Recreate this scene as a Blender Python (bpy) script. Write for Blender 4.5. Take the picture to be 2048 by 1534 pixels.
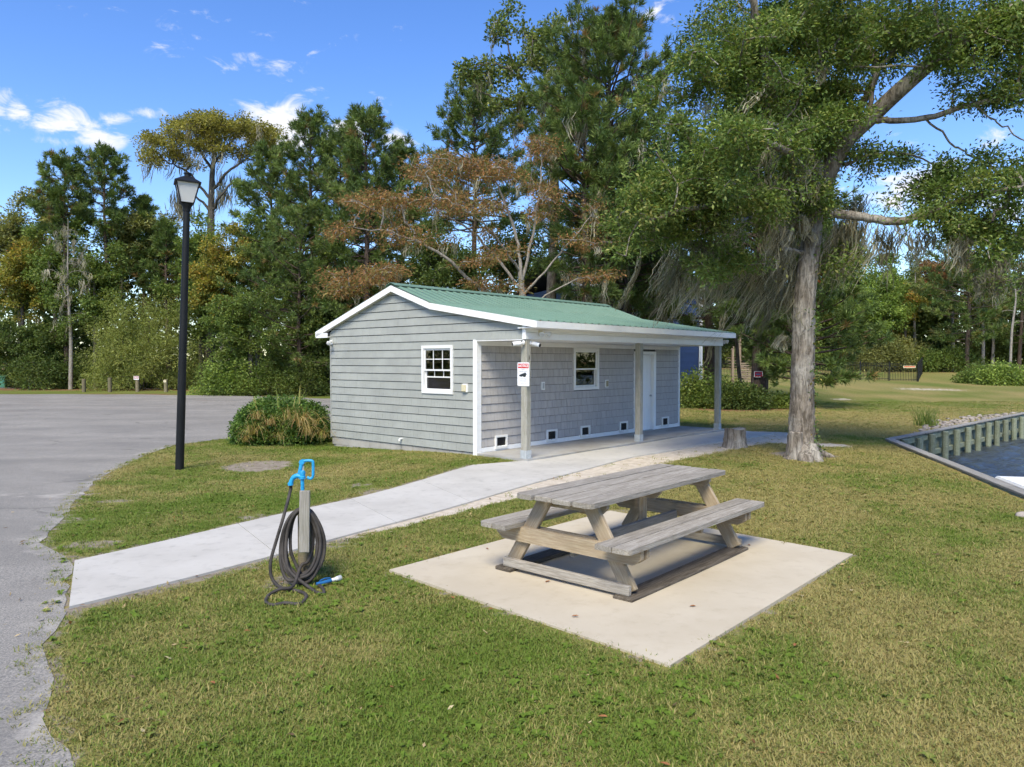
import bpy, bmesh, math, random
import numpy as np
from mathutils import Vector, Matrix, Euler
from mathutils.geometry import delaunay_2d_cdt

S = bpy.context.scene
for o in list(bpy.data.objects):
    bpy.data.objects.remove(o)
R = math.radians

# ---------------------------------------------------------------- camera
PITCH = R(1.75)
CAMZ = 2.0
cam_d = bpy.data.cameras.new('camera')
cam_d.sensor_width = 36.0
cam_d.lens = 1469.0 / 2048.0 * 36.0
cam_d.clip_end = 3000
cam = bpy.data.objects.new('camera', cam_d)
S.collection.objects.link(cam)
cam.location = (0, 0, CAMZ)
cam.rotation_euler = (R(90) - PITCH, 0, 0)
S.camera = cam

# ---------------------------------------------------------------- sun and sky
SUN_EL, SUN_AZ = R(51), math.atan2(-0.24, -0.97)      # azimuth from +Y towards +X
sdir = Vector((math.sin(SUN_AZ) * math.cos(SUN_EL), math.cos(SUN_AZ) * math.cos(SUN_EL), math.sin(SUN_EL)))
sun_d = bpy.data.lights.new('sun', 'SUN')
sun_d.energy = 2.6
sun_d.angle = R(26)
sun_d.color = (1.0, 0.915, 0.72)
sun = bpy.data.objects.new('sun', sun_d)
S.collection.objects.link(sun)
sun.rotation_euler = (-sdir).to_track_quat('-Z', 'Y').to_euler()
sun.location = sdir * 60

world = bpy.data.worlds.new('World')
S.world = world
world.use_nodes = True
wn = world.node_tree
wn.nodes.clear()
def N(nt, t, **kw):
    n = nt.nodes.new(t)
    for k, v in kw.items():
        setattr(n, k, v)
    return n
def setin(n, **kw):
    for k, v in kw.items():
        n.inputs[k.replace('_', ' ')].default_value = v
def math_n(nt, op, a, b=None, c=None, clamp=False):
    n = N(nt, 'ShaderNodeMath', operation=op, use_clamp=clamp)
    for i, x in enumerate((a, b, c)):
        if x is None: continue
        if isinstance(x, (int, float)): n.inputs[i].default_value = x
        else: nt.links.new(x, n.inputs[i])
    return n.outputs[0]
def vmath(nt, op, a, b=None):
    n = N(nt, 'ShaderNodeVectorMath', operation=op)
    for i, x in enumerate((a, b)):
        if x is None: continue
        if isinstance(x, tuple): n.inputs[i].default_value = x
        else: nt.links.new(x, n.inputs[i])
    return n
def maprange(nt, x, a, b, c=0.0, d=1.0, smooth=True):
    n = N(nt, 'ShaderNodeMapRange', interpolation_type='SMOOTHSTEP' if smooth else 'LINEAR')
    nt.links.new(x, n.inputs[0])
    for i, v in enumerate((a, b, c, d)):
        n.inputs[i + 1].default_value = v
    return n.outputs[0]
def mixc(nt, fac, a, b, blend='MIX'):
    n = N(nt, 'ShaderNodeMix', data_type='RGBA', blend_type=blend)
    for i, x in ((0, fac), (6, a), (7, b)):
        if isinstance(x, (int, float)): n.inputs[i].default_value = x
        elif isinstance(x, tuple): n.inputs[i].default_value = x if len(x) == 4 else (*x, 1)
        else: nt.links.new(x, n.inputs[i])
    return n.outputs[2]
def noise(nt, vec, scale, detail=4.0, rough=0.55, dist=0.0, fac=True):
    n = N(nt, 'ShaderNodeTexNoise')
    n.inputs['Scale'].default_value = scale
    n.inputs['Detail'].default_value = detail
    n.inputs['Roughness'].default_value = rough
    n.inputs['Distortion'].default_value = dist
    if vec is not None: nt.links.new(vec, n.inputs['Vector'])
    return n.outputs[0] if fac else n.outputs[1]
def mapping(nt, vec, scale=(1, 1, 1), loc=(0, 0, 0), rot=(0, 0, 0)):
    n = N(nt, 'ShaderNodeMapping')
    n.inputs['Scale'].default_value = scale
    n.inputs['Location'].default_value = loc
    n.inputs['Rotation'].default_value = rot
    nt.links.new(vec, n.inputs['Vector'])
    return n.outputs[0]

sky = N(wn, 'ShaderNodeTexSky', sky_type='NISHITA')
sky.sun_disc = False
sky.sun_elevation = SUN_EL
sky.sun_rotation = SUN_AZ
sky.altitude = 0
sky.air_density = 1.0
sky.dust_density = 0.35
sky.ozone_density = 2.2
hsv = N(wn, 'ShaderNodeHueSaturation')
hsv.inputs['Hue'].default_value = 0.513
hsv.inputs['Saturation'].default_value = 1.27
hsv.inputs['Value'].default_value = 1.0
wn.links.new(sky.outputs[0], hsv.inputs['Color'])
# small fair-weather clouds, scattered over the whole sky dome
tc = N(wn, 'ShaderNodeTexCoord')
sep = N(wn, 'ShaderNodeSeparateXYZ')
wn.links.new(tc.outputs['Generated'], sep.inputs[0])
az = math_n(wn, 'ARCTAN2', sep.outputs[0], sep.outputs[1])
el = math_n(wn, 'ARCSINE', sep.outputs[2])
comb = N(wn, 'ShaderNodeCombineXYZ')
wn.links.new(az, comb.inputs[0])
wn.links.new(math_n(wn, 'MULTIPLY', el, 2.0), comb.inputs[1])
cl_n = noise(wn, comb.outputs[0], 20.0, 8.0, 0.62, 0.5)
cl_big = noise(wn, mapping(wn, comb.outputs[0], (1, 1, 1), (3.1, 1.7, 0)), 2.6, 3.0, 0.5)
band = math_n(wn, 'MULTIPLY', maprange(wn, el, 0.09, 0.2), maprange(wn, el, 0.52, 0.30))
scatter = math_n(wn, 'MULTIPLY', band, maprange(wn, cl_big, 0.50, 0.66))
puffs = None
CLOUDS = (   # azimuth, elevation, half sizes (radians), weight
    (-0.612, 0.268, .020, .030, 1.1), (-0.588, 0.270, .018, .014, 1.0), (-0.548, 0.268, .032, .022, 1.05), (-0.508, 0.258, .034, .017, 1.2),
    (-0.545, 0.248, .030, .008, .8), (-0.49, 0.280, .028, .010, .8), (-0.455, 0.292, .034, .009, .8), (-0.306, 0.288, .045, .030, 1.7),
    (-0.217, 0.292, .035, .022, 1.25), (-0.158, 0.284, .026, .020, .95), (0.515, 0.203, .075, .030, 1.2), (0.586, 0.243, .05, .012, .7),
    (0.60, 0.19, .06, .03, 1.0), (0.075, 0.425, .045, .022, .6), (0.19, 0.43, .05, .022, .65))
for (a_, e_, ra, re_, w_) in CLOUDS:
    dx = math_n(wn, 'DIVIDE', math_n(wn, 'SUBTRACT', az, a_), ra)
    dy = math_n(wn, 'DIVIDE', math_n(wn, 'SUBTRACT', el, e_), re_)
    r2 = math_n(wn, 'ADD', math_n(wn, 'MULTIPLY', dx, dx), math_n(wn, 'MULTIPLY', dy, dy))
    g = math_n(wn, 'MULTIPLY', math_n(wn, 'EXPONENT', math_n(wn, 'MULTIPLY', r2, -1.0)), w_)
    puffs = g if puffs is None else math_n(wn, 'MAXIMUM', puffs, g)
dens = math_n(wn, 'MAXIMUM', puffs, math_n(wn, 'MULTIPLY', scatter, 0.45))
cmask = maprange(wn, math_n(wn, 'ADD', math_n(wn, 'MULTIPLY', dens, 0.72), math_n(wn, 'MULTIPLY', math_n(wn, 'SUBTRACT', cl_n, 0.5), 2.0)), 0.33, 0.85)
bg1 = N(wn, 'ShaderNodeBackground')
bg1.inputs['Strength'].default_value = 0.120
wn.links.new(mixc(wn, math_n(wn, 'MULTIPLY', cmask, 0.93), hsv.outputs[0], (4.3, 4.3, 4.4)), bg1.inputs['Color'])
wo = N(wn, 'ShaderNodeOutputWorld')
wn.links.new(bg1.outputs[0], wo.inputs[0])

world.cycles.sampling_method = 'MANUAL'
world.cycles.sample_map_resolution = 512

vs = S.view_settings
vs.view_transform = 'Standard'
vs.look = 'None'
vs.exposure = 1.06
vs.gamma = 1.0
vs.use_curve_mapping = False
S.cycles.use_adaptive_sampling = True
S.cycles.adaptive_threshold = 0.04
S.cycles.max_bounces = 7
S.cycles.diffuse_bounces = 4
S.cycles.glossy_bounces = 3
S.cycles.transmission_bounces = 4
S.cycles.transparent_max_bounces = 8
S.cycles.use_denoising = True
S.cycles.sample_clamp_indirect = 6.0

# ---------------------------------------------------------------- helpers
rng = np.random.default_rng(7)
random.seed(7)
COL = S.collection
F_, CX, CY = 1469.0, 1024.0, 767.0
def ray(px, py):
    d = np.array([(px - CX) / F_, 1.0, -(py - CY) / F_])
    c, s = math.cos(PITCH), math.sin(PITCH)
    return np.array([d[0], d[1] * c + d[2] * s, -d[1] * s + d[2] * c])
def at(px, py, D):
    """world point at ground distance D (metres along +Y) in the direction seen at px, py"""
    r = ray(px, py)
    return np.array([0, 0, CAMZ]) + r * (D / r[1])
def sst(x, a, b):
    t = np.clip((np.asarray(x, float) - a) / (b - a), 0, 1)
    return t * t * (3 - 2 * t)
def g(x, y):
    """height of the terrain"""
    x = np.asarray(x, float); y = np.asarray(y, float)
    side = -0.13 + 0.18 * sst(x, -4.6, -0.9)
    side = side - 0.05 * sst(x, 5.0, 8.5)
    z = side * sst(y, 9.0, 14.5)
    z = z + (0.48 * sst(y, 32, 58) * (1 - 0.6 * sst(x, 22, 38)) + 0.75 * sst(y, 57, 76)) * sst(x, 2, 14)
    z = z + 0.012 * np.sin(x * 1.3 + 0.6) * np.sin(y * 1.1 + 2.0) * sst(y, 3, 5)
    return z
_NT = np.random.default_rng(99).random((256, 256))
def vnoise(x, y):
    xi, yi = np.floor(x).astype(int), np.floor(y).astype(int)
    fx, fy = x - xi, y - yi
    fx, fy = fx * fx * (3 - 2 * fx), fy * fy * (3 - 2 * fy)
    T = lambda a, b: _NT[a & 255, b & 255]
    return (T(xi, yi) * (1 - fx) + T(xi + 1, yi) * fx) * (1 - fy) + (T(xi, yi + 1) * (1 - fx) + T(xi + 1, yi + 1) * fx) * fy
def fbm(x, y, s, o=4, r=0.55):
    v = 0; a = 1; t = 0
    for i in range(o):
        v = v + a * vnoise(x * s + 17.3 * i, y * s - 9.1 * i); t += a; a *= r; s *= 2.03
    return v / t
def dryness(x, y):
    """0 green ... 1 straw: how dry the lawn is at a place"""
    t = 0.62 * fbm(x, y, 0.33, 5) + 0.38 * fbm(x + 40, y, 1.6, 4)
    t = t + 0.025 + 0.155 * sst(x, -0.5, 4.5) + 0.04 * sst(y, 7, 13) - 0.13 * sst(y, 16, 34) - 0.05 * np.exp(-((x + 0.3) ** 2 + (y - 7.5) ** 2) / 6)
    return sst(t, 0.38, 0.80)
def gp(px, py, dz=0.0):
    z = 0.0
    for _ in range(8):
        r = ray(px, py); t = (z + dz - CAMZ) / r[2]
        p = np.array([0, 0, CAMZ]) + t * r
        z = float(g(p[0], p[1]))
    return p

def tag(o, label=None, cat=None, group=None, kind=None):
    if label: o['label'] = label
    if cat: o['category'] = cat
    if group: o['group'] = group
    if kind: o['kind'] = kind
    return o
def empty(name, loc=(0, 0, 0), rz=0.0, label=None, cat=None, group=None, kind=None):
    o = bpy.data.objects.new(name, None)
    o.empty_display_size = 0.2
    COL.objects.link(o)
    o.location = loc
    o.rotation_euler = (0, 0, rz)
    return tag(o, label, cat, group, kind)
def link(name, me, mat=None, parent=None, loc=None, rot=None):
    o = bpy.data.objects.new(name, me)
    COL.objects.link(o)
    if mat is not None and len(me.materials) == 0: me.materials.append(mat)
    if parent is not None: o.parent = parent
    if loc is not None: o.location = loc
    if rot is not None: o.rotation_euler = rot
    return o
def npmesh(name, V, Fq, mat=None, cols=None, smooth=False):
    """mesh from numpy arrays; Fq is (n,k) with one k"""
    me = bpy.data.meshes.new(name)
    V = np.asarray(V, np.float32); Fq = np.asarray(Fq, np.int32)
    me.vertices.add(len(V)); me.vertices.foreach_set('co', V.ravel())
    n, k = Fq.shape
    me.loops.add(n * k); me.loops.foreach_set('vertex_index', Fq.ravel())
    me.polygons.add(n); me.polygons.foreach_set('loop_start', np.arange(0, n * k, k, dtype=np.int32))
    if smooth: me.polygons.foreach_set('use_smooth', np.ones(n, bool))
    if cols is not None:
        c = np.asarray(cols, np.float32)
        if c.shape[1] == 3: c = np.hstack([c, np.ones((len(c), 1), np.float32)])
        a = me.attributes.new('col', 'FLOAT_COLOR', 'POINT')
        a.data.foreach_set('color', c.ravel())
    me.update(calc_edges=True)
    if mat is not None: me.materials.append(mat)
    return me

class MB:
    """collects simple solids of ONE part"""
    def __init__(s): s.v = []; s.f = []
    def add(s, vs, fs):
        b = len(s.v); s.v += [tuple(map(float, p)) for p in vs]; s.f += [tuple(b + i for i in f) for f in fs]; return s
    def box(s, x0, x1, y0, y1, z0, z1, ch=0.0):
        if ch <= 0:
            return s.add([(x0, y0, z0), (x1, y0, z0), (x1, y1, z0), (x0, y1, z0), (x0, y0, z1), (x1, y0, z1), (x1, y1, z1), (x0, y1, z1)],
                         [(3, 2, 1, 0), (4, 5, 6, 7), (0, 1, 5, 4), (1, 2, 6, 5), (2, 3, 7, 6), (3, 0, 4, 7)])
        bm = bmesh.new()
        vv = [bm.verts.new(p) for p in [(x0, y0, z0), (x1, y0, z0), (x1, y1, z0), (x0, y1, z0), (x0, y0, z1), (x1, y0, z1), (x1, y1, z1), (x0, y1, z1)]]
        for f in [(3, 2, 1, 0), (4, 5, 6, 7), (0, 1, 5, 4), (1, 2, 6, 5), (2, 3, 7, 6), (3, 0, 4, 7)]: bm.faces.new([vv[i] for i in f])
        bmesh.ops.bevel(bm, geom=bm.edges[:], offset=ch, segments=1, affect='EDGES')
        bm.verts.index_update()
        s.add([v.co for v in bm.verts], [[v.index for v in f.verts] for f in bm.faces]); bm.free(); return s
    def prism(s, poly, axis, a, b):
        """poly: 2-D points; extruded from a to b along axis ('x': poly is (y,z), 'y': (x,z), 'z': (x,y))"""
        n = len(poly)
        mk = {'x': lambda p, t: (t, p[0], p[1]), 'y': lambda p, t: (p[0], t, p[1]), 'z': lambda p, t: (p[0], p[1], t)}[axis]
        return s.add([mk(p, a) for p in poly] + [mk(p, b) for p in poly],
                     [tuple(range(n))[::-1], tuple(range(n, 2 * n))] + [(i, (i + 1) % n, n + (i + 1) % n, n + i) for i in range(n)])
    def tube(s, pts, rad, k=8, caps=True):
        V, Fq = tube(np.array(pts, float), np.array(rad, float) if np.ndim(rad) else np.full(len(pts), rad), k)
        b = len(V); fs = [tuple(f) for f in Fq]
        if caps: fs += [tuple(range(k))[::-1], tuple(range(b - k, b))]
        return s.add(V, fs)
    def lathe(s, prof, k=16, c=(0, 0)):
        pts = [(c[0], c[1], z) for r, z in prof]
        V = []; n = len(prof)
        for r, z in prof:
            for i in range(k):
                a = 2 * math.pi * i / k
                V.append((c[0] + r * math.cos(a), c[1] + r * math.sin(a), z))
        fs = [(j * k + i, j * k + (i + 1) % k, (j + 1) * k + (i + 1) % k, (j + 1) * k + i) for j in range(n - 1) for i in range(k)]
        fs += [tuple(range(k))[::-1], tuple(range((n - 1) * k, n * k))]
        return s.add(V, fs)
    def build(s, name, mat, parent=None, smooth=False, loc=None, rot=None, fix=True):
        me = bpy.data.meshes.new(name)
        me.from_pydata(s.v, [], s.f)
        if fix:
            bm = bmesh.new(); bm.from_mesh(me); bmesh.ops.recalc_face_normals(bm, faces=bm.faces[:]); bm.to_mesh(me); bm.free()
        if smooth:
            me.polygons.foreach_set('use_smooth', np.ones(len(me.polygons), bool))
            me.set_sharp_from_angle(angle=R(38))
        return link(name, me, mat, parent, loc, rot)

def frames(P):
    T = np.gradient(P, axis=0)
    T /= np.linalg.norm(T, axis=1)[:, None] + 1e-9
    ref = np.array([0.0, 0, 1]) if abs(T[0][2]) < 0.9 else np.array([1.0, 0, 0])
    A = []
    a = np.cross(T[0], ref); a /= np.linalg.norm(a)
    for t in T:
        a = a - t * np.dot(a, t); a /= np.linalg.norm(a) + 1e-9
        A.append(a)
    A = np.array(A); return A, np.cross(T, A)
def tube(P, r, k=6):
    A, B = frames(P)
    th = np.arange(k) * 2 * math.pi / k
    V = P[:, None, :] + r[:, None, None] * (np.cos(th)[None, :, None] * A[:, None, :] + np.sin(th)[None, :, None] * B[:, None, :])
    n = len(P)
    i = np.arange(n - 1)[:, None] * k; j = np.arange(k)[None, :]; j2 = (j + 1) % k
    Fq = np.stack([i + j, i + j2, i + k + j2, i + k + j], -1).reshape(-1, 4)
    return V.reshape(-1, 3), Fq
class NB:
    """collects numpy quads of ONE part"""
    def __init__(s): s.V = []; s.F = []; s.C = []; s.n = 0
    def add(s, V, Fq, C=None):
        s.V.append(V); s.F.append(Fq + s.n); s.n += len(V)
        if C is not None: s.C.append(C)
    def mesh(s, name, mat, smooth=False):
        return npmesh(name, np.vstack(s.V), np.vstack(s.F), mat, np.vstack(s.C) if s.C else None, smooth)
def smooth_path(pts, n=8):
    """Catmull-Rom through the points"""
    P = np.array(pts, float)
    Q = np.vstack([2 * P[0] - P[1], P, 2 * P[-1] - P[-2]])
    out = []
    for i in range(1, len(Q) - 2):
        t = np.linspace(0, 1, n, endpoint=False)[:, None]
        a, b, c, d = Q[i - 1], Q[i], Q[i + 1], Q[i + 2]
        out.append(0.5 * (2 * b + (c - a) * t + (2 * a - 5 * b + 4 * c - d) * t ** 2 + (3 * b - a - 3 * c + d) * t ** 3))
    return np.vstack(out + [P[-1:]])

# ---------------------------------------------------------------- materials
def newmat(name):
    m = bpy.data.materials.new(name); m.use_nodes = True
    nt = m.node_tree; nt.nodes.clear()
    p = N(nt, 'ShaderNodeBsdfPrincipled'); o = N(nt, 'ShaderNodeOutputMaterial')
    nt.links.new(p.outputs[0], o.inputs[0])
    return m, nt, p
def setp(nt, p, col=None, rough=None, spec=None, metal=None, bump=None, bstr=0.3, bdist=0.01):
    for key, x in (('Base Color', col), ('Roughness', rough), ('Specular IOR Level', spec), ('Metallic', metal)):
        if x is None: continue
        if isinstance(x, (int, float)): p.inputs[key].default_value = x
        elif isinstance(x, tuple): p.inputs[key].default_value = (*x[:3], 1)
        else: nt.links.new(x, p.inputs[key])
    if bump is not None:
        b = N(nt, 'ShaderNodeBump'); b.inputs['Strength'].default_value = bstr; b.inputs['Distance'].default_value = bdist
        nt.links.new(bump, b.inputs['Height']); nt.links.new(b.outputs[0], p.inputs['Normal'])
def objco(nt, rnd=True):
    t = N(nt, 'ShaderNodeTexCoord').outputs['Object']
    if not rnd: return t
    oi = N(nt, 'ShaderNodeObjectInfo')
    c = N(nt, 'ShaderNodeCombineXYZ')
    for i in range(3): nt.links.new(math_n(nt, 'MULTIPLY', oi.outputs['Random'], (37.0, 53.0, 71.0)[i]), c.inputs[i])
    return vmath(nt, 'ADD', t, c.outputs[0]).outputs[0]
def worldpos(nt): return N(nt, 'ShaderNodeNewGeometry').outputs['Position']
def objrand(nt): return N(nt, 'ShaderNodeObjectInfo').outputs['Random']

def paint(name, col, rough=0.5, var=0.12, scale=3.0, spec=0.3, bstr=0.12, fine=60.0, dirt=None, rnd=0.0):
    """painted or plastic surface with light wear"""
    m, nt, p = newmat(name)
    v = objco(nt)
    n1 = noise(nt, v, scale, 5, 0.6)
    c = mixc(nt, maprange(nt, n1, 0.3, 0.7), tuple(x * (1 - var) for x in col), tuple(min(1, x * (1 + var)) for x in col))
    if dirt:
        n2 = noise(nt, mapping(nt, v, (6, 6, 0.8)), 1.5, 6, 0.65)
        c = mixc(nt, math_n(nt, 'MULTIPLY', maprange(nt, n2, 0.52, 0.78), dirt[1]), c, dirt[0])
    if rnd:
        r = math_n(nt, 'ADD', math_n(nt, 'MULTIPLY', objrand(nt), 2 * rnd), 1 - rnd)
        cr = N(nt, 'ShaderNodeCombineColor')
        for i in range(3): nt.links.new(r, cr.inputs[i])
        c = mixc(nt, 1.0, c, cr.outputs[0], 'MULTIPLY')
    setp(nt, p, c, math_n(nt, 'ADD', math_n(nt, 'MULTIPLY', n1, 0.2), rough - 0.1), spec, bump=noise(nt, v, fine, 3, 0.6), bstr=bstr, bdist=0.004)
    return m
def wood(name, a, b, streak, rough=0.85, green=0.0, endg=None):
    """weathered timber, grain along the piece's own X"""
    m, nt, p = newmat(name)
    v = objco(nt)
    gr = noise(nt, mapping(nt, v, (1.2, 22, 22)), 3.0, 6, 0.65, 1.2)
    fine = noise(nt, mapping(nt, v, (4, 130, 130)), 2.0, 3, 0.6)
    big = noise(nt, mapping(nt, v, (0.9, 3, 3)), 1.7, 4, 0.6)
    c = mixc(nt, maprange(nt, gr, 0.33, 0.68), a, b)
    c = mixc(nt, math_n(nt, 'MULTIPLY', maprange(nt, fine, 0.55, 0.8), 0.55), c, streak)
    c = mixc(nt, math_n(nt, 'MULTIPLY', maprange(nt, big, 0.5, 0.75), 0.4), c, tuple(x * 0.72 for x in a))
    kn = N(nt, 'ShaderNodeTexVoronoi'); kn.inputs['Scale'].default_value = 1.0
    nt.links.new(mapping(nt, v, (1.1, 4.2, 4.2)), kn.inputs['Vector'])
    c = mixc(nt, maprange(nt, kn.outputs['Distance'], 0.075, 0.035), c, tuple(x * 0.45 for x in streak))
    if green:
        gn = noise(nt, mapping(nt, v, (2.2, 6, 6)), 1.3, 5, 0.6)
        c = mixc(nt, math_n(nt, 'MULTIPLY', maprange(nt, gn, 0.45, 0.7), green), c, (0.10, 0.13, 0.055))
    r = math_n(nt, 'ADD', math_n(nt, 'MULTIPLY', objrand(nt), 0.3), 0.85)
    cr = N(nt, 'ShaderNodeCombineColor')
    for i in range(3): nt.links.new(r, cr.inputs[i])
    c = mixc(nt, 1.0, c, cr.outputs[0], 'MULTIPLY')
    setp(nt, p, c, rough, 0.2, bump=math_n(nt, 'ADD', gr, math_n(nt, 'MULTIPLY', fine, 0.6)), bstr=0.5, bdist=0.004)
    return m
def concrete(name, a, b, spot=(0.2, 0.19, 0.17), sc=1.0):
    m, nt, p = newmat(name)
    v = worldpos(nt)
    n1 = noise(nt, v, 0.9 * sc, 6, 0.6)
    n2 = noise(nt, v, 7 * sc, 6, 0.65)
    n3 = noise(nt, v, 90, 3, 0.6)
    c = mixc(nt, maprange(nt, n1, 0.3, 0.7), a, b)
    c = mixc(nt, math_n(nt, 'MULTIPLY', maprange(nt, n2, 0.50, 0.78), 0.34), c, spot)
    c = mixc(nt, math_n(nt, 'MULTIPLY', maprange(nt, n3, 0.6, 0.85), 0.18), c, tuple(x * 0.6 for x in a))
    setp(nt, p, c, 0.9, 0.15, bump=math_n(nt, 'ADD', n3, math_n(nt, 'MULTIPLY', n2, 0.6)), bstr=0.25, bdist=0.004)
    return m
def leafmat(name, trans=0.35, rough=0.55, spec=0.25):
    m = bpy.data.materials.new(name); m.use_nodes = True
    nt = m.node_tree; nt.nodes.clear()
    a = N(nt, 'ShaderNodeAttribute', attribute_name='col')
    p = N(nt, 'ShaderNodeBsdfPrincipled'); p.inputs['Roughness'].default_value = rough; p.inputs['Specular IOR Level'].default_value = spec
    t = N(nt, 'ShaderNodeBsdfTranslucent')
    mx = N(nt, 'ShaderNodeMixShader'); mx.inputs[0].default_value = trans
    o = N(nt, 'ShaderNodeOutputMaterial')
    nt.links.new(a.outputs['Color'], p.inputs['Base Color'])
    nt.links.new(mixc(nt, 1.0, a.outputs['Color'], (1.25, 1.3, 0.75, 1), 'MULTIPLY'), t.inputs['Color'])
    nt.links.new(p.outputs[0], mx.inputs[1]); nt.links.new(t.outputs[0], mx.inputs[2]); nt.links.new(mx.outputs[0], o.inputs[0])
    return m
def bark(name, a, b, lichen=None, sc=1.0):
    m, nt, p = newmat(name)
    v = N(nt, 'ShaderNodeTexCoord').outputs['Object']
    n1 = noise(nt, mapping(nt, v, (9 * sc, 9 * sc, 1.6 * sc)), 2.2, 7, 0.68, 0.8)
    n2 = noise(nt, v, 1.3, 5, 0.6)
    c = mixc(nt, maprange(nt, n1, 0.35, 0.65), a, b)
    if lichen:
        c = mixc(nt, math_n(nt, 'MULTIPLY', maprange(nt, n2, 0.42, 0.62), 0.75), c, mixc(nt, maprange(nt, n1, 0.38, 0.6), tuple(x * 0.45 for x in lichen), lichen))
    setp(nt, p, c, 0.92, 0.1, bump=n1, bstr=0.9, bdist=0.03)
    return m

M = {}
M['siding'] = paint('grey_siding', (0.34, 0.352, 0.325), 0.6, 0.09, 1.4, 0.25, 0.5, 45, ((0.2, 0.2, 0.185), 0.16))
M['shingle'] = paint('grey_shingle', (0.42, 0.40, 0.385), 0.65, 0.06, 2.2, 0.22, 0.5, 40, ((0.2, 0.19, 0.18), 0.15), rnd=0.05)
M['wallcore'] = paint('wall_core', (0.06, 0.06, 0.06), 0.8, 0.1, 2)
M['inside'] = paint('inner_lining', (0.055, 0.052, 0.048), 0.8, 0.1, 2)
M['white'] = paint('white_trim', (0.84, 0.84, 0.83), 0.45, 0.03, 2.0, 0.35, 0.06, 30, ((0.48, 0.47, 0.43), 0.22))
M['whiteplastic'] = paint('white_plastic', (0.76, 0.76, 0.74), 0.4, 0.03, 3)
M['cream'] = paint('cream_plastic', (0.62, 0.56, 0.38), 0.5, 0.06, 6)
M['tan'] = paint('tan_cover', (0.36, 0.30, 0.18), 0.5, 0.06, 6)
M['black'] = paint('black_metal', (0.010, 0.011, 0.012), 0.5, 0.2, 2.0, 0.25, 0.1, 80)
M['dark'] = paint('dark_grille', (0.012, 0.012, 0.013), 0.6, 0.2, 5)
M['fence'] = paint('fence_black', (0.012, 0.013, 0.013), 0.45, 0.2, 2)
M['galv'] = paint('galvanised', (0.42, 0.45, 0.46), 0.45, 0.15, 8, 0.4)
M['red'] = paint('sign_red', (0.62, 0.03, 0.03), 0.45, 0.06, 8)
M['maroon'] = paint('sign_maroon', (0.30, 0.02, 0.05), 0.5, 0.06, 8)
M['signwhite'] = paint('sign_white', (0.80, 0.80, 0.80), 0.4, 0.02, 8)
M['ink'] = paint('sign_ink', (0.03, 0.035, 0.04), 0.5, 0.1, 8)
M['greyink'] = paint('sign_grey_ink', (0.30, 0.31, 0.36), 0.5, 0.1, 8)
M['blue'] = paint('hydrant_blue', (0.018, 0.31, 0.62), 0.45, 0.1, 14, 0.5, 0.2, 60, ((0.02, 0.2, 0.4), 0.3))
M['navy'] = paint('nozzle_blue', (0.02, 0.12, 0.30), 0.35, 0.1, 10, 0.4)
M['hose'] = paint('hose_rubber', (0.050, 0.044, 0.040), 0.7, 0.35, 9, 0.35, 0.25, 70, ((0.12, 0.105, 0.09), 0.5))
M['silver'] = paint('lamp_reflector', (0.70, 0.71, 0.72), 0.25, 0.06, 9, 0.6)
M['utility'] = paint('utility_green', (0.10, 0.30, 0.20), 0.5, 0.1, 3)
M['bluewall'] = paint('house_blue', (0.05, 0.085, 0.19), 0.6, 0.1, 1.0, 0.25, 0.2, 30, rnd=0.08)
M['shade'] = paint('roof_shingle_grey', (0.10, 0.10, 0.105), 0.85, 0.2, 3, 0.2, 0.6, 20)
M['panereflect'] = paint('pane_reflection_grey', (0.34, 0.37, 0.39), 0.6, 0.06, 3)  # pale grey imitating a sky reflection in the porch window
M['orange'] = paint('orange_plastic', (0.60, 0.09, 0.03), 0.45, 0.05, 5)
M['stone'] = concrete('stone', (0.30, 0.265, 0.235), (0.44, 0.385, 0.34), sc=3)
M['table'] = wood('table_weathered', (0.215, 0.19, 0.155), (0.40, 0.37, 0.32), (0.095, 0.078, 0.058))
M['tleg'] = wood('table_leg_wood', (0.295, 0.225, 0.145), (0.43, 0.355, 0.25), (0.17, 0.105, 0.055), 0.8, 0.10)
M['skid'] = wood('table_skid_wood', (0.060, 0.048, 0.036), (0.15, 0.128, 0.10), (0.03, 0.024, 0.018))
M['post'] = wood('porch_post_wood', (0.29, 0.275, 0.225), (0.42, 0.405, 0.35), (0.15, 0.125, 0.09), 0.85, 0.22)
M['pile'] = wood('pile_wood', (0.16, 0.135, 0.085), (0.26, 0.22, 0.15), (0.07, 0.055, 0.035), 0.9, 0.5)
M['plank'] = wood('grey_plank', (0.22, 0.205, 0.175), (0.33, 0.31, 0.275), (0.11, 0.10, 0.085), 0.85, 0.1)
M['deck'] = wood('deck_wood', (0.24, 0.18, 0.13), (0.34, 0.27, 0.2), (0.12, 0.09, 0.06))
M['bulk'] = wood('bulkhead_treated', (0.15, 0.175, 0.125), (0.27, 0.295, 0.225), (0.07, 0.075, 0.05), 0.85, 0.3)
M['bulkcap'] = wood('bulkhead_cap', (0.215, 0.205, 0.185), (0.33, 0.32, 0.295), (0.12, 0.11, 0.095))
M['walk'] = concrete('sidewalk_concrete', (0.435, 0.415, 0.375), (0.515, 0.495, 0.452))
M['porchslab'] = concrete('porch_concrete', (0.30, 0.285, 0.255), (0.42, 0.415, 0.40), (0.22, 0.17, 0.11))
M['pad'] = concrete('pad_concrete', (0.455, 0.395, 0.295), (0.525, 0.465, 0.36), (0.34, 0.28, 0.20))
M['block'] = concrete('foundation_block', (0.34, 0.325, 0.295), (0.44, 0.42, 0.385), sc=2)
M['leaf'] = leafmat('leaf')
M['needle'] = leafmat('pine_needle', 0.2, 0.5, 0.3)
M['moss'] = leafmat('spanish_moss', 0.25, 0.9, 0.05)
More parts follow.
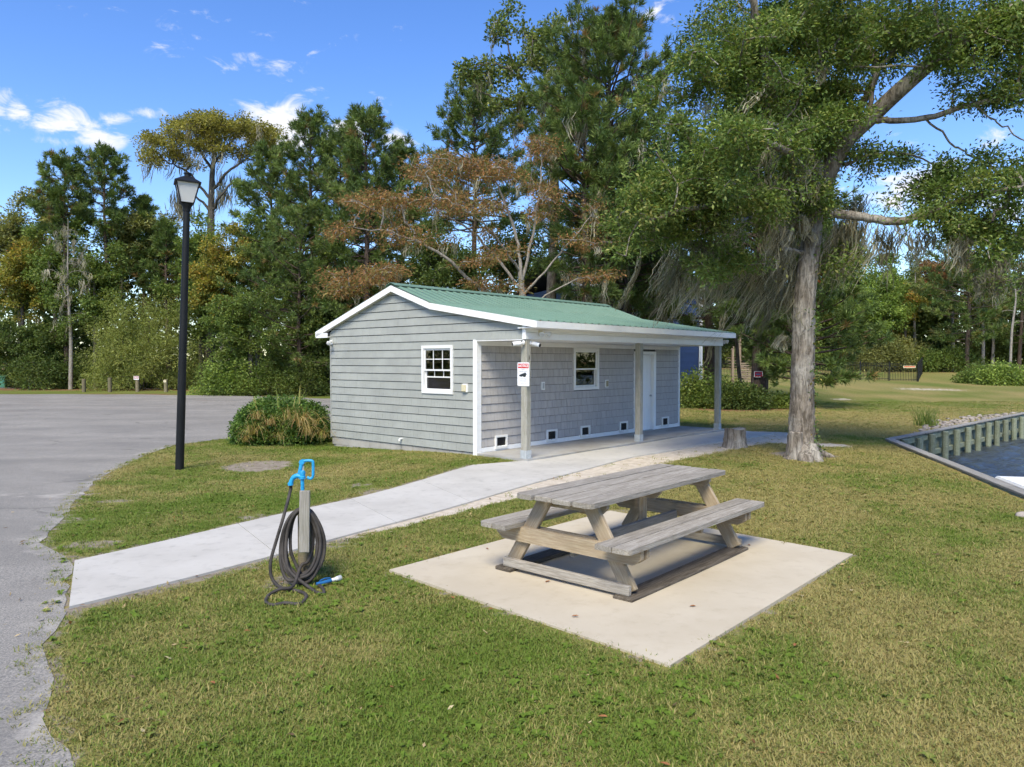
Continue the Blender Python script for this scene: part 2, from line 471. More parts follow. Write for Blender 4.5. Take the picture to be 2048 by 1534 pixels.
M['oakbark'] = bark('oak_bark', (0.095, 0.078, 0.060), (0.28, 0.24, 0.195), (0.44, 0.41, 0.36), 0.8)
M['pinebark'] = bark('pine_bark', (0.045, 0.034, 0.027), (0.15, 0.112, 0.088))
M['paleb'] = bark('pale_bark', (0.19, 0.172, 0.142), (0.37, 0.34, 0.295))
M['darkb'] = bark('dark_bark', (0.05, 0.044, 0.036), (0.16, 0.145, 0.12))

def green_roof():
    m, nt, p = newmat('green_metal_roof')
    v = objco(nt)
    n1 = noise(nt, mapping(nt, v, (1.5, 1.5, 1.5)), 1.2, 5, 0.6)
    c = mixc(nt, maprange(nt, n1, 0.3, 0.7), (0.120, 0.212, 0.155), (0.150, 0.245, 0.182))
    st = noise(nt, mapping(nt, v, (10, 0.8, 1)), 1.5, 5, 0.6)
    c = mixc(nt, math_n(nt, 'MULTIPLY', maprange(nt, st, 0.5, 0.75), 0.3), c, (0.16, 0.24, 0.18))
    setp(nt, p, c, 0.5, 0.4, bump=noise(nt, v, 9, 3), bstr=0.05)
    return m
M['roof'] = green_roof()
def glass(name, tint):
    m = bpy.data.materials.new(name); m.use_nodes = True
    nt = m.node_tree; nt.nodes.clear()
    tr = N(nt, 'ShaderNodeBsdfTransparent'); tr.inputs[0].default_value = (*tint, 1)
    gl = N(nt, 'ShaderNodeBsdfGlossy'); gl.inputs['Roughness'].default_value = 0.02
    fr = N(nt, 'ShaderNodeFresnel'); fr.inputs[0].default_value = 1.6
    nz = N(nt, 'ShaderNodeBump'); nz.inputs['Strength'].default_value = 0.05
    nt.links.new(noise(nt, N(nt, 'ShaderNodeTexCoord').outputs['Object'], 5, 2), nz.inputs['Height'])
    nt.links.new(nz.outputs[0], gl.inputs['Normal'])
    mx = N(nt, 'ShaderNodeMixShader'); o = N(nt, 'ShaderNodeOutputMaterial')
    nt.links.new(math_n(nt, 'ADD', fr.outputs[0], 0.06), mx.inputs[0])
    nt.links.new(tr.outputs[0], mx.inputs[1]); nt.links.new(gl.outputs[0], mx.inputs[2]); nt.links.new(mx.outputs[0], o.inputs[0])
    return m
M['glass'] = glass('window_glass', (0.55, 0.6, 0.6))
def frosted():
    m, nt, p = newmat('lamp_frosted_glass')
    p.inputs['Base Color'].default_value = (0.78, 0.78, 0.76, 1); p.inputs['Roughness'].default_value = 0.35
    p.inputs['Transmission Weight'].default_value = 0.35; p.inputs['IOR'].default_value = 1.1
    return m
M['frost'] = frosted()

def ground_mat():
    m, nt, p = newmat('lawn_ground')
    v = worldpos(nt)
    at_ = N(nt, 'ShaderNodeAttribute', attribute_name='col')
    c = mixc(nt, at_.outputs['Alpha'], (0.150, 0.195, 0.034), (0.36, 0.290, 0.110))
    n9 = noise(nt, v, 40, 4, 0.65)
    c = mixc(nt, maprange(nt, n9, 0.35, 0.7), mixc(nt, 0.45, c, (0.035, 0.03, 0.016)), c)
    s3 = N(nt, 'ShaderNodeSeparateColor'); nt.links.new(at_.outputs['Color'], s3.inputs[0])
    nz = noise(nt, v, 5.5, 6, 0.65)
    def mask(ch): return maprange(nt, math_n(nt, 'ADD', ch, math_n(nt, 'MULTIPLY', math_n(nt, 'SUBTRACT', nz, 0.5), 1.7)), 0.40, 0.66)
    soil = mixc(nt, maprange(nt, noise(nt, v, 12, 5), 0.3, 0.7), (0.20, 0.165, 0.125), (0.31, 0.27, 0.22))
    sand = mixc(nt, maprange(nt, noise(nt, v, 9, 5, 0.65), 0.3, 0.7), (0.46, 0.39, 0.30), (0.63, 0.56, 0.46))
    lit = mixc(nt, maprange(nt, noise(nt, v, 14, 5), 0.35, 0.65), (0.12, 0.065, 0.035), (0.27, 0.155, 0.08))
    c = mixc(nt, mask(s3.outputs[0]), c, soil)
    c = mixc(nt, mask(s3.outputs[2]), c, lit)
    c = mixc(nt, mask(s3.outputs[1]), c, sand)
    setp(nt, p, c, 0.95, 0.1, bump=math_n(nt, 'ADD', n9, noise(nt, v, 8, 5)), bstr=0.6, bdist=0.03)
    return m
M['ground'] = ground_mat()
def grass_mat():
    m = bpy.data.materials.new('grass_blade'); m.use_nodes = True
    nt = m.node_tree; nt.nodes.clear()
    dry = N(nt, 'ShaderNodeAttribute', attribute_name='dry', attribute_type='INSTANCER').outputs['Fac']
    at_ = N(nt, 'ShaderNodeAttribute', attribute_name='col')
    s3 = N(nt, 'ShaderNodeSeparateColor'); nt.links.new(at_.outputs['Color'], s3.inputs[0])
    t = maprange(nt, math_n(nt, 'ADD', dry, math_n(nt, 'MULTIPLY', math_n(nt, 'SUBTRACT', s3.outputs[0], 0.5), 1.0)), 0.12, 1.0)
    c = mixc(nt, t, (0.140, 0.225, 0.026), (0.43, 0.355, 0.140))
    c = mixc(nt, math_n(nt, 'MULTIPLY', s3.outputs[1], 0.5), c, (0.15, 0.19, 0.04))
    p = N(nt, 'ShaderNodeBsdfPrincipled'); p.inputs['Roughness'].default_value = 0.6; p.inputs['Specular IOR Level'].default_value = 0.2
    tr = N(nt, 'ShaderNodeBsdfTranslucent'); mx = N(nt, 'ShaderNodeMixShader'); mx.inputs[0].default_value = 0.3
    o = N(nt, 'ShaderNodeOutputMaterial')
    nt.links.new(c, p.inputs['Base Color']); nt.links.new(c, tr.inputs['Color'])
    nt.links.new(p.outputs[0], mx.inputs[1]); nt.links.new(tr.outputs[0], mx.inputs[2]); nt.links.new(mx.outputs[0], o.inputs[0])
    return m
M['grass'] = grass_mat()
def asphalt_mat():
    m, nt, p = newmat('worn_asphalt')
    v = worldpos(nt)
    n1 = noise(nt, mapping(nt, v, (0.25, 0.6, 1)), 0.9, 6, 0.62, 0.4)
    n2 = noise(nt, v, 2.4, 6, 0.65)
    n3 = noise(nt, v, 75, 4, 0.7)
    c = mixc(nt, maprange(nt, n1, 0.32, 0.68), (0.265, 0.248, 0.222), (0.43, 0.40, 0.352))
    c = mixc(nt, math_n(nt, 'MULTIPLY', maprange(nt, n2, 0.5, 0.75), 0.4), c, (0.47, 0.435, 0.385))
    c = mixc(nt, maprange(nt, n3, 0.35, 0.68), (0.17, 0.165, 0.155), c)
    vor = N(nt, 'ShaderNodeTexVoronoi', feature='DISTANCE_TO_EDGE'); vor.inputs['Scale'].default_value = 0.33
    nt.links.new(vmath(nt, 'ADD', v, mapping(nt, noise(nt, v, 0.8, 5, 0.65, fac=False), (1.6, 1.6, 0))).outputs[0], vor.inputs['Vector'])
    crack = math_n(nt, 'MULTIPLY', maprange(nt, vor.outputs['Distance'], 0.010, 0.003), maprange(nt, noise(nt, v, 0.5, 3), 0.45, 0.6))
    c = mixc(nt, math_n(nt, 'MULTIPLY', crack, 0.6), c, (0.09, 0.088, 0.075))
    c = mixc(nt, math_n(nt, 'MULTIPLY', maprange(nt, noise(nt, mapping(nt, v, (1, 1, 1), (5, 2, 0)), 0.55, 4, 0.6), 0.56, 0.72), 0.35), c, (0.16, 0.155, 0.148))
    sx = N(nt, 'ShaderNodeSeparateXYZ'); nt.links.new(v, sx.inputs[0])
    lit = math_n(nt, 'MULTIPLY', maprange(nt, noise(nt, mapping(nt, v, (0.5, 1.6, 1)), 1.3, 6, 0.7), 0.55, 0.72), maprange(nt, sx.outputs[1], 24, 38))
    c = mixc(nt, math_n(nt, 'MULTIPLY', lit, 0.55), c, (0.24, 0.135, 0.085))
    at_ = N(nt, 'ShaderNodeAttribute', attribute_name='col')
    s3 = N(nt, 'ShaderNodeSeparateColor'); nt.links.new(at_.outputs['Color'], s3.inputs[0])
    c = mixc(nt, maprange(nt, math_n(nt, 'ADD', s3.outputs[0], math_n(nt, 'MULTIPLY', math_n(nt, 'SUBTRACT', n2, 0.5), 1.2)), 0.35, 0.8), c, (0.45, 0.42, 0.375))
    setp(nt, p, c, 0.92, 0.15, bump=math_n(nt, 'ADD', n3, math_n(nt, 'MULTIPLY', n2, 0.5)), bstr=0.6, bdist=0.012)
    return m
M['asphalt'] = asphalt_mat()
def water_mat():
    m, nt, p = newmat('canal_water')
    v = worldpos(nt)
    w1 = noise(nt, mapping(nt, v, (1.0, 2.2, 1), rot=(0, 0, 0.5)), 2.0, 5, 0.6, 0.6)
    w2 = noise(nt, v, 7.0, 3, 0.55)
    setp(nt, p, (0.05, 0.062, 0.07), 0.12, 0.5, bump=math_n(nt, 'ADD', w1, math_n(nt, 'MULTIPLY', w2, 0.35)), bstr=0.8, bdist=0.15)
    p.inputs['IOR'].default_value = 1.333
    return m
M['water'] = water_mat()

# ---------------------------------------------------------------- layout of the place (metres)
TH = R(48.41)
U2 = np.array([math.cos(TH), math.sin(TH)]); V2 = np.array([-math.sin(TH), math.cos(TH)])
BO = np.array([-0.724, 15.094])
FLOOR = 0.10
def bl(x, y): return BO + U2 * x + V2 * y            # building-local to world
def loc_b(P):
    d = np.asarray(P)[..., :2] - BO
    return d @ U2, d @ V2
def pdist(X, Y, poly):
    """distance from points to a polyline"""
    best = np.full(np.shape(X), 1e9)
    for (ax, ay), (bx, by) in zip(poly[:-1], poly[1:]):
        dx, dy = bx - ax, by - ay
        t = np.clip(((X - ax) * dx + (Y - ay) * dy) / (dx * dx + dy * dy), 0, 1)
        best = np.minimum(best, np.hypot(X - ax - t * dx, Y - ay - t * dy))
    return best
def inpoly(X, Y, poly):
    ins = np.zeros(np.shape(X), bool)
    n = len(poly)
    for i in range(n):
        x1, y1 = poly[i]; x2, y2 = poly[(i + 1) % n]
        c = (y1 > Y) != (y2 > Y)
        with np.errstate(divide='ignore', invalid='ignore'):
            xi = (x2 - x1) * (Y - y1) / (y2 - y1 + 1e-12) + x1
        ins ^= c & (X < xi)
    return ins
# water
BC = np.array([9.40, 18.33]); BN = np.array([4.75, -0.40]); BF = np.array([41.0, 48.1])
WATER = [BN, BC, BF, np.array([140, 48.1]), np.array([140, -0.4])]
WZ = -0.80
# sidewalk stations: left and right edge
L_E = [(-4.36, 7.26), (-3.35, 8.92), (-2.33, 10.55), (-1.50, 12.06), (-0.72, 13.62), tuple(bl(0.45, -1.40)), tuple(bl(1.9, -1.40)), tuple(bl(3.4, -1.40)),
       tuple(bl(4.9, -1.40)), tuple(bl(6.4, -1.40)), tuple(bl(7.7, -1.40)), tuple(bl(9.0, -1.44))]
R_E = [(-3.56, 5.84), (-2.40, 7.45), (-1.42, 8.95), (-0.58, 10.28), (0.40, 11.78), (1.33, 13.18), (2.42, 14.72), (3.52, 15.94),
       (4.55, 17.08), (5.50, 18.10), (6.30, 18.95), (7.05, 19.72)]
WALK = L_E + R_E[::-1]
PAD = [(-1.166, 6.905), (1.025, 4.705), (3.483, 7.446), (1.30, 9.66)]
SLAB = [tuple(bl(-0.02, -1.385)), tuple(bl(8.56, -1.385)), tuple(bl(8.56, 0.06)), tuple(bl(-0.02, 0.06))]
HOUSE = [tuple(bl(0.0, 0)), tuple(bl(8.4, 0)), tuple(bl(8.4, 5.1)), tuple(bl(0, 5.1))]
# the asphalt's edge against the grass, from the near left round to the far right behind the building
def gq(px, py): p = gp(px, py); return (p[0], p[1])
ASPH = [(-2.35, 2.0), gq(150, 1534), gq(85, 1440), gq(100, 1400), gq(96, 1330), gq(84, 1290), gq(112, 1262), gq(134, 1225), (-3.60, 5.84), (-4.40, 7.26), gq(128, 1112), gq(104, 1100),
        gq(78, 1086), gq(96, 1066), gq(122, 1042), gq(150, 1002), gq(185, 966), gq(215, 948), gq(262, 925), gq(305, 905), gq(350, 890), gq(410, 883), gq(470, 876), gq(560, 862), gq(640, 850),
        (-5.2, 22.5), (-3.0, 26), (0.5, 31), (1.5, 36), (-2, 39.5), gq(640, 799), gq(560, 796), gq(440, 793), gq(300, 791), gq(150, 790), gq(0, 790), gq(-200, 790), (-75, 44)]
def roughen(poly, step, amp, skip=()):
    out = []
    r_ = random.Random(3)
    for i in range(len(poly) - 1):
        a, b = np.array(poly[i]), np.array(poly[i + 1])
        n = max(1, int(np.linalg.norm(b - a) / step))
        for k in range(n):
            p = a + (b - a) * k / n
            if k: p = p + np.array([r_.uniform(-amp, amp), r_.uniform(-amp, amp)])
            out.append(tuple(p))
    out.append(tuple(poly[-1]))
    return out
ASPH_E = roughen(ASPH, 0.22, 0.045)
ASPH_P = ASPH_E + [(-75, 2.0)]

DIRT = [(-5.15, 14.85, 0.78, 0.95), (-5.75, 10.6, .5, .35), (-6.6, 11.3, .35, .3), (-5.55, 9.2, .5, .22), (-4.55, 8.0, .45, .3), (-2.15, 11.25, .35, .5), (-2.5, 11.9, .25, .3),
        (-3.3, 9.35, .3, .3), (-2.75, 7.05, .5, .18), (-1.9, 7.95, .35, .25), (1.35, 9.75, .5, .16), (2.3, 8.95, .5, .2), (-2.1, 6.6, .35, .3)]
SANDP = [(5.9, 18.9, 1.0, .7), (6.7, 18.0, 1.1, .8), (7.5, 17.4, .7, .5), (5.0, 17.3, .5, .45), (10.2, 17.0, .5, .9), (9.55, 16.2, .35, .6),
         (19.5, 36.5, 1.6, .5), (21.5, 44.5, 2.2, .8), (26.0, 45.5, 3.2, .9), (31.5, 46.8, 4.6, .9), (16.8, 37.4, .8, .3), (24, 52, 2, .5)]
def bare_masks(X, Y):
    soil = np.zeros(np.shape(X)); sand = np.zeros(np.shape(X)); lit = np.zeros(np.shape(X))
    dL, dR = pdist(X, Y, L_E), pdist(X, Y, R_E)
    soil = np.maximum(soil, 0.75 * (1 - sst(dL, 0.02, 0.32)) * (Y < 14.3))
    soil = np.maximum(soil, 0.8 * (1 - sst(dR, 0.02, 0.30)))
    sw = 0.22 + 0.85 * sst(Y, 8.6, 14)
    sand = np.maximum(sand, 1.3 * (1 - sst(dR, sw * 0.45, sw * 1.10)) * sst(Y, 7.6, 9.2))
    for cx, cy, rx, ry in DIRT:
        soil = np.maximum(soil, (1.15 if rx > .7 else .62) * (1 - sst(np.hypot((X - cx) / rx, (Y - cy) / ry), 0.4, 1.25)))
    for cx, cy, rx, ry in SANDP:
        sand = np.maximum(sand, (.60 if cy > 30 else .95) * (1 - sst(np.hypot((X - cx) / rx, (Y - cy) / ry), 0.35, 1.25)))
    dA = pdist(X, Y, ASPH)
    soil = np.maximum(soil, 0.62 * (1 - sst(dA, 0.0, 0.30)) * (Y < 14))
    lit = np.maximum(lit, 1.0 * (1 - sst(dA, 0.0, 1.3)) * sst(Y, 24, 34))
    dP = pdist(X, Y, PAD + PAD[:1])
    soil = np.maximum(soil, 0.55 * (1 - sst(dP, 0.02, 0.16)))
    dH = pdist(X, Y, [HOUSE[0], HOUSE[3]])
    soil = np.maximum(soil, 0.4 * (1 - sst(dH, 0.05, 0.3)))
    # litter under the shrubs and the wood
    lit = np.maximum(lit, 0.9 * (1 - sst(np.hypot((X - 9.3) / 4.0, (Y - 33.0) / 5.0), 0.5, 1.1)))
    lit = np.maximum(lit, 0.8 * sst(Y, 50.5, 53) * (X < 3))
    lit = np.maximum(lit, 0.6 * sst(Y, 66, 72) * (X >= 3))
    soil = np.maximum(soil, 0.8 * (1 - sst(np.hypot((X - 6.1) / 0.9, (Y - 15.3) / 0.7), 0.5, 1.2)))
    return np.clip(soil, 0, 1), np.clip(sand, 0, 1), np.clip(lit, 0, 1)

def axis(lo, hi, step, far_lo, far_hi, grow=1.22):
    a = list(np.arange(lo, hi + 1e-6, step))
    s = step; x = hi
    while x < far_hi: s = min(s * grow, 60); x += s; a.append(x)
    s = step; x = lo; b = []
    while x > far_lo: s = min(s * grow, 60); x -= s; b.append(x)
    return np.array(b[::-1] + a)
gx = axis(-9, 20, 0.17, -900, 900); gy = axis(2.2, 28, 0.17, -60, 1500)
GX, GY = np.meshgrid(gx, gy, indexing='xy')
GZ = g(GX, GY)
so, sa, li = bare_masks(GX, GY)
V = np.stack([GX.ravel(), GY.ravel(), GZ.ravel()], -1)
ny, nx = GX.shape
I = (np.arange(ny - 1)[:, None] * nx + np.arange(nx - 1)[None, :]).ravel()
Fq = np.stack([I, I + 1, I + nx + 1, I + nx], -1)
cen = V[Fq].mean(1)
Fq = Fq[~inpoly(cen[:, 0], cen[:, 1], [tuple(p) for p in WATER])]
cols = np.stack([so.ravel(), sa.ravel(), li.ravel(), dryness(GX, GY).ravel()], -1)
tag(link('ground', npmesh('ground', V, Fq, M['ground'], cols, True)), 'mown patchy green and straw lawn with bare sandy spots', 'lawn', kind='structure')

def sheet(name, poly, dz, mat, step=1.0, skirt=0.0, zf=None, colf=None):
    zf = zf or (lambda x, y: g(x, y) + dz)
    xs = [p[0] for p in poly]; ys = [p[1] for p in poly]
    pts = [Vector(p) for p in poly]; n0 = len(pts)
    X, Y = np.meshgrid(np.arange(min(xs), max(xs), step), np.arange(min(ys), max(ys), step))
    X, Y = X.ravel(), Y.ravel()
    k = inpoly(X, Y, poly) & (pdist(X, Y, poly + poly[:1]) > step * 0.4)
    pts += [Vector((a, b)) for a, b in zip(X[k], Y[k])]
    ed = [(i, (i + 1) % n0) for i in range(n0)]
    vo, eo, fo, *_ = delaunay_2d_cdt(pts, ed, [], 1, 1e-5)
    mb = MB()
    vv = [(p[0], p[1], float(zf(p[0], p[1]))) for p in vo]
    mb.add(vv, fo)
    if skirt:
        b = len(vv)
        rim = [(p[0], p[1], float(zf(p[0], p[1]))) for p in poly]
        mb.add(rim + [(x, y, z - skirt) for x, y, z in rim], [(i, (i + 1) % n0, n0 + (i + 1) % n0, n0 + i) for i in range(n0)])
    o = mb.build(name, mat, fix=True)
    me = o.data
    if colf:
        co = np.array([v.co for v in me.vertices])
        c = colf(co[:, 0], co[:, 1])
        a = me.attributes.new('col', 'FLOAT_COLOR', 'POINT')
        a.data.foreach_set('color', np.stack([c, c, c, np.ones_like(c)], -1).astype(np.float32).ravel())
    return o
def asp_col(x, y):
    d = pdist(x, y, ASPH)
    w = 0.5 * (1 - sst(d, 0.05, 0.6)) * (y < 22)
    w = np.maximum(w, 0.5 * (1 - sst(np.hypot((x + 7.5) / 2.0, (y - 11.0) / 0.5), 0.3, 1.1)))
    return w
o = sheet('asphalt_lot', ASPH_P, 0.006, M['asphalt'], 0.7, 0.0, lambda x, y: g(x, y) + 0.006 + 0.05 * sst(y, 16, 34), asp_col)
tag(o, 'worn pale grey asphalt parking lot with sandy edges', 'pavement', kind='structure')
# more points near its edge would cost little: a second strip is not needed, the noise breaks the border
o = sheet('concrete_pad', PAD, 0.022, M['pad'], 0.6, 0.12)
tag(o, 'cream concrete pad under the picnic table', 'pavement', kind='structure')
o = sheet('porch_floor', SLAB, 0, M['porchslab'], 0.7, 0.25, lambda x, y: FLOOR + 0 * x)
tag(o, 'stained concrete porch floor under the green roof', 'floor', kind='structure')
side = empty('sidewalk', (0, 0, 0), kind='structure', label='pale concrete sidewalk running from asphalt to the porch', cat='sidewalk')
def walk_z(x, y): return float(np.minimum(g(x, y) + 0.022, 0.094))
for i in range(len(L_E) - 1):
    a, b, c, d = [np.array(p) for p in (L_E[i], R_E[i], R_E[i + 1], L_E[i + 1])]
    e = 0.0035
    dl = (d - a) / np.linalg.norm(d - a) * e; dr = (c - b) / np.linalg.norm(c - b) * e
    q = []
    a, b, c, d = a + dl, b + dr, c - dr, d - dl
    mb = MB()
    n = 4
    top = []
    for k in range(n + 1):
        for w in (0, 0.5, 1):
            p = (a + (d - a) * k / n) * (1 - w) + (b + (c - b) * k / n) * w
            top.append((p[0], p[1], walk_z(p[0], p[1])))
    fs = [(k * 3 + w, k * 3 + w + 1, k * 3 + 3 + w + 1, k * 3 + 3 + w) for k in range(n) for w in (0, 1)]
    mb.add(top, fs)
    rim = [k * 3 for k in range(n + 1)] + [n * 3 + 1] + [k * 3 + 2 for k in range(n, -1, -1)] + [1]
    rp = [top[r] for r in rim]; m_ = len(rp)
    mb.add(rp + [(x, y, z - 0.14) for x, y, z in rp], [(j, (j + 1) % m_, m_ + (j + 1) % m_, m_ + j) for j in range(m_)])
    mb.build('concrete_slab', M['walk'], side)

# far street: a thin pale road beyond the lot
o = sheet('road', [(-95, 62), (-20, 55.5), (-20, 56.5), (-95, 64.5)], 0.01, M['asphalt'], 6.0)
tag(o, 'narrow pale road crossing the grass beyond the lot', 'road', kind='structure')

# water of the canal
wv = [(p[0], p[1], WZ) for p in WATER]
wx = axis(4.4, 22, 0.11, 4.4, 170, 1.3); wy = axis(7, 32, 0.11, -3, 75, 1.3)
WX, WY = np.meshgrid(wx, wy)
wq = np.random.default_rng(8); WH = 0 * WX
for _ in range(26):
    lam = wq.uniform(.28, 1.5); a_ = wq.normal(0.5, .7); WH = WH + 0.0105 * lam ** .8 * np.sin((WX * math.cos(a_) + WY * math.sin(a_)) * 2 * math.pi / lam + wq.uniform(0, 6.28) + 1.5 * fbm(WX, WY, .5, 2))
WH = WH * (1 - sst(np.maximum(WX - 20, WY - 30), 0, 6))
nyw, nxw = WX.shape
I = (np.arange(nyw - 1)[:, None] * nxw + np.arange(nxw - 1)[None, :]).ravel(); Fw = np.stack([I, I + 1, I + nxw + 1, I + nxw], -1)
VW = np.stack([WX.ravel(), WY.ravel(), WZ + WH.ravel()], -1)
cw = VW[Fw].mean(1); kw = inpoly(cw[:, 0], cw[:, 1], [(4.2, -3), (9.15, 19.3), (41, 50), (60, 75), (180, 75), (180, -3)])
o = link('water', npmesh('water', VW, Fw[kw], M['water'], None, True))
tag(o, 'rippled dark canal water beyond the bulkhead', 'water', kind='structure')

# bulkhead (retaining wall): cap boards, piles, sheet boards, waler
def bulkhead(A, B, inward, label, n_from, step, zo=0.0):
    A, B = np.array(A, float), np.array(B, float)
    Lg = np.linalg.norm(B - A); d = (B - A) / Lg; nrm = np.array([-d[1], d[0]])
    if np.dot(nrm, inward) < 0: nrm = -nrm           # towards the water
    rz = math.atan2(d[1], d[0])
    root = empty('bulkhead_wall', (A[0], A[1], 0), rz, label, 'retaining wall')
    sgn = 1 if d[0] * nrm[1] - d[1] * nrm[0] > 0 else -1           # local +y or -y is the water side
    def B_(x0, x1, y0, y1, z0, z1, name, mat, par=None, ch=0.008):
        y0, y1 = sorted((y0 * sgn, y1 * sgn))
        mb = MB().box(-(x1 - x0) / 2, (x1 - x0) / 2, -(y1 - y0) / 2, (y1 - y0) / 2, -(z1 - z0) / 2, (z1 - z0) / 2, ch)
        o = mb.build(name, mat, par or root); o.location = ((x0 + x1) / 2, (y0 + y1) / 2, (z0 + z1) / 2); return o
    x = 0.0
    while x < Lg - 0.02:
        x2 = min(x + 3.6, Lg); B_(x + 0.004, x2 - 0.004, -0.06, 0.13, 0.02 + zo, 0.065 + zo, 'cap_board', M['bulkcap']); x = x2
    x = 0.02
    proto_b = proto_p = None
    while x < Lg - 0.1:
        w = 0.295
        if x > 60: break
        if proto_b is None:
            proto_b = B_(x, x + w, -0.05, 0.0, -1.5, 0.018, 'sheet_board', M['bulk'])
        else:
            o = proto_b.copy(); COL.objects.link(o); o.location.x = x + w / 2
        x += 0.30
    B_(0.0, min(Lg, 30), 0.002, 0.09, -0.16, 0.0, 'waler', M['bulk'])
    B_(0.0, min(Lg, 30), 0.002, 0.09, -0.62, -0.48, 'waler', M['bulk'])
    x = n_from
    while x < min(Lg, 30):
        if proto_p is None:
            mb = MB().lathe([(0.085, -1.4), (0.085, 0.0), (0.075, 0.012)], 9)
            proto_p = mb.build('pile', M['bulk'], root, True); proto_p.rotation_euler = (0, 0, 0); proto_p.location = (x, 0.18 * sgn, 0.0)
        else:
            o = proto_p.copy(); COL.objects.link(o); jr = random.Random(int(x * 37)); o.location = (x + jr.uniform(-.05, .05), 0.18 * sgn, jr.uniform(-.05, .012)); o.rotation_euler = (jr.uniform(-.015, .015), jr.uniform(-.02, .02), jr.uniform(0, 6.28))
        x += step
    return root
bulkhead(BC, BC + (BF - BC) * 0.62, (1, -1), 'treated timber bulkhead of greenish boards and piles, far side of water', 0.62, 1.08)
bulkhead(BC, BN, (1, 0), 'timber bulkhead edge with weathered cap along the near lawn', 0.75, 1.0, 0.006)

# ---------------------------------------------------------------- the small building (local: x along porch, y into the building)
house = empty('park_building', (BO[0], BO[1], 0), TH, 'small grey shingle-sided building with green metal roof and front porch', 'building')
HL, HD = 8.40, 5.10
def rect_cells(x0, x1, z0, z1, holes):
    xs = sorted({x0, x1, *[h[0] for h in holes], *[h[1] for h in holes]})
    zs = sorted({z0, z1, *[h[2] for h in holes], *[h[3] for h in holes]})
    for a, b in zip(xs[:-1], xs[1:]):
        for c, d in zip(zs[:-1], zs[1:]):
            mx, mz = (a + b) / 2, (c + d) / 2
            if not any(h[0] < mx < h[1] and h[2] < mz < h[3] for h in holes): yield a, b, c, d
def roofz(y):
    return float(np.interp(y, [-1.65, 1.30, 2.60, 5.55], [2.785, 3.27, 3.74, 2.775]))
WIN_E = (0.74, 1.60, 1.36, 2.275)       # end window: y0,y1,z0,z1 (opening)
WIN_P = (3.35, 4.25, 1.37, 2.25)        # porch window: x0,x1
DOOR = (6.02, 6.98, 0.10, 2.20)
# end wall (x = 0) and its core
mb = MB()
for a, b, c, d in rect_cells(0.0, HD, 0.105, 2.40, [WIN_E]): mb.box(0.012, 0.11, a, b, c, d)
mb.prism([(-1.27, 2.43), (-1.27, 2.72), (1.30, 3.16), (2.60, 3.61), (5.08, 2.80), (5.08, 2.40), (0, 2.40), (0, 2.43)], 'x', 0.012, 0.11)
endw = mb.build('end_wall', M['wallcore'], house)
# courses of grey shakes on the end wall
r_ = random.Random(5)
z = 0.10
CH = 0.1785
WY0, WY1, WZ0, WZ1 = WIN_E[0] - 0.05, WIN_E[1] + 0.05, WIN_E[2] - 0.05, WIN_E[3] + 0.05
while z < 3.6:
    beside = z + CH > WZ0 and z < WZ1                       # the window interrupts this course
    ylo = -1.27 if z + CH > 2.44 else 0.015
    for A_, B_y in (((ylo, WY0), (WY0, WY1), (WY1, 5.085)) if beside else ((ylo, 5.085),)):
        mb = MB(); y = A_; w0 = r_.uniform(0.05, .15)
        while y < B_y - 1e-5:
            w = w0 or r_.choice((0.085, 0.11, 0.135, 0.16, 0.185)); w0 = 0
            y2 = min(y + w, B_y)
            if B_y - y2 < 0.03: y2 = B_y
            s0, s1 = z + 0.013, z + CH
            if z < 2.44 and (y + y2) / 2 < 0: s0 = 2.43
            if beside and A_ == WY0:
                if z < WZ0: s1 = min(s1, WZ0)
                elif z + CH > WZ1: s0 = max(s0, WZ1)
                else: y = y2; continue
            ta, tb = min(s1, roofz(y) - 0.135), min(s1, roofz(y2) - 0.135)
            if max(ta, tb) > s0 + 0.015:
                ta, tb = max(ta, s0 + 0.004), max(tb, s0 + 0.004)
                d = -0.027 + r_.uniform(-0.0012, 0.0012); k = 0.0013
                ft = lambda zz: d + (zz - z) / CH * 0.016
                v = [(ft(s0), y + k, s0), (ft(s0), y2 - k, s0), (ft(tb), y2 - k, tb), (ft(ta), y + k, ta),
                     (0.012, y + k, s0), (0.012, y2 - k, s0), (0.012, y2 - k, tb), (0.012, y + k, ta)]
                mb.add(v, [(0, 1, 2, 3), (7, 6, 5, 4), (4, 5, 1, 0), (1, 5, 6, 2), (2, 6, 7, 3), (3, 7, 4, 0)])
            y = y2
        if mb.v: mb.build('siding_course', M['siding'], endw)
    z += CH
# porch wall (y = 0, facing -y) with single shingles
mb = MB()
for a, b, c, d in rect_cells(0.11, HL, 0.105, 2.40, [WIN_P, DOOR]): mb.box(a, b, 0.012, 0.11, c, d)
porw = mb.build('porch_wall', M['wallcore'], house)
def unit_shingle(seed):
    q = random.Random(seed)
    gs = sorted(q.sample([0.2, 0.35, 0.5, 0.65, 0.8], 2))
    mb = MB(); xs = [0.022] + gs + [0.978]
    for i in range(len(xs) - 1):
        a, b = xs[i], xs[i + 1]
        e = 0.008 if i else 0.0
        d = -0.022 - q.uniform(0, 0.003)
        mb.add([(a + e, d, .008), (b, d, .008), (b, -0.008, CH - .001), (a + e, -0.008, CH - .001), (a + e, 0.012, .008), (b, 0.012, .008), (b, 0.012, CH - .001), (a + e, 0.012, CH - .001)],
               [(0, 1, 2, 3), (7, 6, 5, 4), (4, 5, 1, 0), (1, 5, 6, 2), (2, 6, 7, 3), (3, 7, 4, 0)])
    me = bpy.data.meshes.new('shingle'); me.from_pydata(mb.v, [], mb.f)
    bm = bmesh.new(); bm.from_mesh(me); bmesh.ops.recalc_face_normals(bm, faces=bm.faces[:]); bm.to_mesh(me); bm.free()
    me.materials.append(M['shingle']); return me
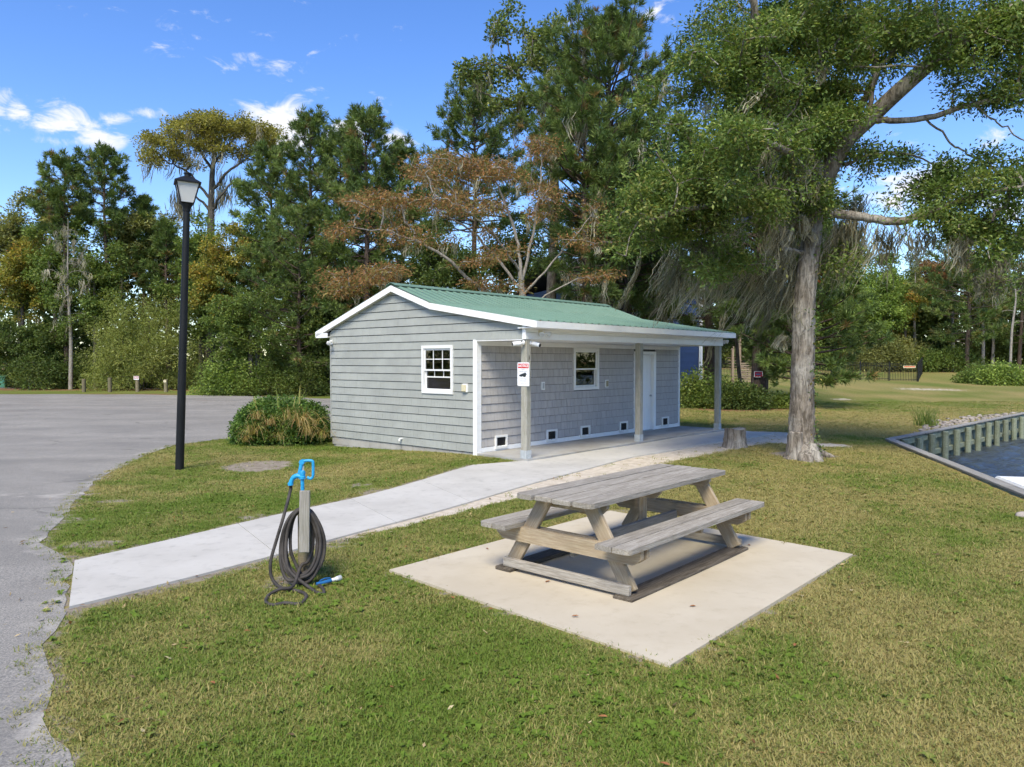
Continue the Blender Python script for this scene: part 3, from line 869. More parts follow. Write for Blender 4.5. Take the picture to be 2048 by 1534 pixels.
SHM = [unit_shingle(i) for i in range(5)]
VENTS = [(0.52, 0.90), (2.25, 2.63), (3.56, 3.94), (5.26, 5.64), (7.40, 7.78)]
holes = [(WIN_P[0] - .055, WIN_P[1] + .055, WIN_P[2] - .055, 2.5), (5.965, 7.075, 0, 2.4)] + [(a + .01, b - .01, 0.15, 0.41) for a, b in VENTS]
spots = []
z = 0.205
while z < 2.29:
    h = min(CH, 2.315 - z)
    iv = [(0.125, 8.36)]
    for hx0, hx1, hz0, hz1 in holes:
        if hz0 < z + CH * 0.6 and hz1 > z + CH * 0.4:
            iv = [s for a, b in iv for s in ((a, min(b, hx0)), (max(a, hx1), b)) if s[1] - s[0] > 0.02]
    for a, b in iv:
        x = a; fst = True
        while x < b - 1e-4:
            w = r_.choice((0.12, 0.145, 0.17, 0.2, 0.225)) * (r_.uniform(.35, 1) if fst else 1); fst = False
            if b - (x + w) < 0.05: w = b - x
            spots.append((x, z, w, h)); x += w
    z += CH
spots.sort(key=lambda s: s[0])
near, rest = spots[:300], spots[300:]
for x, z, w, h in near:
    o = link('shingle', SHM[r_.randrange(5)], None, porw)
    o.location = (x, 0, z); o.scale = (w, 1, h / CH)
mb = MB()
for x, z, w, h in rest:
    me = SHM[r_.randrange(5)]
    mb.add([(v.co.x * w + x, v.co.y, v.co.z * h / CH + z) for v in me.vertices], [tuple(p.vertices) for p in me.polygons])
o = mb.build('shingles', M['shingle'], porw); o['kind'] = 'stuff'
# back and far walls, floor, ceiling
mb = MB().box(0.11, HL, HD - 0.11, HD, 0.105, 2.72); mb.build('back_wall', M['siding'], house)
mb = MB().box(HL - 0.10, HL, 0.11, HD - 0.11, 0.105, 2.72).prism([(-1.27, 2.725), (1.30, 3.15), (2.60, 3.60), (5.09, 2.80), (5.09, 2.725)], 'x', HL - 0.10, HL)
mb.build('far_wall', M['siding'], house)
MB().box(0.11, HL - 0.1, 0.11, HD - 0.11, 0.08, 0.12).build('floor', M['porchslab'], house)
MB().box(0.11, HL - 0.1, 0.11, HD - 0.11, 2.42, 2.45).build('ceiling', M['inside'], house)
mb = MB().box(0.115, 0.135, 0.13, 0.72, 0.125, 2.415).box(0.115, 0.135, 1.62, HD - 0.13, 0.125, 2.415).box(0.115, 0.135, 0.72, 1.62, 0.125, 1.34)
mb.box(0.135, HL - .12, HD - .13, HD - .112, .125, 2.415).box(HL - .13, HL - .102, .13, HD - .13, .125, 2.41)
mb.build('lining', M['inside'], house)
# foundation blocks along the end and back
fb = MB().box(0.03, 0.16, 0.03, HD - 0.03, -0.5, 0.102)
found = fb.build('foundation', M['block'], house)
for i in range(13):
    a = 0.04 + i * 0.392
    MB().box(0.0, 0.045, a + 0.004, min(a + 0.388, HD - .01), -0.085, 0.098, 0.004).build('block', M['block'], found)
    a = 0.04 + i * 0.392 - 0.196
    MB().box(0.0, 0.045, max(a + 0.004, .02), min(a + 0.388, HD - .01), -0.30, -0.092, 0.004).build('block', M['block'], found)
MB().box(0.16, HL, HD - .12, HD - .02, -0.5, 0.102).box(HL - .12, HL - .02, 0.05, HD - .12, -.5, .102).build('foundation', M['block'], house)
# trim
W_ = M['white']
MB().box(-0.035, 0.11, -0.028, 0.010, 0.03, 2.425, 0.004).box(-0.038, -0.0265, 0.0, 0.075, 0.028, 2.44, 0.003).build('corner_board', W_, house)
MB().box(-0.034, 0.0, HD - 0.015, HD + 0.02, 0.08, 2.72, 0.004).build('corner_board', M['siding'], house)
MB().box(HL - 0.045, HL + 0.03, -0.028, 0.11, 0.102, 2.42, 0.004).build('corner_board', W_, house)
MB().box(0.112, 5.96, -0.022, 0.012, 0.102, 0.20, 0.004).build('base_board', W_, house)
MB().box(7.08, 8.354, -0.022, 0.012, 0.102, 0.20, 0.004).build('base_board', W_, house)
MB().box(0.112, 8.354, -0.024, 0.012, 2.318, 2.42, 0.004).build('frieze_board', W_, house)
MB().box(0.0, 8.50, -1.30, 0.10, 2.424, 2.45).build('porch_ceiling', W_, house)
# header of the porch: two lapped boards
MB().box(0.03, 8.46, -1.345, -1.20, 2.425, 2.555, 0.005).build('header_board', W_, house)
MB().box(0.03, 8.46, -1.337, -1.21, 2.558, 2.72, 0.005).build('header_board', W_, house)
MB().box(-0.036, 0.026, -1.347, -1.262, 2.42, 2.715, 0.004).build('corner_board', W_, house)
MB().box(8.385, 8.455, -1.19, 0.0, 2.43, 2.70).build('header_board', W_, house)
MB().box(-0.030, 0.10, -1.26, 0.0, 2.406, 2.4225).build('soffit_board', W_, house)
# porch posts
for px_ in (0.065, 4.19, 8.30):
    root_o = None
    mb = MB().box(-1.15, 1.15, -0.07, 0.07, -0.07, 0.07, 0.008)
    o = mb.build('post', M['post'], house); o.location = (px_, -1.272, 1.265); o.rotation_euler = (0, R(-90), 0)
    b = MB().box(-0.076, 0.076, -0.076, -0.0715, 0.0, 0.16).box(-0.076, 0.076, 0.0715, 0.076, 0.0, 0.16).box(-0.076, -0.0715, -0.07, 0.07, 0.0, 0.16).box(0.0715, 0.076, -0.07, 0.07, 0, .16).box(-.09, .09, -.09, .09, .001, .008)
    q = b.build('post_base', M['galv'], o)
    q.matrix_parent_inverse = o.matrix_basis.inverted(); q.location = (px_, -1.272, FLOOR + 0.002)
# roof
XA, XB = -0.13, 8.50
def roof_panels(pA, pB, lift, name):
    """pA (y,z) top end, pB lower end; ribbed sheet panels side by side"""
    n = 9; w = (XB - XA) / n
    dy, dz = pB[0] - pA[0], pB[1] - pA[1]; Lg = math.hypot(dy, dz)
    ny_, nz_ = -dz / Lg * (1 if dy > 0 else -1), abs(dy) / Lg
    prof = []
    ribs = 4; rw = w / ribs
    for i in range(ribs):
        a = i * rw
        prof += [(a, 0), (a + rw * .36, 0), (a + rw * .44, .020), (a + rw * .60, .020), (a + rw * .68, 0)]
    prof.append((w + 0.0, 0))
    vs = []
    for end in (pA, pB):
        for lay in (0.0, -0.003):
            for (a, h) in prof: vs.append((a, end[0] + ny_ * (h + lift + lay), end[1] + nz_ * (h + lift + lay)))
    m_ = len(prof); fs = []
    for i in range(m_ - 1):
        fs += [(i, i + 1, 2 * m_ + i + 1, 2 * m_ + i), (m_ + i + 1, m_ + i, 3 * m_ + i, 3 * m_ + i + 1), (i, m_ + i, m_ + i + 1, i + 1), (2 * m_ + i, 2 * m_ + i + 1, 3 * m_ + i + 1, 3 * m_ + i)]
    for e in (0, m_ - 1): fs.append((e, 2 * m_ + e, 3 * m_ + e, m_ + e))
    me = bpy.data.meshes.new(name); me.from_pydata(vs, [], fs); me.materials.append(M['roof'])
    bm = bmesh.new(); bm.from_mesh(me); bmesh.ops.recalc_face_normals(bm, faces=bm.faces[:]); bm.to_mesh(me); bm.free()
    for i in range(n):
        o = link(name, me, None, house); o.location.x = XA + i * w
        # row of dark screw heads near the lower edge
    return Lg
roof_panels((2.60, 3.715), (1.22, 3.217), 0.026, 'roof_panel')
roof_panels((1.36, 3.265), (-1.70, 2.762), 0.004, 'roof_panel')
roof_panels((2.60, 3.715), (5.60, 2.742), 0.010, 'roof_panel')
mb = MB().prism([(2.40, 3.70), (2.60, 3.775), (2.80, 3.70), (2.80, 3.71), (2.60, 3.785), (2.40, 3.71)], 'x', XA - 0.01, XB + 0.01)
mb.build('ridge_cap', M['roof'], house)
MB().prism([(-1.60, 2.725), (1.30, 3.20), (2.60, 3.66), (5.5, 2.715), (5.5, 2.74), (2.60, 3.69), (1.30, 3.245), (-1.60, 2.755)], 'x', XA + 0.035, XB - 0.035).build('roof_deck', M['wallcore'], house)
mb = MB()
for i in range(36):                                   # screw heads in two rows of the lower sheets
    x = XA + 0.12 + i * 0.24
    for y in (-1.58, 1.15):
        zt = float(np.interp(y, [-1.70, 1.36], [2.762, 3.265])) + 0.004
        mb.lathe([(0.012, zt), (0.012, zt + 0.010), (0.005, zt + 0.013)], 6, (x, y))
o = mb.build('screw_heads', M['dark'], house); o['kind'] = 'stuff'
lt_ = MB(); lr = random.Random(11)                       # needles and leaves lying on the roof
for i in range(260):
    x = lr.uniform(-.05, 8.4); y = lr.choice((lr.uniform(-1.6, 1.2), lr.uniform(.9, 2.5)))
    zt = (float(np.interp(y, [-1.70, 1.36], [2.762, 3.265])) + .010 if y < 1.22 else float(np.interp(y, [1.22, 2.6], [3.217, 3.715])) + .034) + .014
    a = lr.uniform(0, 3.14); L = lr.uniform(.02, .06); w = lr.uniform(.003, .012); c, s_ = math.cos(a), math.sin(a); k = .17 if y < 1.22 else .36
    P4 = [(c * L, s_ * L), (-s_ * w, c * w), (-c * L, -s_ * L), (s_ * w, -c * w)]
    lt_.add([(x + p, y + q_, zt + q_ * k) for p, q_ in P4], [(0, 1, 2, 3)])
o = lt_.build('roof_litter', M['deck'], house, fix=False); o['kind'] = 'stuff'
# rake boards and eave fascia
def rake(x0, x1, pts, dn, nm='rake_board'):
    for (y0, z0), (y1, z1) in zip(pts[:-1], pts[1:]):
        MB().prism([(y0, z0), (y1, z1), (y1, z1 - dn), (y0, z0 - dn)], 'x', x0, x1).build(nm, W_, house)
RK = [(-1.67, 2.768), (1.30, 3.255), (2.60, 3.715), (5.58, 2.748)]
rake(XA, XA + 0.03, RK, 0.135); rake(XB - 0.03, XB, RK, 0.135)
rake(XA + 0.031, 0.010, [(a, b - 0.1) for a, b in RK], 0.022, 'soffit_board')
MB().box(XA, XB, -1.70, -1.672, 2.632, 2.764, 0.004).build('fascia', W_, house)
MB().box(XA, XB, 5.584, 5.612, 2.60, 2.742, 0.004).build('fascia', W_, house)
MB().box(XA + .03, XB - .03, -1.67, -1.20, 2.632, 2.648).build('soffit_board', W_, house)
MB().box(XA + .03, XB - .03, HD + 0.0, 5.58, 2.60, 2.615).build('soffit_board', W_, house)
MB().box(XA + 0.0, XA + .028, 5.10, 5.58, 2.585, 2.70).build('rake_board', W_, house)
# windows
def sash(mb, axis, a0, a1, z0, z1, d0, d1, t, b=None):
    b = b or t
    def bx(p0, p1, q0, q1):
        if axis == 'y': mb.box(d0, d1, p0, p1, q0, q1)
        else: mb.box(p0, p1, d0, d1, q0, q1)
    bx(a0, a0 + t, z0, z1); bx(a1 - t, a1, z0, z1); bx(a0 + t, a1 - t, z0, z0 + b); bx(a0 + t, a1 - t, z1 - t, z1)
    return bx
# end window
a0, a1, z0, z1 = WIN_E
win = MB(); sash(win, 'y', a0 - .065, a1 + .065, z0 - .065, z1 + .065, -0.042, 0.10, 0.066)
win = win.build('window', M['whiteplastic'], house)
zm = (z0 + z1) / 2 - .01
m_ = MB(); bx = sash(m_, 'y', a0 + .003, a1 - .003, zm - .02, z1 - .003, -0.014, 0.016, 0.036)
gy_ = [a0 + (a1 - a0) * k / 3 for k in (1, 2)]
for yy in gy_: m_.box(-0.006, 0.010, yy - .009, yy + .009, zm + .017, z1 - .04)
zc = (zm + z1) / 2
m_.box(-0.004, 0.008, a0 + .04, a1 - .04, zc - .009, zc + .009)
m_.build('upper_sash', M['whiteplastic'], win)
m_ = MB(); sash(m_, 'y', a0 + .003, a1 - .003, z0 + .003, zm + .018, 0.02, 0.05, 0.036)
zr = z0 + (zm - z0) * .66
for yy in gy_: m_.box(0.028, 0.044, yy - .008, yy + .008, zr, zm - .019)
m_.box(0.030, 0.042, a0 + .04, a1 - .04, zr - .014, zr + .014)
m_.build('lower_sash', M['whiteplastic'], win)
MB().box(0.000, 0.004, a0 + .036, a1 - .036, zm + .015, z1 - .036).build('pane', M['glass'], win)
MB().box(0.034, 0.038, a0 + .036, a1 - .036, z0 + .036, zm - .019).build('pane', M['glass'], win)
# porch window
a0, a1, z0, z1 = WIN_P
win = MB(); sash(win, 'x', a0 - .07, a1 + .07, z0 - .07, z1 + .066, -0.040, 0.10, 0.07)
win = win.build('window', M['whiteplastic'], house)
zm = (z0 + z1) / 2
m_ = MB(); sash(m_, 'x', a0 + .003, a1 - .003, zm - .02, z1 - .003, -0.014, 0.016, 0.032); m_.build('upper_sash', M['whiteplastic'], win)
m_ = MB(); sash(m_, 'x', a0 + .003, a1 - .003, z0 + .003, zm + .018, 0.02, 0.05, 0.042); m_.build('lower_sash', M['whiteplastic'], win)
MB().box(a0 + .03, a1 - .03, 0.0, 0.004, zm + .012, z1 - .03).build('pane', M['glass'], win)
MB().box(a0 + .04, a1 - .04, 0.034, 0.038, z0 + .04, zm - .02).build('pane', M['glass'], win)
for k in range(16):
    MB().box(a0 + .02, a1 - .02, 0.112, 0.118, 1.46 + k * .05, 1.503 + k * .05).build('reflection_slat', M['panereflect'], win)  # added slats, their pale colour stands in for the reflection in the panes
# door with casing
a0, a1, z0, z1 = DOOR
dr = MB().box(a0 + .03, a1 - .03, 0.060, 0.10, z0 + 0.012, z1 - .03, 0.003)
for (p, q, s_, t_) in ((.14, .42, .2, .95), (.50, .78, .2, .95), (.14, .42, 1.12, 1.85), (.50, .78, 1.12, 1.85)):
    dr.box(a0 + p, a0 + q, 0.052, 0.0602, z0 + s_, z0 + t_, 0.003)
dr = dr.build('door', W_, house)
MB().lathe([(0.028, -0.02), (0.028, 0.02), (0.022, .03)], 10).build('handle', M['galv'], dr, True, (a1 - .10, 0.02, 1.05), (R(90), 0, 0))
m_ = MB().box(a0 - .06, a0 + .025, -0.036, 0.105, z0 + .002, z1 + .06, .003).box(a1 - .025, a1 + .09, -0.036, 0.105, z0 + .002, z1 + .06, .003).box(a0 + .026, a1 - .026, -0.036, 0.105, z1 - .025, z1 + .06, .003)
m_.build('door_casing', W_, house)
MB().box(a0, a1, -0.03, 0.1, 0.1025, 0.112).build('threshold', M['galv'], house)
# vents near the porch floor
for a, b in VENTS:
    m_ = MB(); sash(m_, 'x', a, b, 0.145, 0.425, -0.05, 0.012, 0.042)
    v_ = m_.build('vent', M['whiteplastic'], house)
    gl = MB().box(a + .042, b - .042, -0.012, -0.006, 0.187, 0.383)
    for k in range(1, 4): gl.box(a + .042, b - .042, -0.022, -0.0115, 0.187 + .049 * k - .006, 0.187 + .049 * k + .002)
    gl.box((a + b) / 2 - .006, (a + b) / 2 + .006, -.026, -.0225, .187, .383)
    gl.build('grille', M['dark'], v_)
# outlet boxes
m_ = MB().box(2.06, 2.18, -0.040, 0.0, 1.345, 1.53, .006); o = m_.build('outlet_box', M['whiteplastic'], house)
MB().box(2.09, 2.15, -0.047, -0.0405, 1.375, 1.50, .003).build('cover', M['galv'], o)
m_ = MB().box(4.61, 4.76, -0.030, 0.0, 1.335, 1.525, .006); o = m_.build('outlet_box', M['whiteplastic'], house)
MB().box(4.64, 4.73, -0.045, -0.0305, 1.355, 1.505, .004).build('cover', M['tan'], o)
m_ = MB().box(-0.05, -0.01, 0.23, 0.375, 1.35, 1.53, .006); o = m_.build('outlet_box', M['whiteplastic'], house)
MB().box(-0.085, -0.0505, 0.27, 0.37, 1.37, 1.51, .006).build('cover', M['cream'], o)
MB().tube([(0.02, 2.36, .235), (-.06, 2.36, .235), (-.09, 2.36, .225), (-.10, 2.36, .19)], .022, 8).build('drain_pipe', M['whiteplastic'], house, True)
# what shows through the end window
o = MB().prism([(0.30, -.855), (1.05, -.855), (1.05, 0.0), (0.62, 0.62), (0.42, 0.66), (.30, .0)], 'x', -0.2, 0.2).build('orange_object', M['orange'], None)
p_ = bl(1.0, 0.28); o.location = (p_[0], p_[1], 0.98); o.rotation_euler = (0, 0, TH)
tag(o, 'orange object seen through the end window of the grey building', 'container')

# ---- things fixed to the building
def bw(x, y, z): p = bl(x, y); return (p[0], p[1], z)
def text(body, size, mat, parent, loc, rot, name='lettering', ext=0.0008, bold=0.0, sx=1.0):
    c = bpy.data.curves.new(name, 'FONT'); c.body = body; c.size = size; c.align_x = 'CENTER'; c.align_y = 'CENTER'
    c.extrude = ext; c.offset = bold; c.resolution_u = 2
    t_ = bpy.data.objects.new(name, c); COL.objects.link(t_); bpy.context.view_layer.update()
    me = bpy.data.meshes.new_from_object(t_.evaluated_get(bpy.context.evaluated_depsgraph_get())); bpy.data.objects.remove(t_)
    me.materials.clear(); me.materials.append(mat)
    o = bpy.data.objects.new(name, me); COL.objects.link(o)
    o.parent = parent; o.location = loc; o.rotation_euler = rot; o.scale = (sx, 1, 1)
    return o
# notice sign: local x to the right as read, y up ... built standing, facing local -y
def rrect(w, h, r, n=4):
    out = []
    for cx, cz, a in ((w / 2 - r, h / 2 - r, 0), (-w / 2 + r, h / 2 - r, 90), (-w / 2 + r, -h / 2 + r, 180), (w / 2 - r, -h / 2 + r, 270)):
        for k in range(n + 1):
            t = R(a + 90 * k / n); out.append((cx + r * math.cos(t), cz + r * math.sin(t)))
    return out
sgn = empty('notice_sign', bw(0.065 - 0.0745, -1.272, 1.745), TH - R(90), 'white and red NOTICE video surveillance sign on the nearest porch post', 'sign')
MB().prism(rrect(0.305, 0.46, 0.02), 'y', -0.003, 0.0).build('plate', M['signwhite'], sgn)
MB().prism([(-.135, .115), (.135, .115), (.135, .205), (-.135, .205)], 'y', -0.0045, -0.0032).build('red_band', M['red'], sgn)
RX = (R(90), 0, 0)
text('NOTICE', 0.070, M['signwhite'], sgn, (0, -0.006, 0.160), RX, bold=0.0022, sx=0.98)
text('VIDEO', 0.034, M['greyink'], sgn, (0, -0.004, 0.092), RX)
text('SURVEILLANCE', 0.034, M['greyink'], sgn, (0, -0.004, 0.050), RX, sx=.92)
MB().prism([(-.105, -.022), (-.09, -.010), (.03, .028), (.072, .026), (.085, -.012), (.066, -.018), (.072, -.036), (.03, -.058), (.008, -.05), (-.01, -.040), (-.055, -.05), (-.098, -.04)], 'y', -0.0045, -0.0032).build('camera_symbol', M['ink'], sgn)
text('24 HOUR VIDEO', 0.024, M['greyink'], sgn, (0, -0.004, -0.092), RX)
text('RECORDING', 0.026, M['greyink'], sgn, (0, -0.004, -0.132), RX)
text('Trespassers will', 0.022, M['greyink'], sgn, (0, -0.004, -0.172), RX)
MB().lathe([(0.006, 0), (0.006, .004)], 8).build('screw', M['galv'], sgn, False, (0, -0.003, 0.215), RX)
MB().lathe([(0.006, 0), (0.006, .004)], 8).build('screw', M['galv'], sgn, False, (0, -0.003, -0.215), RX)

def sec_camera(loc, rz, tilt, label):
    root = empty('security_camera', loc, rz, label, 'camera', 'security cameras on the porch post')
    MB().lathe([(0.045, -.075), (0.045, -.05), (0.02, -.045)], 14).build('mount', M['whiteplastic'], root, True, (0, 0, 0), (0, R(90), 0))
    MB().tube([(-.05, 0, 0), (-.02, 0, -.01), (.0, 0, -.01)], .018, 8).build('bracket', M['whiteplastic'], root, True)
    b = MB().lathe([(0.030, -.085), (0.042, -.075), (0.044, .08), (0.040, .088)], 16).build('housing', M['whiteplastic'], root, True, (.07, 0, -.02), (0, R(90 + tilt), 0))
    MB().lathe([(0.038, .0), (0.038, .006), (0.012, .010)], 16).build('lens', M['dark'], b, True, (0, 0, .083))
    return root
sec_camera(bw(0.065 - 0.165, -1.272, 2.355), TH + R(180) + R(-32), 6, 'white camera on nearest porch post, pointing toward the asphalt lot')
sec_camera(bw(0.145, -1.272 - 0.12, 2.345), TH - R(90) + R(5), 14, 'white camera with dark lens on nearest porch post, facing the table')

def flood(loc, rz, spread, label, heads=2):
    root = empty('flood_light', loc, rz, label, 'flood light', 'flood lights under the eaves')
    MB().box(-.012, 0.01, -.055, .055, -.055, .055, .004).build('junction_plate', M['cream'] if heads == 2 else M['whiteplastic'], root)
    for s in ((-1, 1) if heads == 2 else (1,)):
        a = R(spread * s)
        d = np.array([math.cos(a), math.sin(a), -.35]); d /= np.linalg.norm(d)
        st = np.array([.01, .03 * s, 0.01]); e = st + np.array([.05, .035 * s, 0.0])
        MB().tube([st, (st + e) / 2 + np.array([0, 0, .008]), e], .012, 8).build('arm', M['cream'], root, True)
        q = Vector(d).to_track_quat('Z', 'Y').to_euler()
        h = MB().lathe([(0.018, 0), (0.028, .03), (0.052, .10), (0.057, .115)], 16).build('head', M['silver'], root, True, tuple(e), q)
        MB().lathe([(0.052, 0), (0.045, .014), (0.02, .022)], 16).build('lens', M['frost'], h, True, (0, 0, .112))
    return root
flood(bw(0.42, -1.347, 2.545), TH - R(90), 42, 'twin flood light on the white header beside the nearest porch post')
flood(bw(8.475, -1.27, 2.56), TH - R(45), 40, 'twin flood light at the far end of the porch header')
flood(bw(-0.045, 5.05, 2.47), TH + R(180), 30, 'single white flood light under the low rear eave of the gable', 1)

# ---------------------------------------------------------------- lamp post
lp = gp(359, 939)
lamp = empty('lamp_post', (lp[0], lp[1], lp[2]), R(-25), 'tall black lamp post with four-sided frosted lantern beside the asphalt', 'lamp post')
lamp.rotation_euler = Euler((0, 0, R(-65)))
lean = Matrix.Rotation(R(2.1), 3, 'Y') @ Matrix.Rotation(R(-0.6), 3, 'X') @ Matrix.Rotation(R(-63), 3, 'Z')
lamp.rotation_euler = lean.to_euler(); lamp.scale = (1, 1, 1.025)
MB().lathe([(0.080, -0.3), (0.080, 0.02), (0.078, 1.2), (0.060, 4.90)], 20).build('pole', M['black'], lamp, True)
MB().lathe([(0.062, 4.90), (0.072, 4.905), (0.072, 4.96), (0.085, 4.99), (0.10, 5.02), (0.10, 5.035)], 20).build('collar', M['black'], lamp, True)
def frustum(mb, s0, z0, s1, z1):
    a, b = s0 / 2, s1 / 2
    return mb.add([(-a, -a, z0), (a, -a, z0), (a, a, z0), (-a, a, z0), (-b, -b, z1), (b, -b, z1), (b, b, z1), (-b, b, z1)],
                  [(3, 2, 1, 0), (4, 5, 6, 7), (0, 1, 5, 4), (1, 2, 6, 5), (2, 3, 7, 6), (3, 0, 4, 7)])
lan = frustum(MB(), 0.20, 5.035, 0.255, 5.06).build('lantern_base', M['black'], lamp)
for k in range(4):
    a = R(90 * k)
    c, s = math.cos(a), math.sin(a)
    def rt(x, y, z): return (c * x - s * y, s * x + c * y, z)
    # bar on the corner
    MB().tube([rt(.118, .118, 5.055), rt(.205, .205, 5.42)], .013, 6).build('frame_bar', M['black'], lamp)
    P0 = [rt(.113, -.105, 5.058), rt(.113, .105, 5.058), rt(.196, .19, 5.415), rt(.196, -.19, 5.415)]
    P1 = [rt(.109, -.105, 5.058), rt(.109, .105, 5.058), rt(.192, .19, 5.415), rt(.192, -.19, 5.415)]
    MB().add(P0 + P1, [(0, 1, 2, 3), (7, 6, 5, 4), (0, 4, 5, 1), (1, 5, 6, 2), (2, 6, 7, 3), (3, 7, 4, 0)]).build('pane', M['frost'], lamp)
rf = frustum(MB(), 0.47, 5.415, 0.475, 5.44); frustum(rf, 0.47, 5.4405, 0.16, 5.545)
rf.build('lantern_roof', M['black'], lamp)
MB().lathe([(0.062, 5.54), (0.060, 5.60), (0.074, 5.605), (0.074, 5.625), (0.05, 5.63)], 16).build('finial_cap', M['black'], lamp, True)
MB().lathe([(0.02, 5.06), (0.02, 5.10), (0.055, 5.14), (0.065, 5.19), (0.045, 5.25), (0.01, 5.265)], 14).build('bulb', M['signwhite'], lamp, True)

# ---------------------------------------------------------------- picnic table
TA = R(48.6)
table = empty('picnic_table', (1.20, 7.33, float(g(1.2, 7.33)) + 0.0235), TA, 'weathered grey timber picnic table with attached benches on the cream pad', 'picnic table')
def beam(name, p0, p1, w, t, mat, up=(0, 0, 1), ch=0.006, parent=table, cut=0.0):
    """a board from p0 to p1, its own X along it; w across 'up', t along 'up'"""
    p0, p1 = Vector(p0), Vector(p1)
    x = (p1 - p0); L = x.length; x.normalize()
    z = Vector(up); z = (z - x * z.dot(x)).normalized(); y = z.cross(x)
    if cut:
        h = L / 2
        mb = MB().prism([(-h, -w / 2 + cut), (-h + cut, -w / 2), (h - cut, -w / 2), (h, -w / 2 + cut), (h, w / 2 - cut), (h - cut, w / 2), (-h + cut, w / 2), (-h, w / 2 - cut)], 'z', -t / 2, t / 2)
    else:
        mb = MB().box(-L / 2, L / 2, -w / 2, w / 2, -t / 2, t / 2, ch)
    o = mb.build(name, mat, parent)
    m = Matrix((x, y, z)).transposed().to_4x4(); m.translation = (p0 + p1) / 2
    o.matrix_basis = m
    return o
for i in range(4):
    y = -0.4275 + 0.1065 + i * 0.213
    j = random.Random(i).uniform(-0.012, 0.012)
    edge = 0.0
    beam('top_board', (-1.30 + j, y, 0.765), (1.27 + j, y, 0.765), 0.190, 0.044, M['table'], ch=0.005) if i in (1, 2) else None
    if i in (0, 3):
        s = -1 if i == 0 else 1
        h = 1.285; w = 0.096; c = 0.05
        if s < 0: poly = [(-h, w), (h, w), (h, -w + c), (h - c * .3, -w + c * .3), (h - c, -w), (-h + c, -w), (-h + c * .3, -w + c * .3), (-h, -w + c)]
        else: poly = [(-h, -w), (h, -w), (h, w - c), (h - c * .3, w - c * .3), (h - c, w), (-h + c, w), (-h + c * .3, w - c * .3), (-h, w - c)]
        o = MB().prism(poly, 'z', -.022, .022).build('top_board', M['table'], table); o.location = (-.015 + j, y, 0.765)
for s in (-1, 1):
    for k, yy in ((0, 0.575), (1, 0.745)):
        h, w, c = 1.35, 0.080, 0.045
        poly = [(-h, -w), (h, -w), (h, w - c * k), (h - c * k * .3, w - c * k * .3), (h - c * k, w), (-h + c * k, w), (-h + c * k * .3, w - c * k * .3), (-h, w - c * k)]
        if not k: poly = [(-h, -w), (h, -w), (h, w), (-h, w)]
        if s < 0: poly = [(a, -b) for a, b in poly][::-1]
        o = MB().prism(poly, 'z', -.022, .022).build('bench_board', M['table'], table); o.location = (0.0, s * yy, 0.458)
for xl in (-1.06, 0.95):
    so_ = -1 if xl < 0 else 1
    for s in (-1, 1):
        beam('leg', (xl, s * 0.665, 0.045), (xl, s * 0.235, 0.742), 0.14, 0.045, M['tleg'], up=(1, 0, 0))
    for q in (-1, 1):
        o = MB().prism([(-.80, -.02), (-.72, -.075), (.72, -.075), (.80, -.02), (.80, .065), (-.80, .065)], 'z', -.0215, .0215).build('seat_support', M['tleg'], table)
        o.matrix_basis = Matrix(((0, 0, 1, xl + q * 0.0455), (1, 0, 0, 0), (0, 1, 0, 0.371), (0, 0, 0, 1)))
    o = MB().prism([(-.40, .0), (-.34, -.055), (.34, -.055), (.40, .0), (.40, .035), (-.40, .035)], 'z', -.0215, .0215).build('top_cleat', M['tleg'], table)
    o.matrix_basis = Matrix(((0, 0, 1, xl - so_ * 0.0455), (1, 0, 0, 0), (0, 1, 0, 0.706), (0, 0, 0, 1)))
    beam('foot_tie', (xl + so_ * 0.070, -0.70, 0.080), (xl + so_ * 0.070, 0.70, 0.080), 0.045, 0.085, M['table'])
o = MB().prism([(-.36, .0), (-.30, -.055), (.30, -.055), (.36, .0), (.36, .035), (-.36, .035)], 'z', -.0215, .0215).build('top_cleat', M['tleg'], table)
o.matrix_basis = Matrix(((0, 0, 1, -.05), (1, 0, 0, 0), (0, 1, 0, 0.706), (0, 0, 0, 1)))
for s in (-1, 1):
    beam('skid', (-1.20, s * 0.665, 0.020), (1.07, s * 0.665, 0.020), 0.19, 0.036, M['skid'], ch=0.008)
    o = beam('bench_cleat', (-.05, s * 0.50, 0.410), (-.05, s * 0.80, 0.410), 0.045, 0.045, M['tleg'])
beam('stretcher', (-1.0, 0.0, 0.285), (0.90, 0.0, 0.285), 0.045, 0.14, M['plank'])
beam('strut', (0.30, 0.05, 0.24), (0.30, 0.05, 0.74), 0.045, 0.09, M['tleg'], up=(1, 0, 0))

# ---------------------------------------------------------------- yard hydrant, its post and hose
hp = gp(612, 1158)
hx, hy, hz = hp
pile = empty('timber_post', (hx, hy, hz), R(4), 'short greenish timber post with a grey plank nailed on, behind coiled hose', 'post')
o = MB().lathe([(0.072, -0.2), (0.072, 0.0), (0.070, 0.62), (0.064, 0.635)], 14).build('post', M['pile'], pile, True)
o.rotation_euler = (0, 0, 0)
o = MB().box(-0.275, 0.275, -0.045, 0.045, -0.018, 0.018, 0.003).build('plank', M['plank'], pile)
o.matrix_basis = Matrix(((0, 1, 0, 0.028), (0, 0, -1, -0.172), (1, 0, 0, 0.570), (0, 0, 0, 1))) @ Matrix.Rotation(R(1), 4, 'Z')
hyd = empty('yard_hydrant', (hx - 0.050, hy + 0.088, hz), R(0), 'bright blue yard hydrant with lever handle behind a wooden post', 'hydrant')
B_ = M['blue']
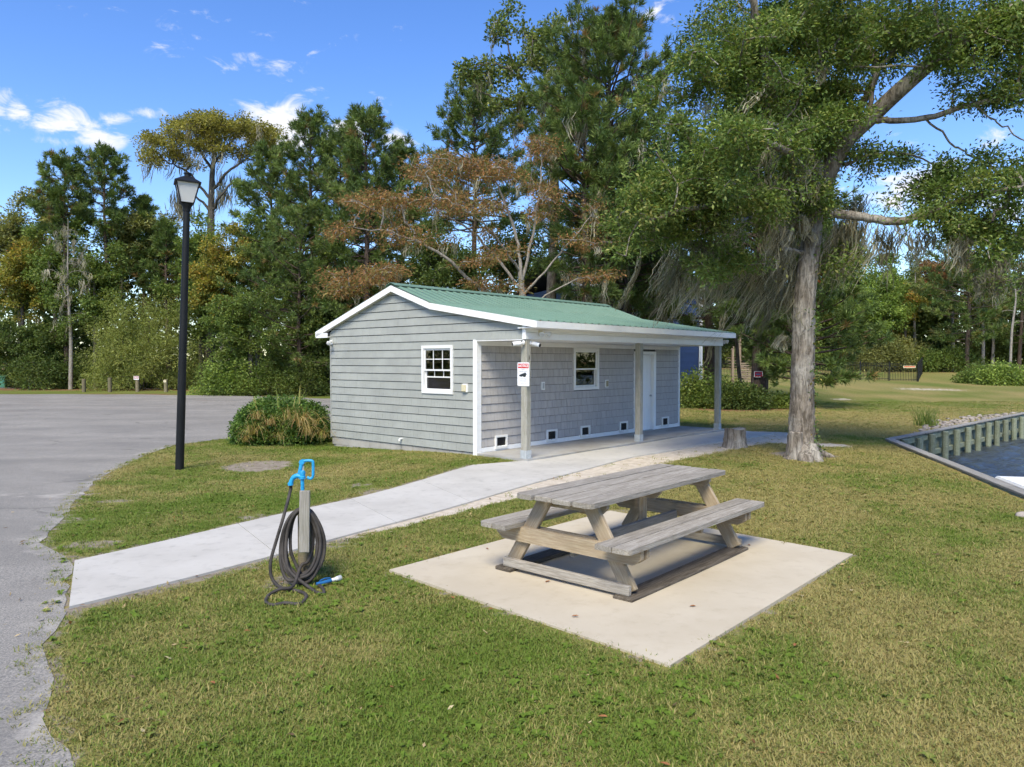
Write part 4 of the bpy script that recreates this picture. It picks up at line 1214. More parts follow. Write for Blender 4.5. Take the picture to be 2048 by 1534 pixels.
MB().lathe([(0.017, 0.0), (0.017, 0.905), (0.030, 0.91), (0.030, 0.935), (0.024, 0.94), (0.030, 0.965), (0.022, 0.985), (0.012, 0.99)], 14).build('standpipe', B_, hyd, True)
hd = MB().tube(smooth_path([(0.0, 0, .925), (-.045, 0, .938), (-.085, 0, .918), (-.105, 0, .88), (-.110, 0, .858)], 5), [.024] * 10 + [.021] * 8 + [.022] * 3, 10)
hd = hd.build('spout', B_, hyd, True)
MB().lathe([(0.026, .850), (0.026, .872), (0.019, .876)], 12, (-.110, 0)).build('coupling', B_, hd, True)
MB().tube([(-.03, 0, .955), (-.012, -.0, 1.02), (-.004, 0, 1.065)], [.016, .018, .020], 10).build('bracket', B_, hyd, True)
MB().lathe([(0.024, -.02), (0.024, .02)], 12).build('pivot', B_, hyd, True, (-.002, 0, 1.066), (R(90), 0, 0))
MB().tube([(0.006, 0, .985), (0.012, 0, 1.03)], .007, 8).build('pump_rod', M['galv'], hyd, True)
lv = MB().tube(smooth_path([(.0, 0, 1.072), (.05, 0, 1.080), (.092, 0, 1.075), (.100, 0, 1.05), (.100, 0, .98), (.097, 0, .93), (.075, 0, .912), (.045, 0, .925)], 4), .013, 10)
lv.build('lever_handle', B_, hyd, True)
# hose: one long tube from the tap through the coils to the ground
def hw(px, py, dy): 
    p = at(px, py, hy + dy); return p
rr = random.Random(4)
path = []
tap = np.array([hx - 0.050 - .110, hy + 0.088, hz + 0.85])
path += [tap, tap + [-.004, -.004, -.06]]
for px_, py_, dy_ in ((566, 1037, -.12), (553, 1080, -.15), (542, 1120, -.18), (542, 1150, -.2), (552, 1168, -.24)):
    path.append(hw(px_, py_, dy_))
p = gp(566, 1177, .016); path.append(p)
p = gp(596, 1182, .018); path.append(p)
p = gp(612, 1190, .016); path.append(p); p = gp(608, 1202, .015); path.append(p); p = gp(596, 1208, .014); path.append(p); p = gp(570, 1206, .014); path.append(p)
p = gp(545, 1210, .014); path.append(p); path.append(gp(532, 1204, .014)); path.append(gp(538, 1190, .015)); path.append(gp(560, 1178, .045)); path.append(gp(586, 1172, .05))
c0 = np.array([hx + 0.002, hy, hz])
turns = 10
for k in range(turns):
    f = (0.62, 1.0, .86, 1.05, .78, .95, 1.08, .9, 1.0, .84)[k]
    ax_ = 0.172 * f + rr.uniform(-.008, .012); az_ = 0.315 * (0.62 + .38 * f) + rr.uniform(-.02, .02); cz = 0.665 - az_ + rr.uniform(-.012, .012)
    cx_ = rr.uniform(-.018, .022); dy = -0.090 - 0.0055 * k
    for j in range(12):
        t = -math.pi / 2 + 2 * math.pi * j / 12
        front = -0.075 * max(0, -math.sin(t)) * (.4 + .08 * k)
        xw = c0[0] + cx_ + ax_ * math.cos(t) * (1 + 0.12 * math.sin(-t))
        zw = max(c0[2] + cz + az_ * math.sin(t), hz + .03)
        path.append(np.array([xw, c0[1] + dy + front, zw]))
for px_, py_ in ((626, 1180), (640, 1187), (648, 1186)): path.append(gp(px_, py_, .015))
for px_, py_ in ((645, 1176), (636, 1169)): path.append(gp(px_, py_, .018))
hose_path = smooth_path(path, 5)
V_, Fh = tube(hose_path, np.full(len(hose_path), 0.0152), 8)
hose = link('garden_hose', npmesh('garden_hose', V_, Fh, M['hose'], None, True))
tag(hose, 'dark grey rubber garden hose coiled on the timber post, its end on the grass', 'hose')
n0 = gp(637, 1167, .03); n1 = gp(683, 1157, .035)
nz = empty('spray_nozzle', tuple(n0), math.atan2(n1[1] - n0[1], n1[0] - n0[0]), 'blue and silver hose nozzle lying on the grass by the coil', 'nozzle')
MB().tube([(-.02, 0, 0), (0, 0, 0), (.04, 0, .0), (.10, 0, .005), (.12, 0, .008)], [.013, .016, .017, .018, .016], 12).build('grip', M['navy'], nz, True)
MB().tube([(.12, 0, .008), (.16, 0, .012), (.165, 0, .012), (.18, 0, .013)], [.016, .016, .022, .022], 12).build('barrel', M['silver'], nz, True)
MB().tube([(.18, 0, .013), (.205, 0, .015), (.215, 0, .015)], [.023, .026, .020], 12).build('head', M['galv'], nz, True)
MB().tube([(.01, 0, .022), (.06, 0, .036), (.11, 0, .030)], .006, 6).build('trigger', M['navy'], nz, True)

# ---------------------------------------------------------------- stump beside the sidewalk
def stump(px_, py_, r, h, label, seed, name='tree_stump'):
    p = gp(px_, py_)
    q = np.random.default_rng(seed)
    root = empty(name, tuple(p), 0, label, 'stump')
    k, rows = 26, 9
    th = np.arange(k) * 2 * math.pi / k
    lob = 1 + 0.07 * np.sin(3 * th + 1) + 0.05 * np.sin(7 * th) + 0.03 * q.standard_normal(k)
    V = []
    for j in range(rows):
        t = j / (rows - 1)
        rad = r * lob * (1 + 0.32 * (1 - t) ** 3) * (1 + 0.02 * q.standard_normal(k)) * (1 + (0.05 * (1 - t) ** 2) * np.sin(5 * th))
        zz = -0.06 + (h + .06) * t + (0.02 * np.sin(2 * th + .5) if j == rows - 1 else 0)
        V.append(np.stack([rad * np.cos(th), rad * np.sin(th), np.full(k, 1.0) * zz], -1))
    V = np.vstack(V)
    fs = [(j * k + i, j * k + (i + 1) % k, (j + 1) * k + (i + 1) % k, (j + 1) * k + i) for j in range(rows - 1) for i in range(k)]
    MB().add(V, fs).build('bark', M['oakbark'], root, True, fix=False)
    top = V[-k:] * np.array([0.97, 0.97, 1]) - np.array([0, 0, .012])
    MB().add(list(top) + [(0, 0, h - .02)], [(i, (i + 1) % k, k) for i in range(k)]).build('cut_face', M['plank'], root)
    return root
stump(1469, 895, 0.225, 0.43, 'short pale cut tree stump standing beside the sidewalk end', 3)

# stone at the right edge of the lawn
def rock(name, p, s, seed, mat, parent=None):
    q = np.random.default_rng(seed)
    bm = bmesh.new(); bmesh.ops.create_icosphere(bm, subdivisions=2, radius=1.0)
    d = q.standard_normal((6, 3))
    for v in bm.verts:
        c = v.co.copy(); f = 1.0
        for w in d: f += 0.09 * math.sin(2.2 * (c.x * w[0] + c.y * w[1] + c.z * w[2]))
        v.co = Vector((c.x * s[0] * f, c.y * s[1] * f, c.z * s[2] * f))
    me = bpy.data.meshes.new(name); bm.to_mesh(me); bm.free()
    me.polygons.foreach_set('use_smooth', np.ones(len(me.polygons), bool))
    return link(name, me, mat, parent, p)
p = gp(2047, 1034)
tag(rock('stone', (p[0], p[1], p[2] + .02), (.085, .06, .055), 2, M['stone']), 'pinkish stone lying alone on the lawn at the right edge', 'stone')

# floating white dock sections beyond the bulkhead
for k, (a, b, lab) in enumerate((((1975, 967), 1.25, 'white plastic dock section floating beside the bulkhead cap'), ((2150, 1016), 1.1, 'white plastic dock section farther along, cut by the frame edge'))):
    p = gp(a[0] + 8, a[1] + 6); d = (BN - BC) / np.linalg.norm(BN - BC); nn = np.array([-d[1], d[0]])
    if nn[0] < 0: nn = -nn
    root = empty('dock_section', (p[0] + nn[0] * .62, p[1] + nn[1] * .62, 0), math.atan2(d[1], d[0]), lab, 'dock')
    mb = MB().box(-b * .5, b * .5, -.36, .36, -.16, 0.075, .02)
    o = mb.build('float', M['whiteplastic'], root)
    for i in range(6):
        MB().box(-b * .5 + .03 + i * b / 6.2, -b * .5 + .03 + (i + .9) * b / 6.2, -.34, .34, .0755, .085, .003).build('deck_slat', M['whiteplastic'], o)

# timber posts on the far side of the lot
def far_post(px_, py_, h, label, rflect=False, sign=False):
    p = gp(px_, py_)
    root = empty('bollard_post', tuple(p), R(random.Random(px_).uniform(-8, 8)), label, 'bollard', 'timber posts along the far edge of the lot')
    MB().lathe([(0.125, -.2), (0.125, h - .02), (0.105, h)], 12).build('post', M['pile'], root, True)
    if rflect: MB().box(-.10, .10, -.135, -.126, h - .2, h - .04).build('reflector', M['cream'], root)
    return root
far_post(168, 784, 0.90, 'plain timber bollard, leftmost at the far edge of the lot')
far_post(220, 784, 0.98, 'plain timber bollard second from left at the far edge of the lot')
pp = far_post(275, 784, 0.86, 'timber bollard carrying a small maroon sign across the lot')
far_post(332, 784, 0.86, 'timber bollard with yellowish reflector nearest the lamp post, across lot', True)
p = gp(275, 784)
sg = empty('small_sign', (p[0], p[1] - .14, p[2] + 0.98), 0, 'small maroon and white sign reading NO on a far bollard', 'sign')
MB().box(-.18, .18, -.006, 0, -.125, .125).build('plate', M['signwhite'], sg)
MB().box(-.155, .155, -.0095, -.0062, -.05, .105).build('field', M['maroon'], sg)
text('NO', .15, M['signwhite'], sg, (0, -.011, .027), RX, bold=.006)
p = gp(0, 775)
tb = empty('utility_box', tuple(p), R(12), 'green metal utility box on the grass at the far left edge', 'utility box')
MB().box(-.55, .55, -.45, .45, 0, .85, .04).build('cabinet', M['utility'], tb); MB().prism([(-.62, .85), (-.5, 1.0), (.5, 1.0), (.62, .85)], 'y', -.5, .5).build('lid', M['utility'], tb)
MB().box(-.50, -.02, -.462, -.452, .06, .8, .004).build('door', M['utility'], tb); MB().box(.02, .50, -.462, -.452, .06, .8, .004).build('door', M['utility'], tb)

# ---------------------------------------------------------------- black metal fence beyond the trees
def fence_run(A, B, label, zf):
    A, B = np.array(A), np.array(B); L = np.linalg.norm(B - A); d = (B - A) / L
    root = empty('metal_fence', (A[0], A[1], 0), math.atan2(d[1], d[0]), label, 'fence')
    n = int(round(L / 2.4)); w = L / n
    post_me = pk_me = None
    for i in range(n + 1):
        P = A + d * i * w; z = float(g(P[0], P[1]))
        if post_me is None: post_me = MB().box(-.045, .045, -.045, .045, -.1, 1.55).box(-.055, .055, -.055, .055, 1.552, 1.58).build('post', M['fence'], root).data; o = bpy.data.objects['post'] if False else None
        o = link('post', post_me, None, root); o.location = (i * w, 0, z)
        if i == n: break
        for zz in (.12, 1.18, 1.38):
            MB().box(i * w + .046, (i + 1) * w - .046, -.018, .018, z + zz, z + zz + .035).build('rail', M['fence'], root)
    k = 0; x = 0.12
    bars = MB()
    cnt = 0; me = MB().box(-.012, .012, -.012, .012, .05, 1.46); me_d = None
    xs = [x for x in np.arange(.13, L, .125) if min(abs((x / w) - round(x / w)) * w, 1) > .06]
    for x in xs:
        P = A + d * x; z = float(g(P[0], P[1]))
        if me_d is None: o = me.build('picket', M['fence'], root); me_d = o.data
        else: o = link('picket', me_d, None, root)
        o.location = (x, 0, z)
    return root
FA, FB = at(1440, 757, 62), at(1836, 768, 60)
fr_ = fence_run(FA[:2], FB[:2], 'long black metal picket fence across the far lawn', None)
# drop the doubled first post
_ps = [c for c in fr_.children if c.name.startswith('post')]
bpy.data.objects.remove(_ps[0])
FC = np.array([FB[0] + 6.45, FB[1] + 11.0])
fr2 = fence_run(FB[:2] + np.array([.03, .12]), FC, 'black metal picket fence returning away at its far right corner', None)
_ps = [c for c in fr2.children if c.name.startswith('post')]
bpy.data.objects.remove(_ps[0])
sg = empty('small_sign', (FB[0] - .75, FB[1] - .05, float(g(FB[0], FB[1])) + 1.22), 0, 'small pale orange sign hung on the corner of the black fence', 'sign')
MB().box(-.5, .5, -.01, 0, -.09, .09).build('plate', M['cream'], sg); MB().box(-.44, .44, -.013, -.0105, -.03, .05).build('band', M['orange'], sg)

# ---------------------------------------------------------------- blue house and wooden stair behind the trees
hb = at(1404, 745, 47.0)
bh = empty('blue_house', (hb[0], hb[1], 0), R(20), 'blue clapboard house with white corner boards half hidden behind the pines', 'house')
wl = MB().box(-9.0, -0.06, 0.06, 9, -.2, 6.6).build('wall', M['bluewall'], bh)
for i in range(32):
    z0 = .75 + i * .18
    MB().prism([(0.06, z0), (0.06, z0 + .19), (.055, z0 + .19), (.028, z0)], 'x', -8.95, -.11).build('clapboard', M['bluewall'], wl)
MB().box(-9.05, -.0, .02, 9.05, -.3, .74).build('foundation', M['block'], bh)
MB().box(-.11, .03, 0.0, .12, .74, 6.6).build('corner_board', W_, bh); MB().box(-9.06, -8.94, 0.0, .12, .74, 6.6).build('corner_board', W_, bh)
MB().tube([(-.22, -.05, 6.6), (-.22, -.05, .8), (-.22, -.2, .72)], .05, 8).build('downspout', W_, bh)
rfm = MB().prism([(-.4, 6.5), (4.5, 8.6), (9.45, 6.5), (9.45, 6.65), (4.5, 8.8), (-.4, 6.65)], 'x', -9.4, .4).build('roof', M['shade'], bh)
MB().box(-9.4, .4, -.45, -.41, 6.45, 6.67).build('fascia', W_, bh)
for xw in (-2.6, -5.6):
    for zw in (1.7,):
        m_ = MB(); sash(m_, 'x', xw - .5, xw + .5, zw, zw + 1.5, 0.0, .07, .08)
        w_ = m_.build('window', M['whiteplastic'], bh)
        MB().box(xw - .42, xw + .42, .02, .04, zw + .08, zw + 1.42).build('pane', M['glass'], w_)
sp = at(1486, 748, 50)
st = empty('wooden_stair', (sp[0], sp[1], float(g(sp[0], sp[1]))), R(8), 'brown timber stair and landing behind the black fence', 'stairs')
for xx in (-.75, -.25, 0.95): 
    o = MB().box(-1.95, 1.95, -.07, .07, -.07, .07).build('post', M['deck'], st); o.location = (xx, 0, 1.9); o.rotation_euler = (0, R(-90), 0)
for i in range(9):
    o = MB().box(-.5, .5, -.14, .14, -.02, .02, .004).build('tread', M['deck'], st); o.location = (-.25 + .1, .12 + .25 * i * .5, .25 + .2 * i)
for i in range(10):
    o = MB().box(-.62, .62, -.045, .045, -.012, .012, .003).build('slat', M['deck'], st); o.location = (.33, -.02, .25 + .135 * i); o.rotation_euler = (R(90), 0, 0)
o = MB().box(-.85, .85, -.05, .05, -.02, .02).build('handrail', M['deck'], st); o.location = (.3, -.03, 1.75); o.rotation_euler = (0, R(28), 0)

# ---------------------------------------------------------------- vegetation tools
def unit(a): return a / (np.linalg.norm(a, axis=-1, keepdims=True) + 1e-9)
def jit(pal, n, q, v=0.22):
    """n colours drawn from a palette [(rgb, weight)]"""
    c = np.array([p[0] for p in pal]); w = np.array([p[1] for p in pal], float); w /= w.sum()
    k = q.choice(len(pal), n, p=w)
    return 1.95 * c[k] * (1 + v * q.standard_normal((n, 1))).clip(0.5, 1.6)
def leaf_cloud(nb, centers, n_per, spread, size, asp, pal, q, up=0.5, fold=0.18, droop=0.0, jitter=0.2, mixp=0.35):
    centers = np.asarray(centers, float); m = len(centers)
    base_c = jit(pal, m, q, 0.16)
    n = m * n_per
    off = q.standard_normal((n, 3)); ln = np.linalg.norm(off, axis=1, keepdims=True)
    off = off / ln * np.minimum(ln, 2.0) * np.asarray(spread)
    c = np.repeat(centers, n_per, 0) + off
    a = unit(q.standard_normal((n, 3)) * np.array([1, 1, .6]) + off * 0.9 / (np.asarray(spread) + 1e-6) - np.array([0, 0, droop]))
    nn = unit(q.standard_normal((n, 3)) + np.array([0, 0, up * 2.0]))
    b = unit(np.cross(nn, a)); nn = np.cross(a, b)
    s = (size * (0.7 + 0.6 * q.random(n)))[:, None]
    V = np.stack([c, c + a * s * .5 + b * s * asp * .5 + nn * s * fold, c + a * s, c + a * s * .5 - b * s * asp * .5 + nn * s * fold], 1).reshape(-1, 3)
    own = jit(pal, n, q, jitter)
    col = np.repeat(base_c, n_per, 0) * (1 - mixp) + own * mixp
    col = col * (1 + jitter * q.standard_normal((n, 1))).clip(.55, 1.6)
    nb.add(V, np.arange(n * 4).reshape(-1, 4), np.repeat(np.clip(col, 0.004, .8), 4, 0))
def needle_tufts(nb, centers, dirs, n_per, length, width, pal, q, cone=0.9):
    centers = np.asarray(centers, float); m = len(centers)
    n = m * n_per
    d = np.repeat(unit(np.asarray(dirs, float)), n_per, 0)
    a = unit(d + cone * q.standard_normal((n, 3)) * 0.75)
    c = np.repeat(centers, n_per, 0) - d * length * 0.5 * q.random((n, 1))
    b = unit(np.cross(a, q.standard_normal((n, 3))))
    L = (length * (0.7 + .5 * q.random(n)))[:, None]
    V = np.stack([c, c + a * L * .45 + b * width * .5, c + a * L, c + a * L * .45 - b * width * .5], 1).reshape(-1, 3)
    col = np.repeat(jit(pal, m, q, .15), n_per, 0) * (1 + .15 * q.standard_normal((n, 1))).clip(.6, 1.5)
    nb.add(V, np.arange(n * 4).reshape(-1, 4), np.repeat(np.clip(col, .004, .8), 4, 0))
MOSSP = [((0.150, 0.138, 0.098), 3), ((0.21, 0.195, 0.146), 2.4), ((0.095, 0.09, 0.062), 1.4)]
def moss_clumps(nb, anchors, lens, n_per, q, wind=(-0.25, 0.0), width=0.014, spread=0.07, seg=8):
    """beards of moss: many kinked strands round a wavering spine"""
    anchors = np.asarray(anchors, float); m = len(anchors); n = m * n_per
    t = np.linspace(0, 1, seg + 1)
    Lm = np.asarray(lens, float)
    dr = np.asarray(wind)[None, :] * (.35 + 1.1 * q.random((m, 1))) + q.standard_normal((m, 2)) * .10
    spine = np.zeros((m, seg + 1, 3))
    spine[:, :, 2] = -Lm[:, None] * t[None, :]
    spine[:, :, :2] = Lm[:, None, None] * (t ** 1.5)[None, :, None] * dr[:, None, :]
    spine += np.cumsum(q.standard_normal(spine.shape) * np.array([.05, .05, .012]) * np.sqrt(Lm)[:, None, None], 1)
    spine += anchors[:, None, :]
    fr = 0.25 + .75 * q.random(n) ** .7                                   # how far down this strand reaches
    ts = fr[:, None] * t[None, :]
    own = np.repeat(np.arange(m), n_per)
    idx = ts * seg; i0 = np.clip(idx.astype(int), 0, seg - 1); f = (idx - i0)[..., None]
    P = spine[own[:, None], i0] * (1 - f) + spine[own[:, None], i0 + 1] * f
    off = q.standard_normal((n, 3)) * np.array([spread, spread, spread * .8])
    P = P + off[:, None, :] * (1 - .45 * ts[..., None]) + np.cumsum(q.standard_normal(P.shape), 1) * np.array([.019, .019, .008]) * np.minimum(1.3, np.repeat(Lm, n_per))[:, None, None]
    ang = q.random(n) * math.pi
    side = np.stack([np.cos(ang), np.sin(ang), 0 * ang], -1)[:, None, :]
    w = (width * (0.5 + .8 * q.random(n)))[:, None, None] * (np.sin(np.pi * (0.15 + .82 * t)) * (.7 + .6 * q.random(seg + 1)))[None, :, None]
    V = np.stack([P - side * w, P + side * w], 2).reshape(-1, 3)
    i = (np.arange(n)[:, None] * (seg + 1) * 2 + np.arange(seg)[None, :] * 2).ravel()
    Fq = np.stack([i, i + 1, i + 3, i + 2], -1)
    col = np.repeat(np.repeat(jit(MOSSP, m, q, .12), n_per, 0) * (1 + .2 * q.standard_normal((n, 1))).clip(.5, 1.5), (seg + 1) * 2, 0)
    nb.add(V, Fq, col)

def spray_points(G, n_tips, k, q, reach=0.8):
    """k points spread along the outer part of each of the last n_tips twigs"""
    out = []
    for ids in G.paths[-n_tips:]:
        P = np.array([G.P[i] for i in ids[-4:]])
        d = np.r_[0, np.cumsum(np.linalg.norm(np.diff(P, axis=0), axis=1))]
        t = d[-1] - q.random(k) ** 1.3 * min(reach, d[-1])
        out.append(np.stack([np.interp(t, d, P[:, j]) for j in range(3)], -1) + q.standard_normal((k, 3)) * .03)
    return np.vstack(out)
class Grow:
    """limbs first, then twigs that reach out to every leaf cluster"""
    def __init__(s, q): s.q = q; s.P = []; s.par = []; s.rad = []; s.paths = []; s.ok = []
    def limb(s, pts, radii, parent=None, n=5, attach=True, wob=0.0):
        path = smooth_path(pts, n)
        r = np.interp(np.linspace(0, 1, len(path)), np.linspace(0, 1, len(radii)), radii)
        if wob: path[1:] += s.q.standard_normal((len(path) - 1, 3)) * wob
        ids = []
        for i, p in enumerate(path):
            s.P.append(p); s.rad.append(r[i]); s.ok.append(attach); s.par.append(ids[-1] if ids else -1); ids.append(len(s.P) - 1)
        s.paths.append(ids); return ids
    def reach(s, centers, rmin=0.012, upk=0.12, wob=0.05):
        q = s.q
        P = np.array(s.P); ok = np.array(s.ok)
        d0 = np.min(np.linalg.norm(centers[:, None, :] - P[None, ok], axis=2), 1)
        base = len(s.P)
        arrP = list(s.P)
        A = np.array(s.P); okl = list(s.ok)
        cnt = {}
        for ci in np.argsort(d0):
            c = centers[ci]
            d = np.linalg.norm(A - c, axis=1) + 0.5 * np.maximum(0, A[:, 2] - c[2])
            d[~np.array(okl)] = 1e9
            k = int(np.argmin(d)); a = A[k]
            L = np.linalg.norm(c - a)
            m = max(2, int(L / .5) + 1)
            t = np.linspace(0, 1, m + 1)[1:, None]
            pts = a + (c - a) * t
            pts[:, 2] += (np.sin(t[:, 0] * math.pi) * L * upk)
            pts[:-1] += q.standard_normal((m - 1, 3)) * wob * min(L, 1.5)
            ids = [k]
            new = []
            for p in pts:
                s.P.append(p); s.par.append(ids[-1]); s.rad.append(0.0); s.ok.append(True); okl.append(True); ids.append(len(s.P) - 1); new.append(p)
            A = np.vstack([A, np.array(new)])
            s.paths.append(ids)
        n = len(s.P); w = np.zeros(n)
        tips = {ids[-1] for ids in s.paths[-len(centers):]}
        for t in tips: w[t] = 1
        for i in range(n - 1, base - 1, -1):
            w[s.par[i]] += w[i] if s.par[i] >= base else 0
        for i in range(base, n): s.rad[i] = rmin * max(1.0, w[i]) ** 0.45
        return s
    def mesh(s, name, mat, k=7):
        nb = NB(); P = np.array(s.P); r = np.array(s.rad)
        for ids in s.paths:
            if len(ids) < 2: continue
            rr_ = r[ids].copy()
            if len(rr_) > 1 and rr_[0] > rr_[1] * 1.6: rr_[0] = rr_[1] * 1.25
            V, Fq = tube(P[ids], rr_, k if rr_.max() > .04 else 4)
            nb.add(V, Fq)
        return nb.mesh(name, mat, True)

def zat(py, D): return CAMZ + (722.1 - py) / F_ * D
def treeroot(name, p, label, group=None, cat='tree'):
    return empty(name, (float(p[0]), float(p[1]), float(p[2])), 0, label, cat, group)
def basept(px, D): p = at(px, 722, D); return np.array([p[0], D, float(g(p[0], D))])

def lobed_centers(q, c, r, n, lobes=8, shell=0.55):
    """cluster centres over several overlapping lobes inside an ellipsoid"""
    d = unit(q.standard_normal((lobes, 3))) * (q.random((lobes, 1)) ** .4) * np.array([.62, .62, .70])
    lr = 0.30 + 0.22 * q.random(lobes)
    k = q.integers(0, lobes, n)
    v = unit(q.standard_normal((n, 3))) * (shell + (1 - shell) * q.random((n, 1)))
    return np.asarray(c) + (d[k] + v * lr[k][:, None]) * np.asarray(r)

def broadleaf(name, label, px, D, top, wid, bot, pal, seed, n=120, per=150, size=.16, spread=.55, lobes=9, bark='darkb', tr=.16, moss=0, group=None, asp=.6, lean=0.0, droop=.1, base_D=None, trunk_to=.75):
    q = np.random.default_rng(seed)
    b = basept(px, D); zt, zb = zat(top, D), zat(bot, D)
    rx = wid / 2 / F_ * D
    root = treeroot(name, b, label, group)
    c = np.array([lean, 0, (zt + zb) / 2 - b[2]]); r = np.array([rx, min(rx, 3.2), (zt - zb) / 2])
    cs = lobed_centers(q, c, r * 1.0, int(n * 1.35), lobes)
    G = Grow(q)
    H = zt - b[2]
    G.limb([(0, 0, -.2), (.05, 0, H * .25), (lean * .5, .1, H * .5), (lean, 0, H * trunk_to)], [tr * 1.3, tr, tr * .75, tr * .3], attach=True, n=6)
    for i, p in enumerate(G.P):
        if p[2] < (zb - b[2]) * .6: G.ok[i] = False
    G.reach(cs, .010, .1)
    link('trunk', G.mesh('trunk', M[bark]), None, root)
    nb = NB(); leaf_cloud(nb, spray_points(G, len(cs), 5, q, spread * 2.2), max(6, per // 5), np.array([spread, spread, spread * .65]) * .46, size * .92, asp, pal, q, droop=droop)
    link('crown', nb.mesh('crown', M['leaf']), None, root)
    if moss:
        nb = NB(); k = q.choice(len(cs), min(moss, len(cs)), False)
        moss_clumps(nb, cs[k] + [0, 0, -.1], .6 + 1.1 * q.random(len(k)), 16, q, (-.15, 0), .022, .12)
        tag(link('hanging_moss', nb.mesh('hanging_moss', M['moss'])), kind='stuff').parent = (root)
    return root

PINEP = [((0.046, 0.072, 0.019), 4), ((0.066, 0.094, 0.023), 3), ((0.085, 0.112, 0.028), 1.5), ((0.12, 0.078, 0.028), .3)]
def pine(name, label, px, D, top, wid, bot, seed, nbr=62, tr=.2, pal=PINEP, per=24, nl=.30, nw=.030, group=None, shape='cone', moss=0, lean=0.0, tufts=9, base_frac=0.0):
    q = np.random.default_rng(seed)
    b = basept(px, D); H = zat(top, D) - b[2]; cb = zat(bot, D) - b[2]; rad = wid / 2 / F_ * D
    root = treeroot(name, b, label, group)
    nb = NB()
    z = np.linspace(-.2, H * .985, 16)
    tp = np.stack([lean * (np.maximum(z, 0) / H) ** 1.5 + .05 * np.sin(z * .7 + seed), .05 * np.cos(z * .6), z], -1)
    V, Fq = tube(tp, np.interp(z, [-.2, .5, H * .6, H], [tr * 1.25, tr, tr * .6, .02]), 9); nb.add(V, Fq)
    tc_, td_ = [], []; mo = []
    for i in range(nbr):
        t = (i + q.random()) / nbr
        zz = cb + (H - cb) * t
        prof = {'cone': (1 - t) ** .55 * .95 + .14, 'round': math.sqrt(max(0, 1 - (2 * t - .9) ** 2)) * .9 + .12, 'flat': .5 + .6 * math.sin(math.pi * min(1, t * .9 + .15))}[shape]
        L = rad * prof * q.uniform(.65, 1.1)
        a = i * 2.399 + q.uniform(-.5, .5)
        e = R(-8 + 52 * t ** 1.2 + q.uniform(-12, 16))
        d = np.array([math.cos(a) * math.cos(e), math.sin(a) * math.cos(e), math.sin(e)])
        p0 = np.array([np.interp(zz, z, tp[:, 0]), np.interp(zz, z, tp[:, 1]), zz])
        s = np.linspace(0, 1, 6)[:, None]
        path = p0 + d * L * s + np.array([0, 0, .22 * L]) * s ** 2 + q.standard_normal((6, 3)) * .05 * s
        V, Fq = tube(path, np.linspace(.055, .014, 6) * (.5 + .5 * L / max(rad, .1)), 4); nb.add(V, Fq)
        k = max(4, int(tufts * 1.5 * (.4 + .6 * L / rad)))
        ss = q.uniform(.28, 1.0, k) ** .7
        pp_ = np.stack([np.interp(ss, s[:, 0], path[:, j]) for j in range(3)], -1)
        side = q.standard_normal((k, 3)) * np.array([1, 1, .45]); off = unit(side) * (0.10 + .30 * q.random((k, 1))) * min(1.0, L)
        tc_ += list(pp_ + off); td_ += list(unit(d[None] * .8 + off * 1.6 + np.array([0, 0, .55])))
        tc_.append(path[-1]); td_.append(unit(path[-1] - path[-2]))
        if moss and q.random() < moss: mo.append(path[q.integers(2, 5)])
    tc_.append(tp[-1]); td_.append(np.array([0, 0, 1.]))
    link('trunk', nb.mesh('trunk', M['pinebark'], True), None, root)
    nb = NB(); needle_tufts(nb, tc_, td_, per, nl, nw, pal, q)
    link('crown', nb.mesh('crown', M['needle']), None, root)
    if mo:
        nb = NB(); moss_clumps(nb, mo, .5 + 1.2 * q.random(len(mo)), 18, q, (-.12, 0), .022, .10)
        tag(link('hanging_moss', nb.mesh('hanging_moss', M['moss'])), kind='stuff').parent = (root)
    return root

def shrub(name, label, px, D, top, wid, pal, seed, n=60, per=150, size=.10, spread=.28, asp=.55, depth=None, base=None, droop=.0, group=None, stems=True, dome=.1):
    q = np.random.default_rng(seed)
    b = basept(px, D); H = zat(top, D) - b[2]; rx = wid / 2 / F_ * D; ry = depth or rx * .8
    root = treeroot(name, b, label, group, 'shrub')
    v = unit(q.standard_normal((n, 3))); v[:, 2] = np.abs(v[:, 2])
    cs = v * (0.55 + .42 * q.random((n, 1))) * np.array([rx, ry, H * .92]) * (1 + dome * np.sin(3 * np.arctan2(v[:, 1], v[:, 0]) + seed))[:, None]
    cs[:, 2] = np.maximum(cs[:, 2], .10)
    G = Grow(q)
    for i in range(5):
        a = i * 1.26 + q.random(); G.limb([(0.1 * math.cos(a), .1 * math.sin(a), -.05), (rx * .3 * math.cos(a), ry * .3 * math.sin(a), H * .35), (rx * .45 * math.cos(a), ry * .45 * math.sin(a), H * .6)], [.035, .025, .015], n=3)
    G.reach(cs, .006)
    link('stems', G.mesh('stems', M['darkb'], 5), None, root)
    nb = NB(); leaf_cloud(nb, cs, per, np.array([spread, spread, spread * .8]), size, asp, pal, q, droop=droop)
    link('foliage', nb.mesh('foliage', M['leaf']), None, root)
    return root

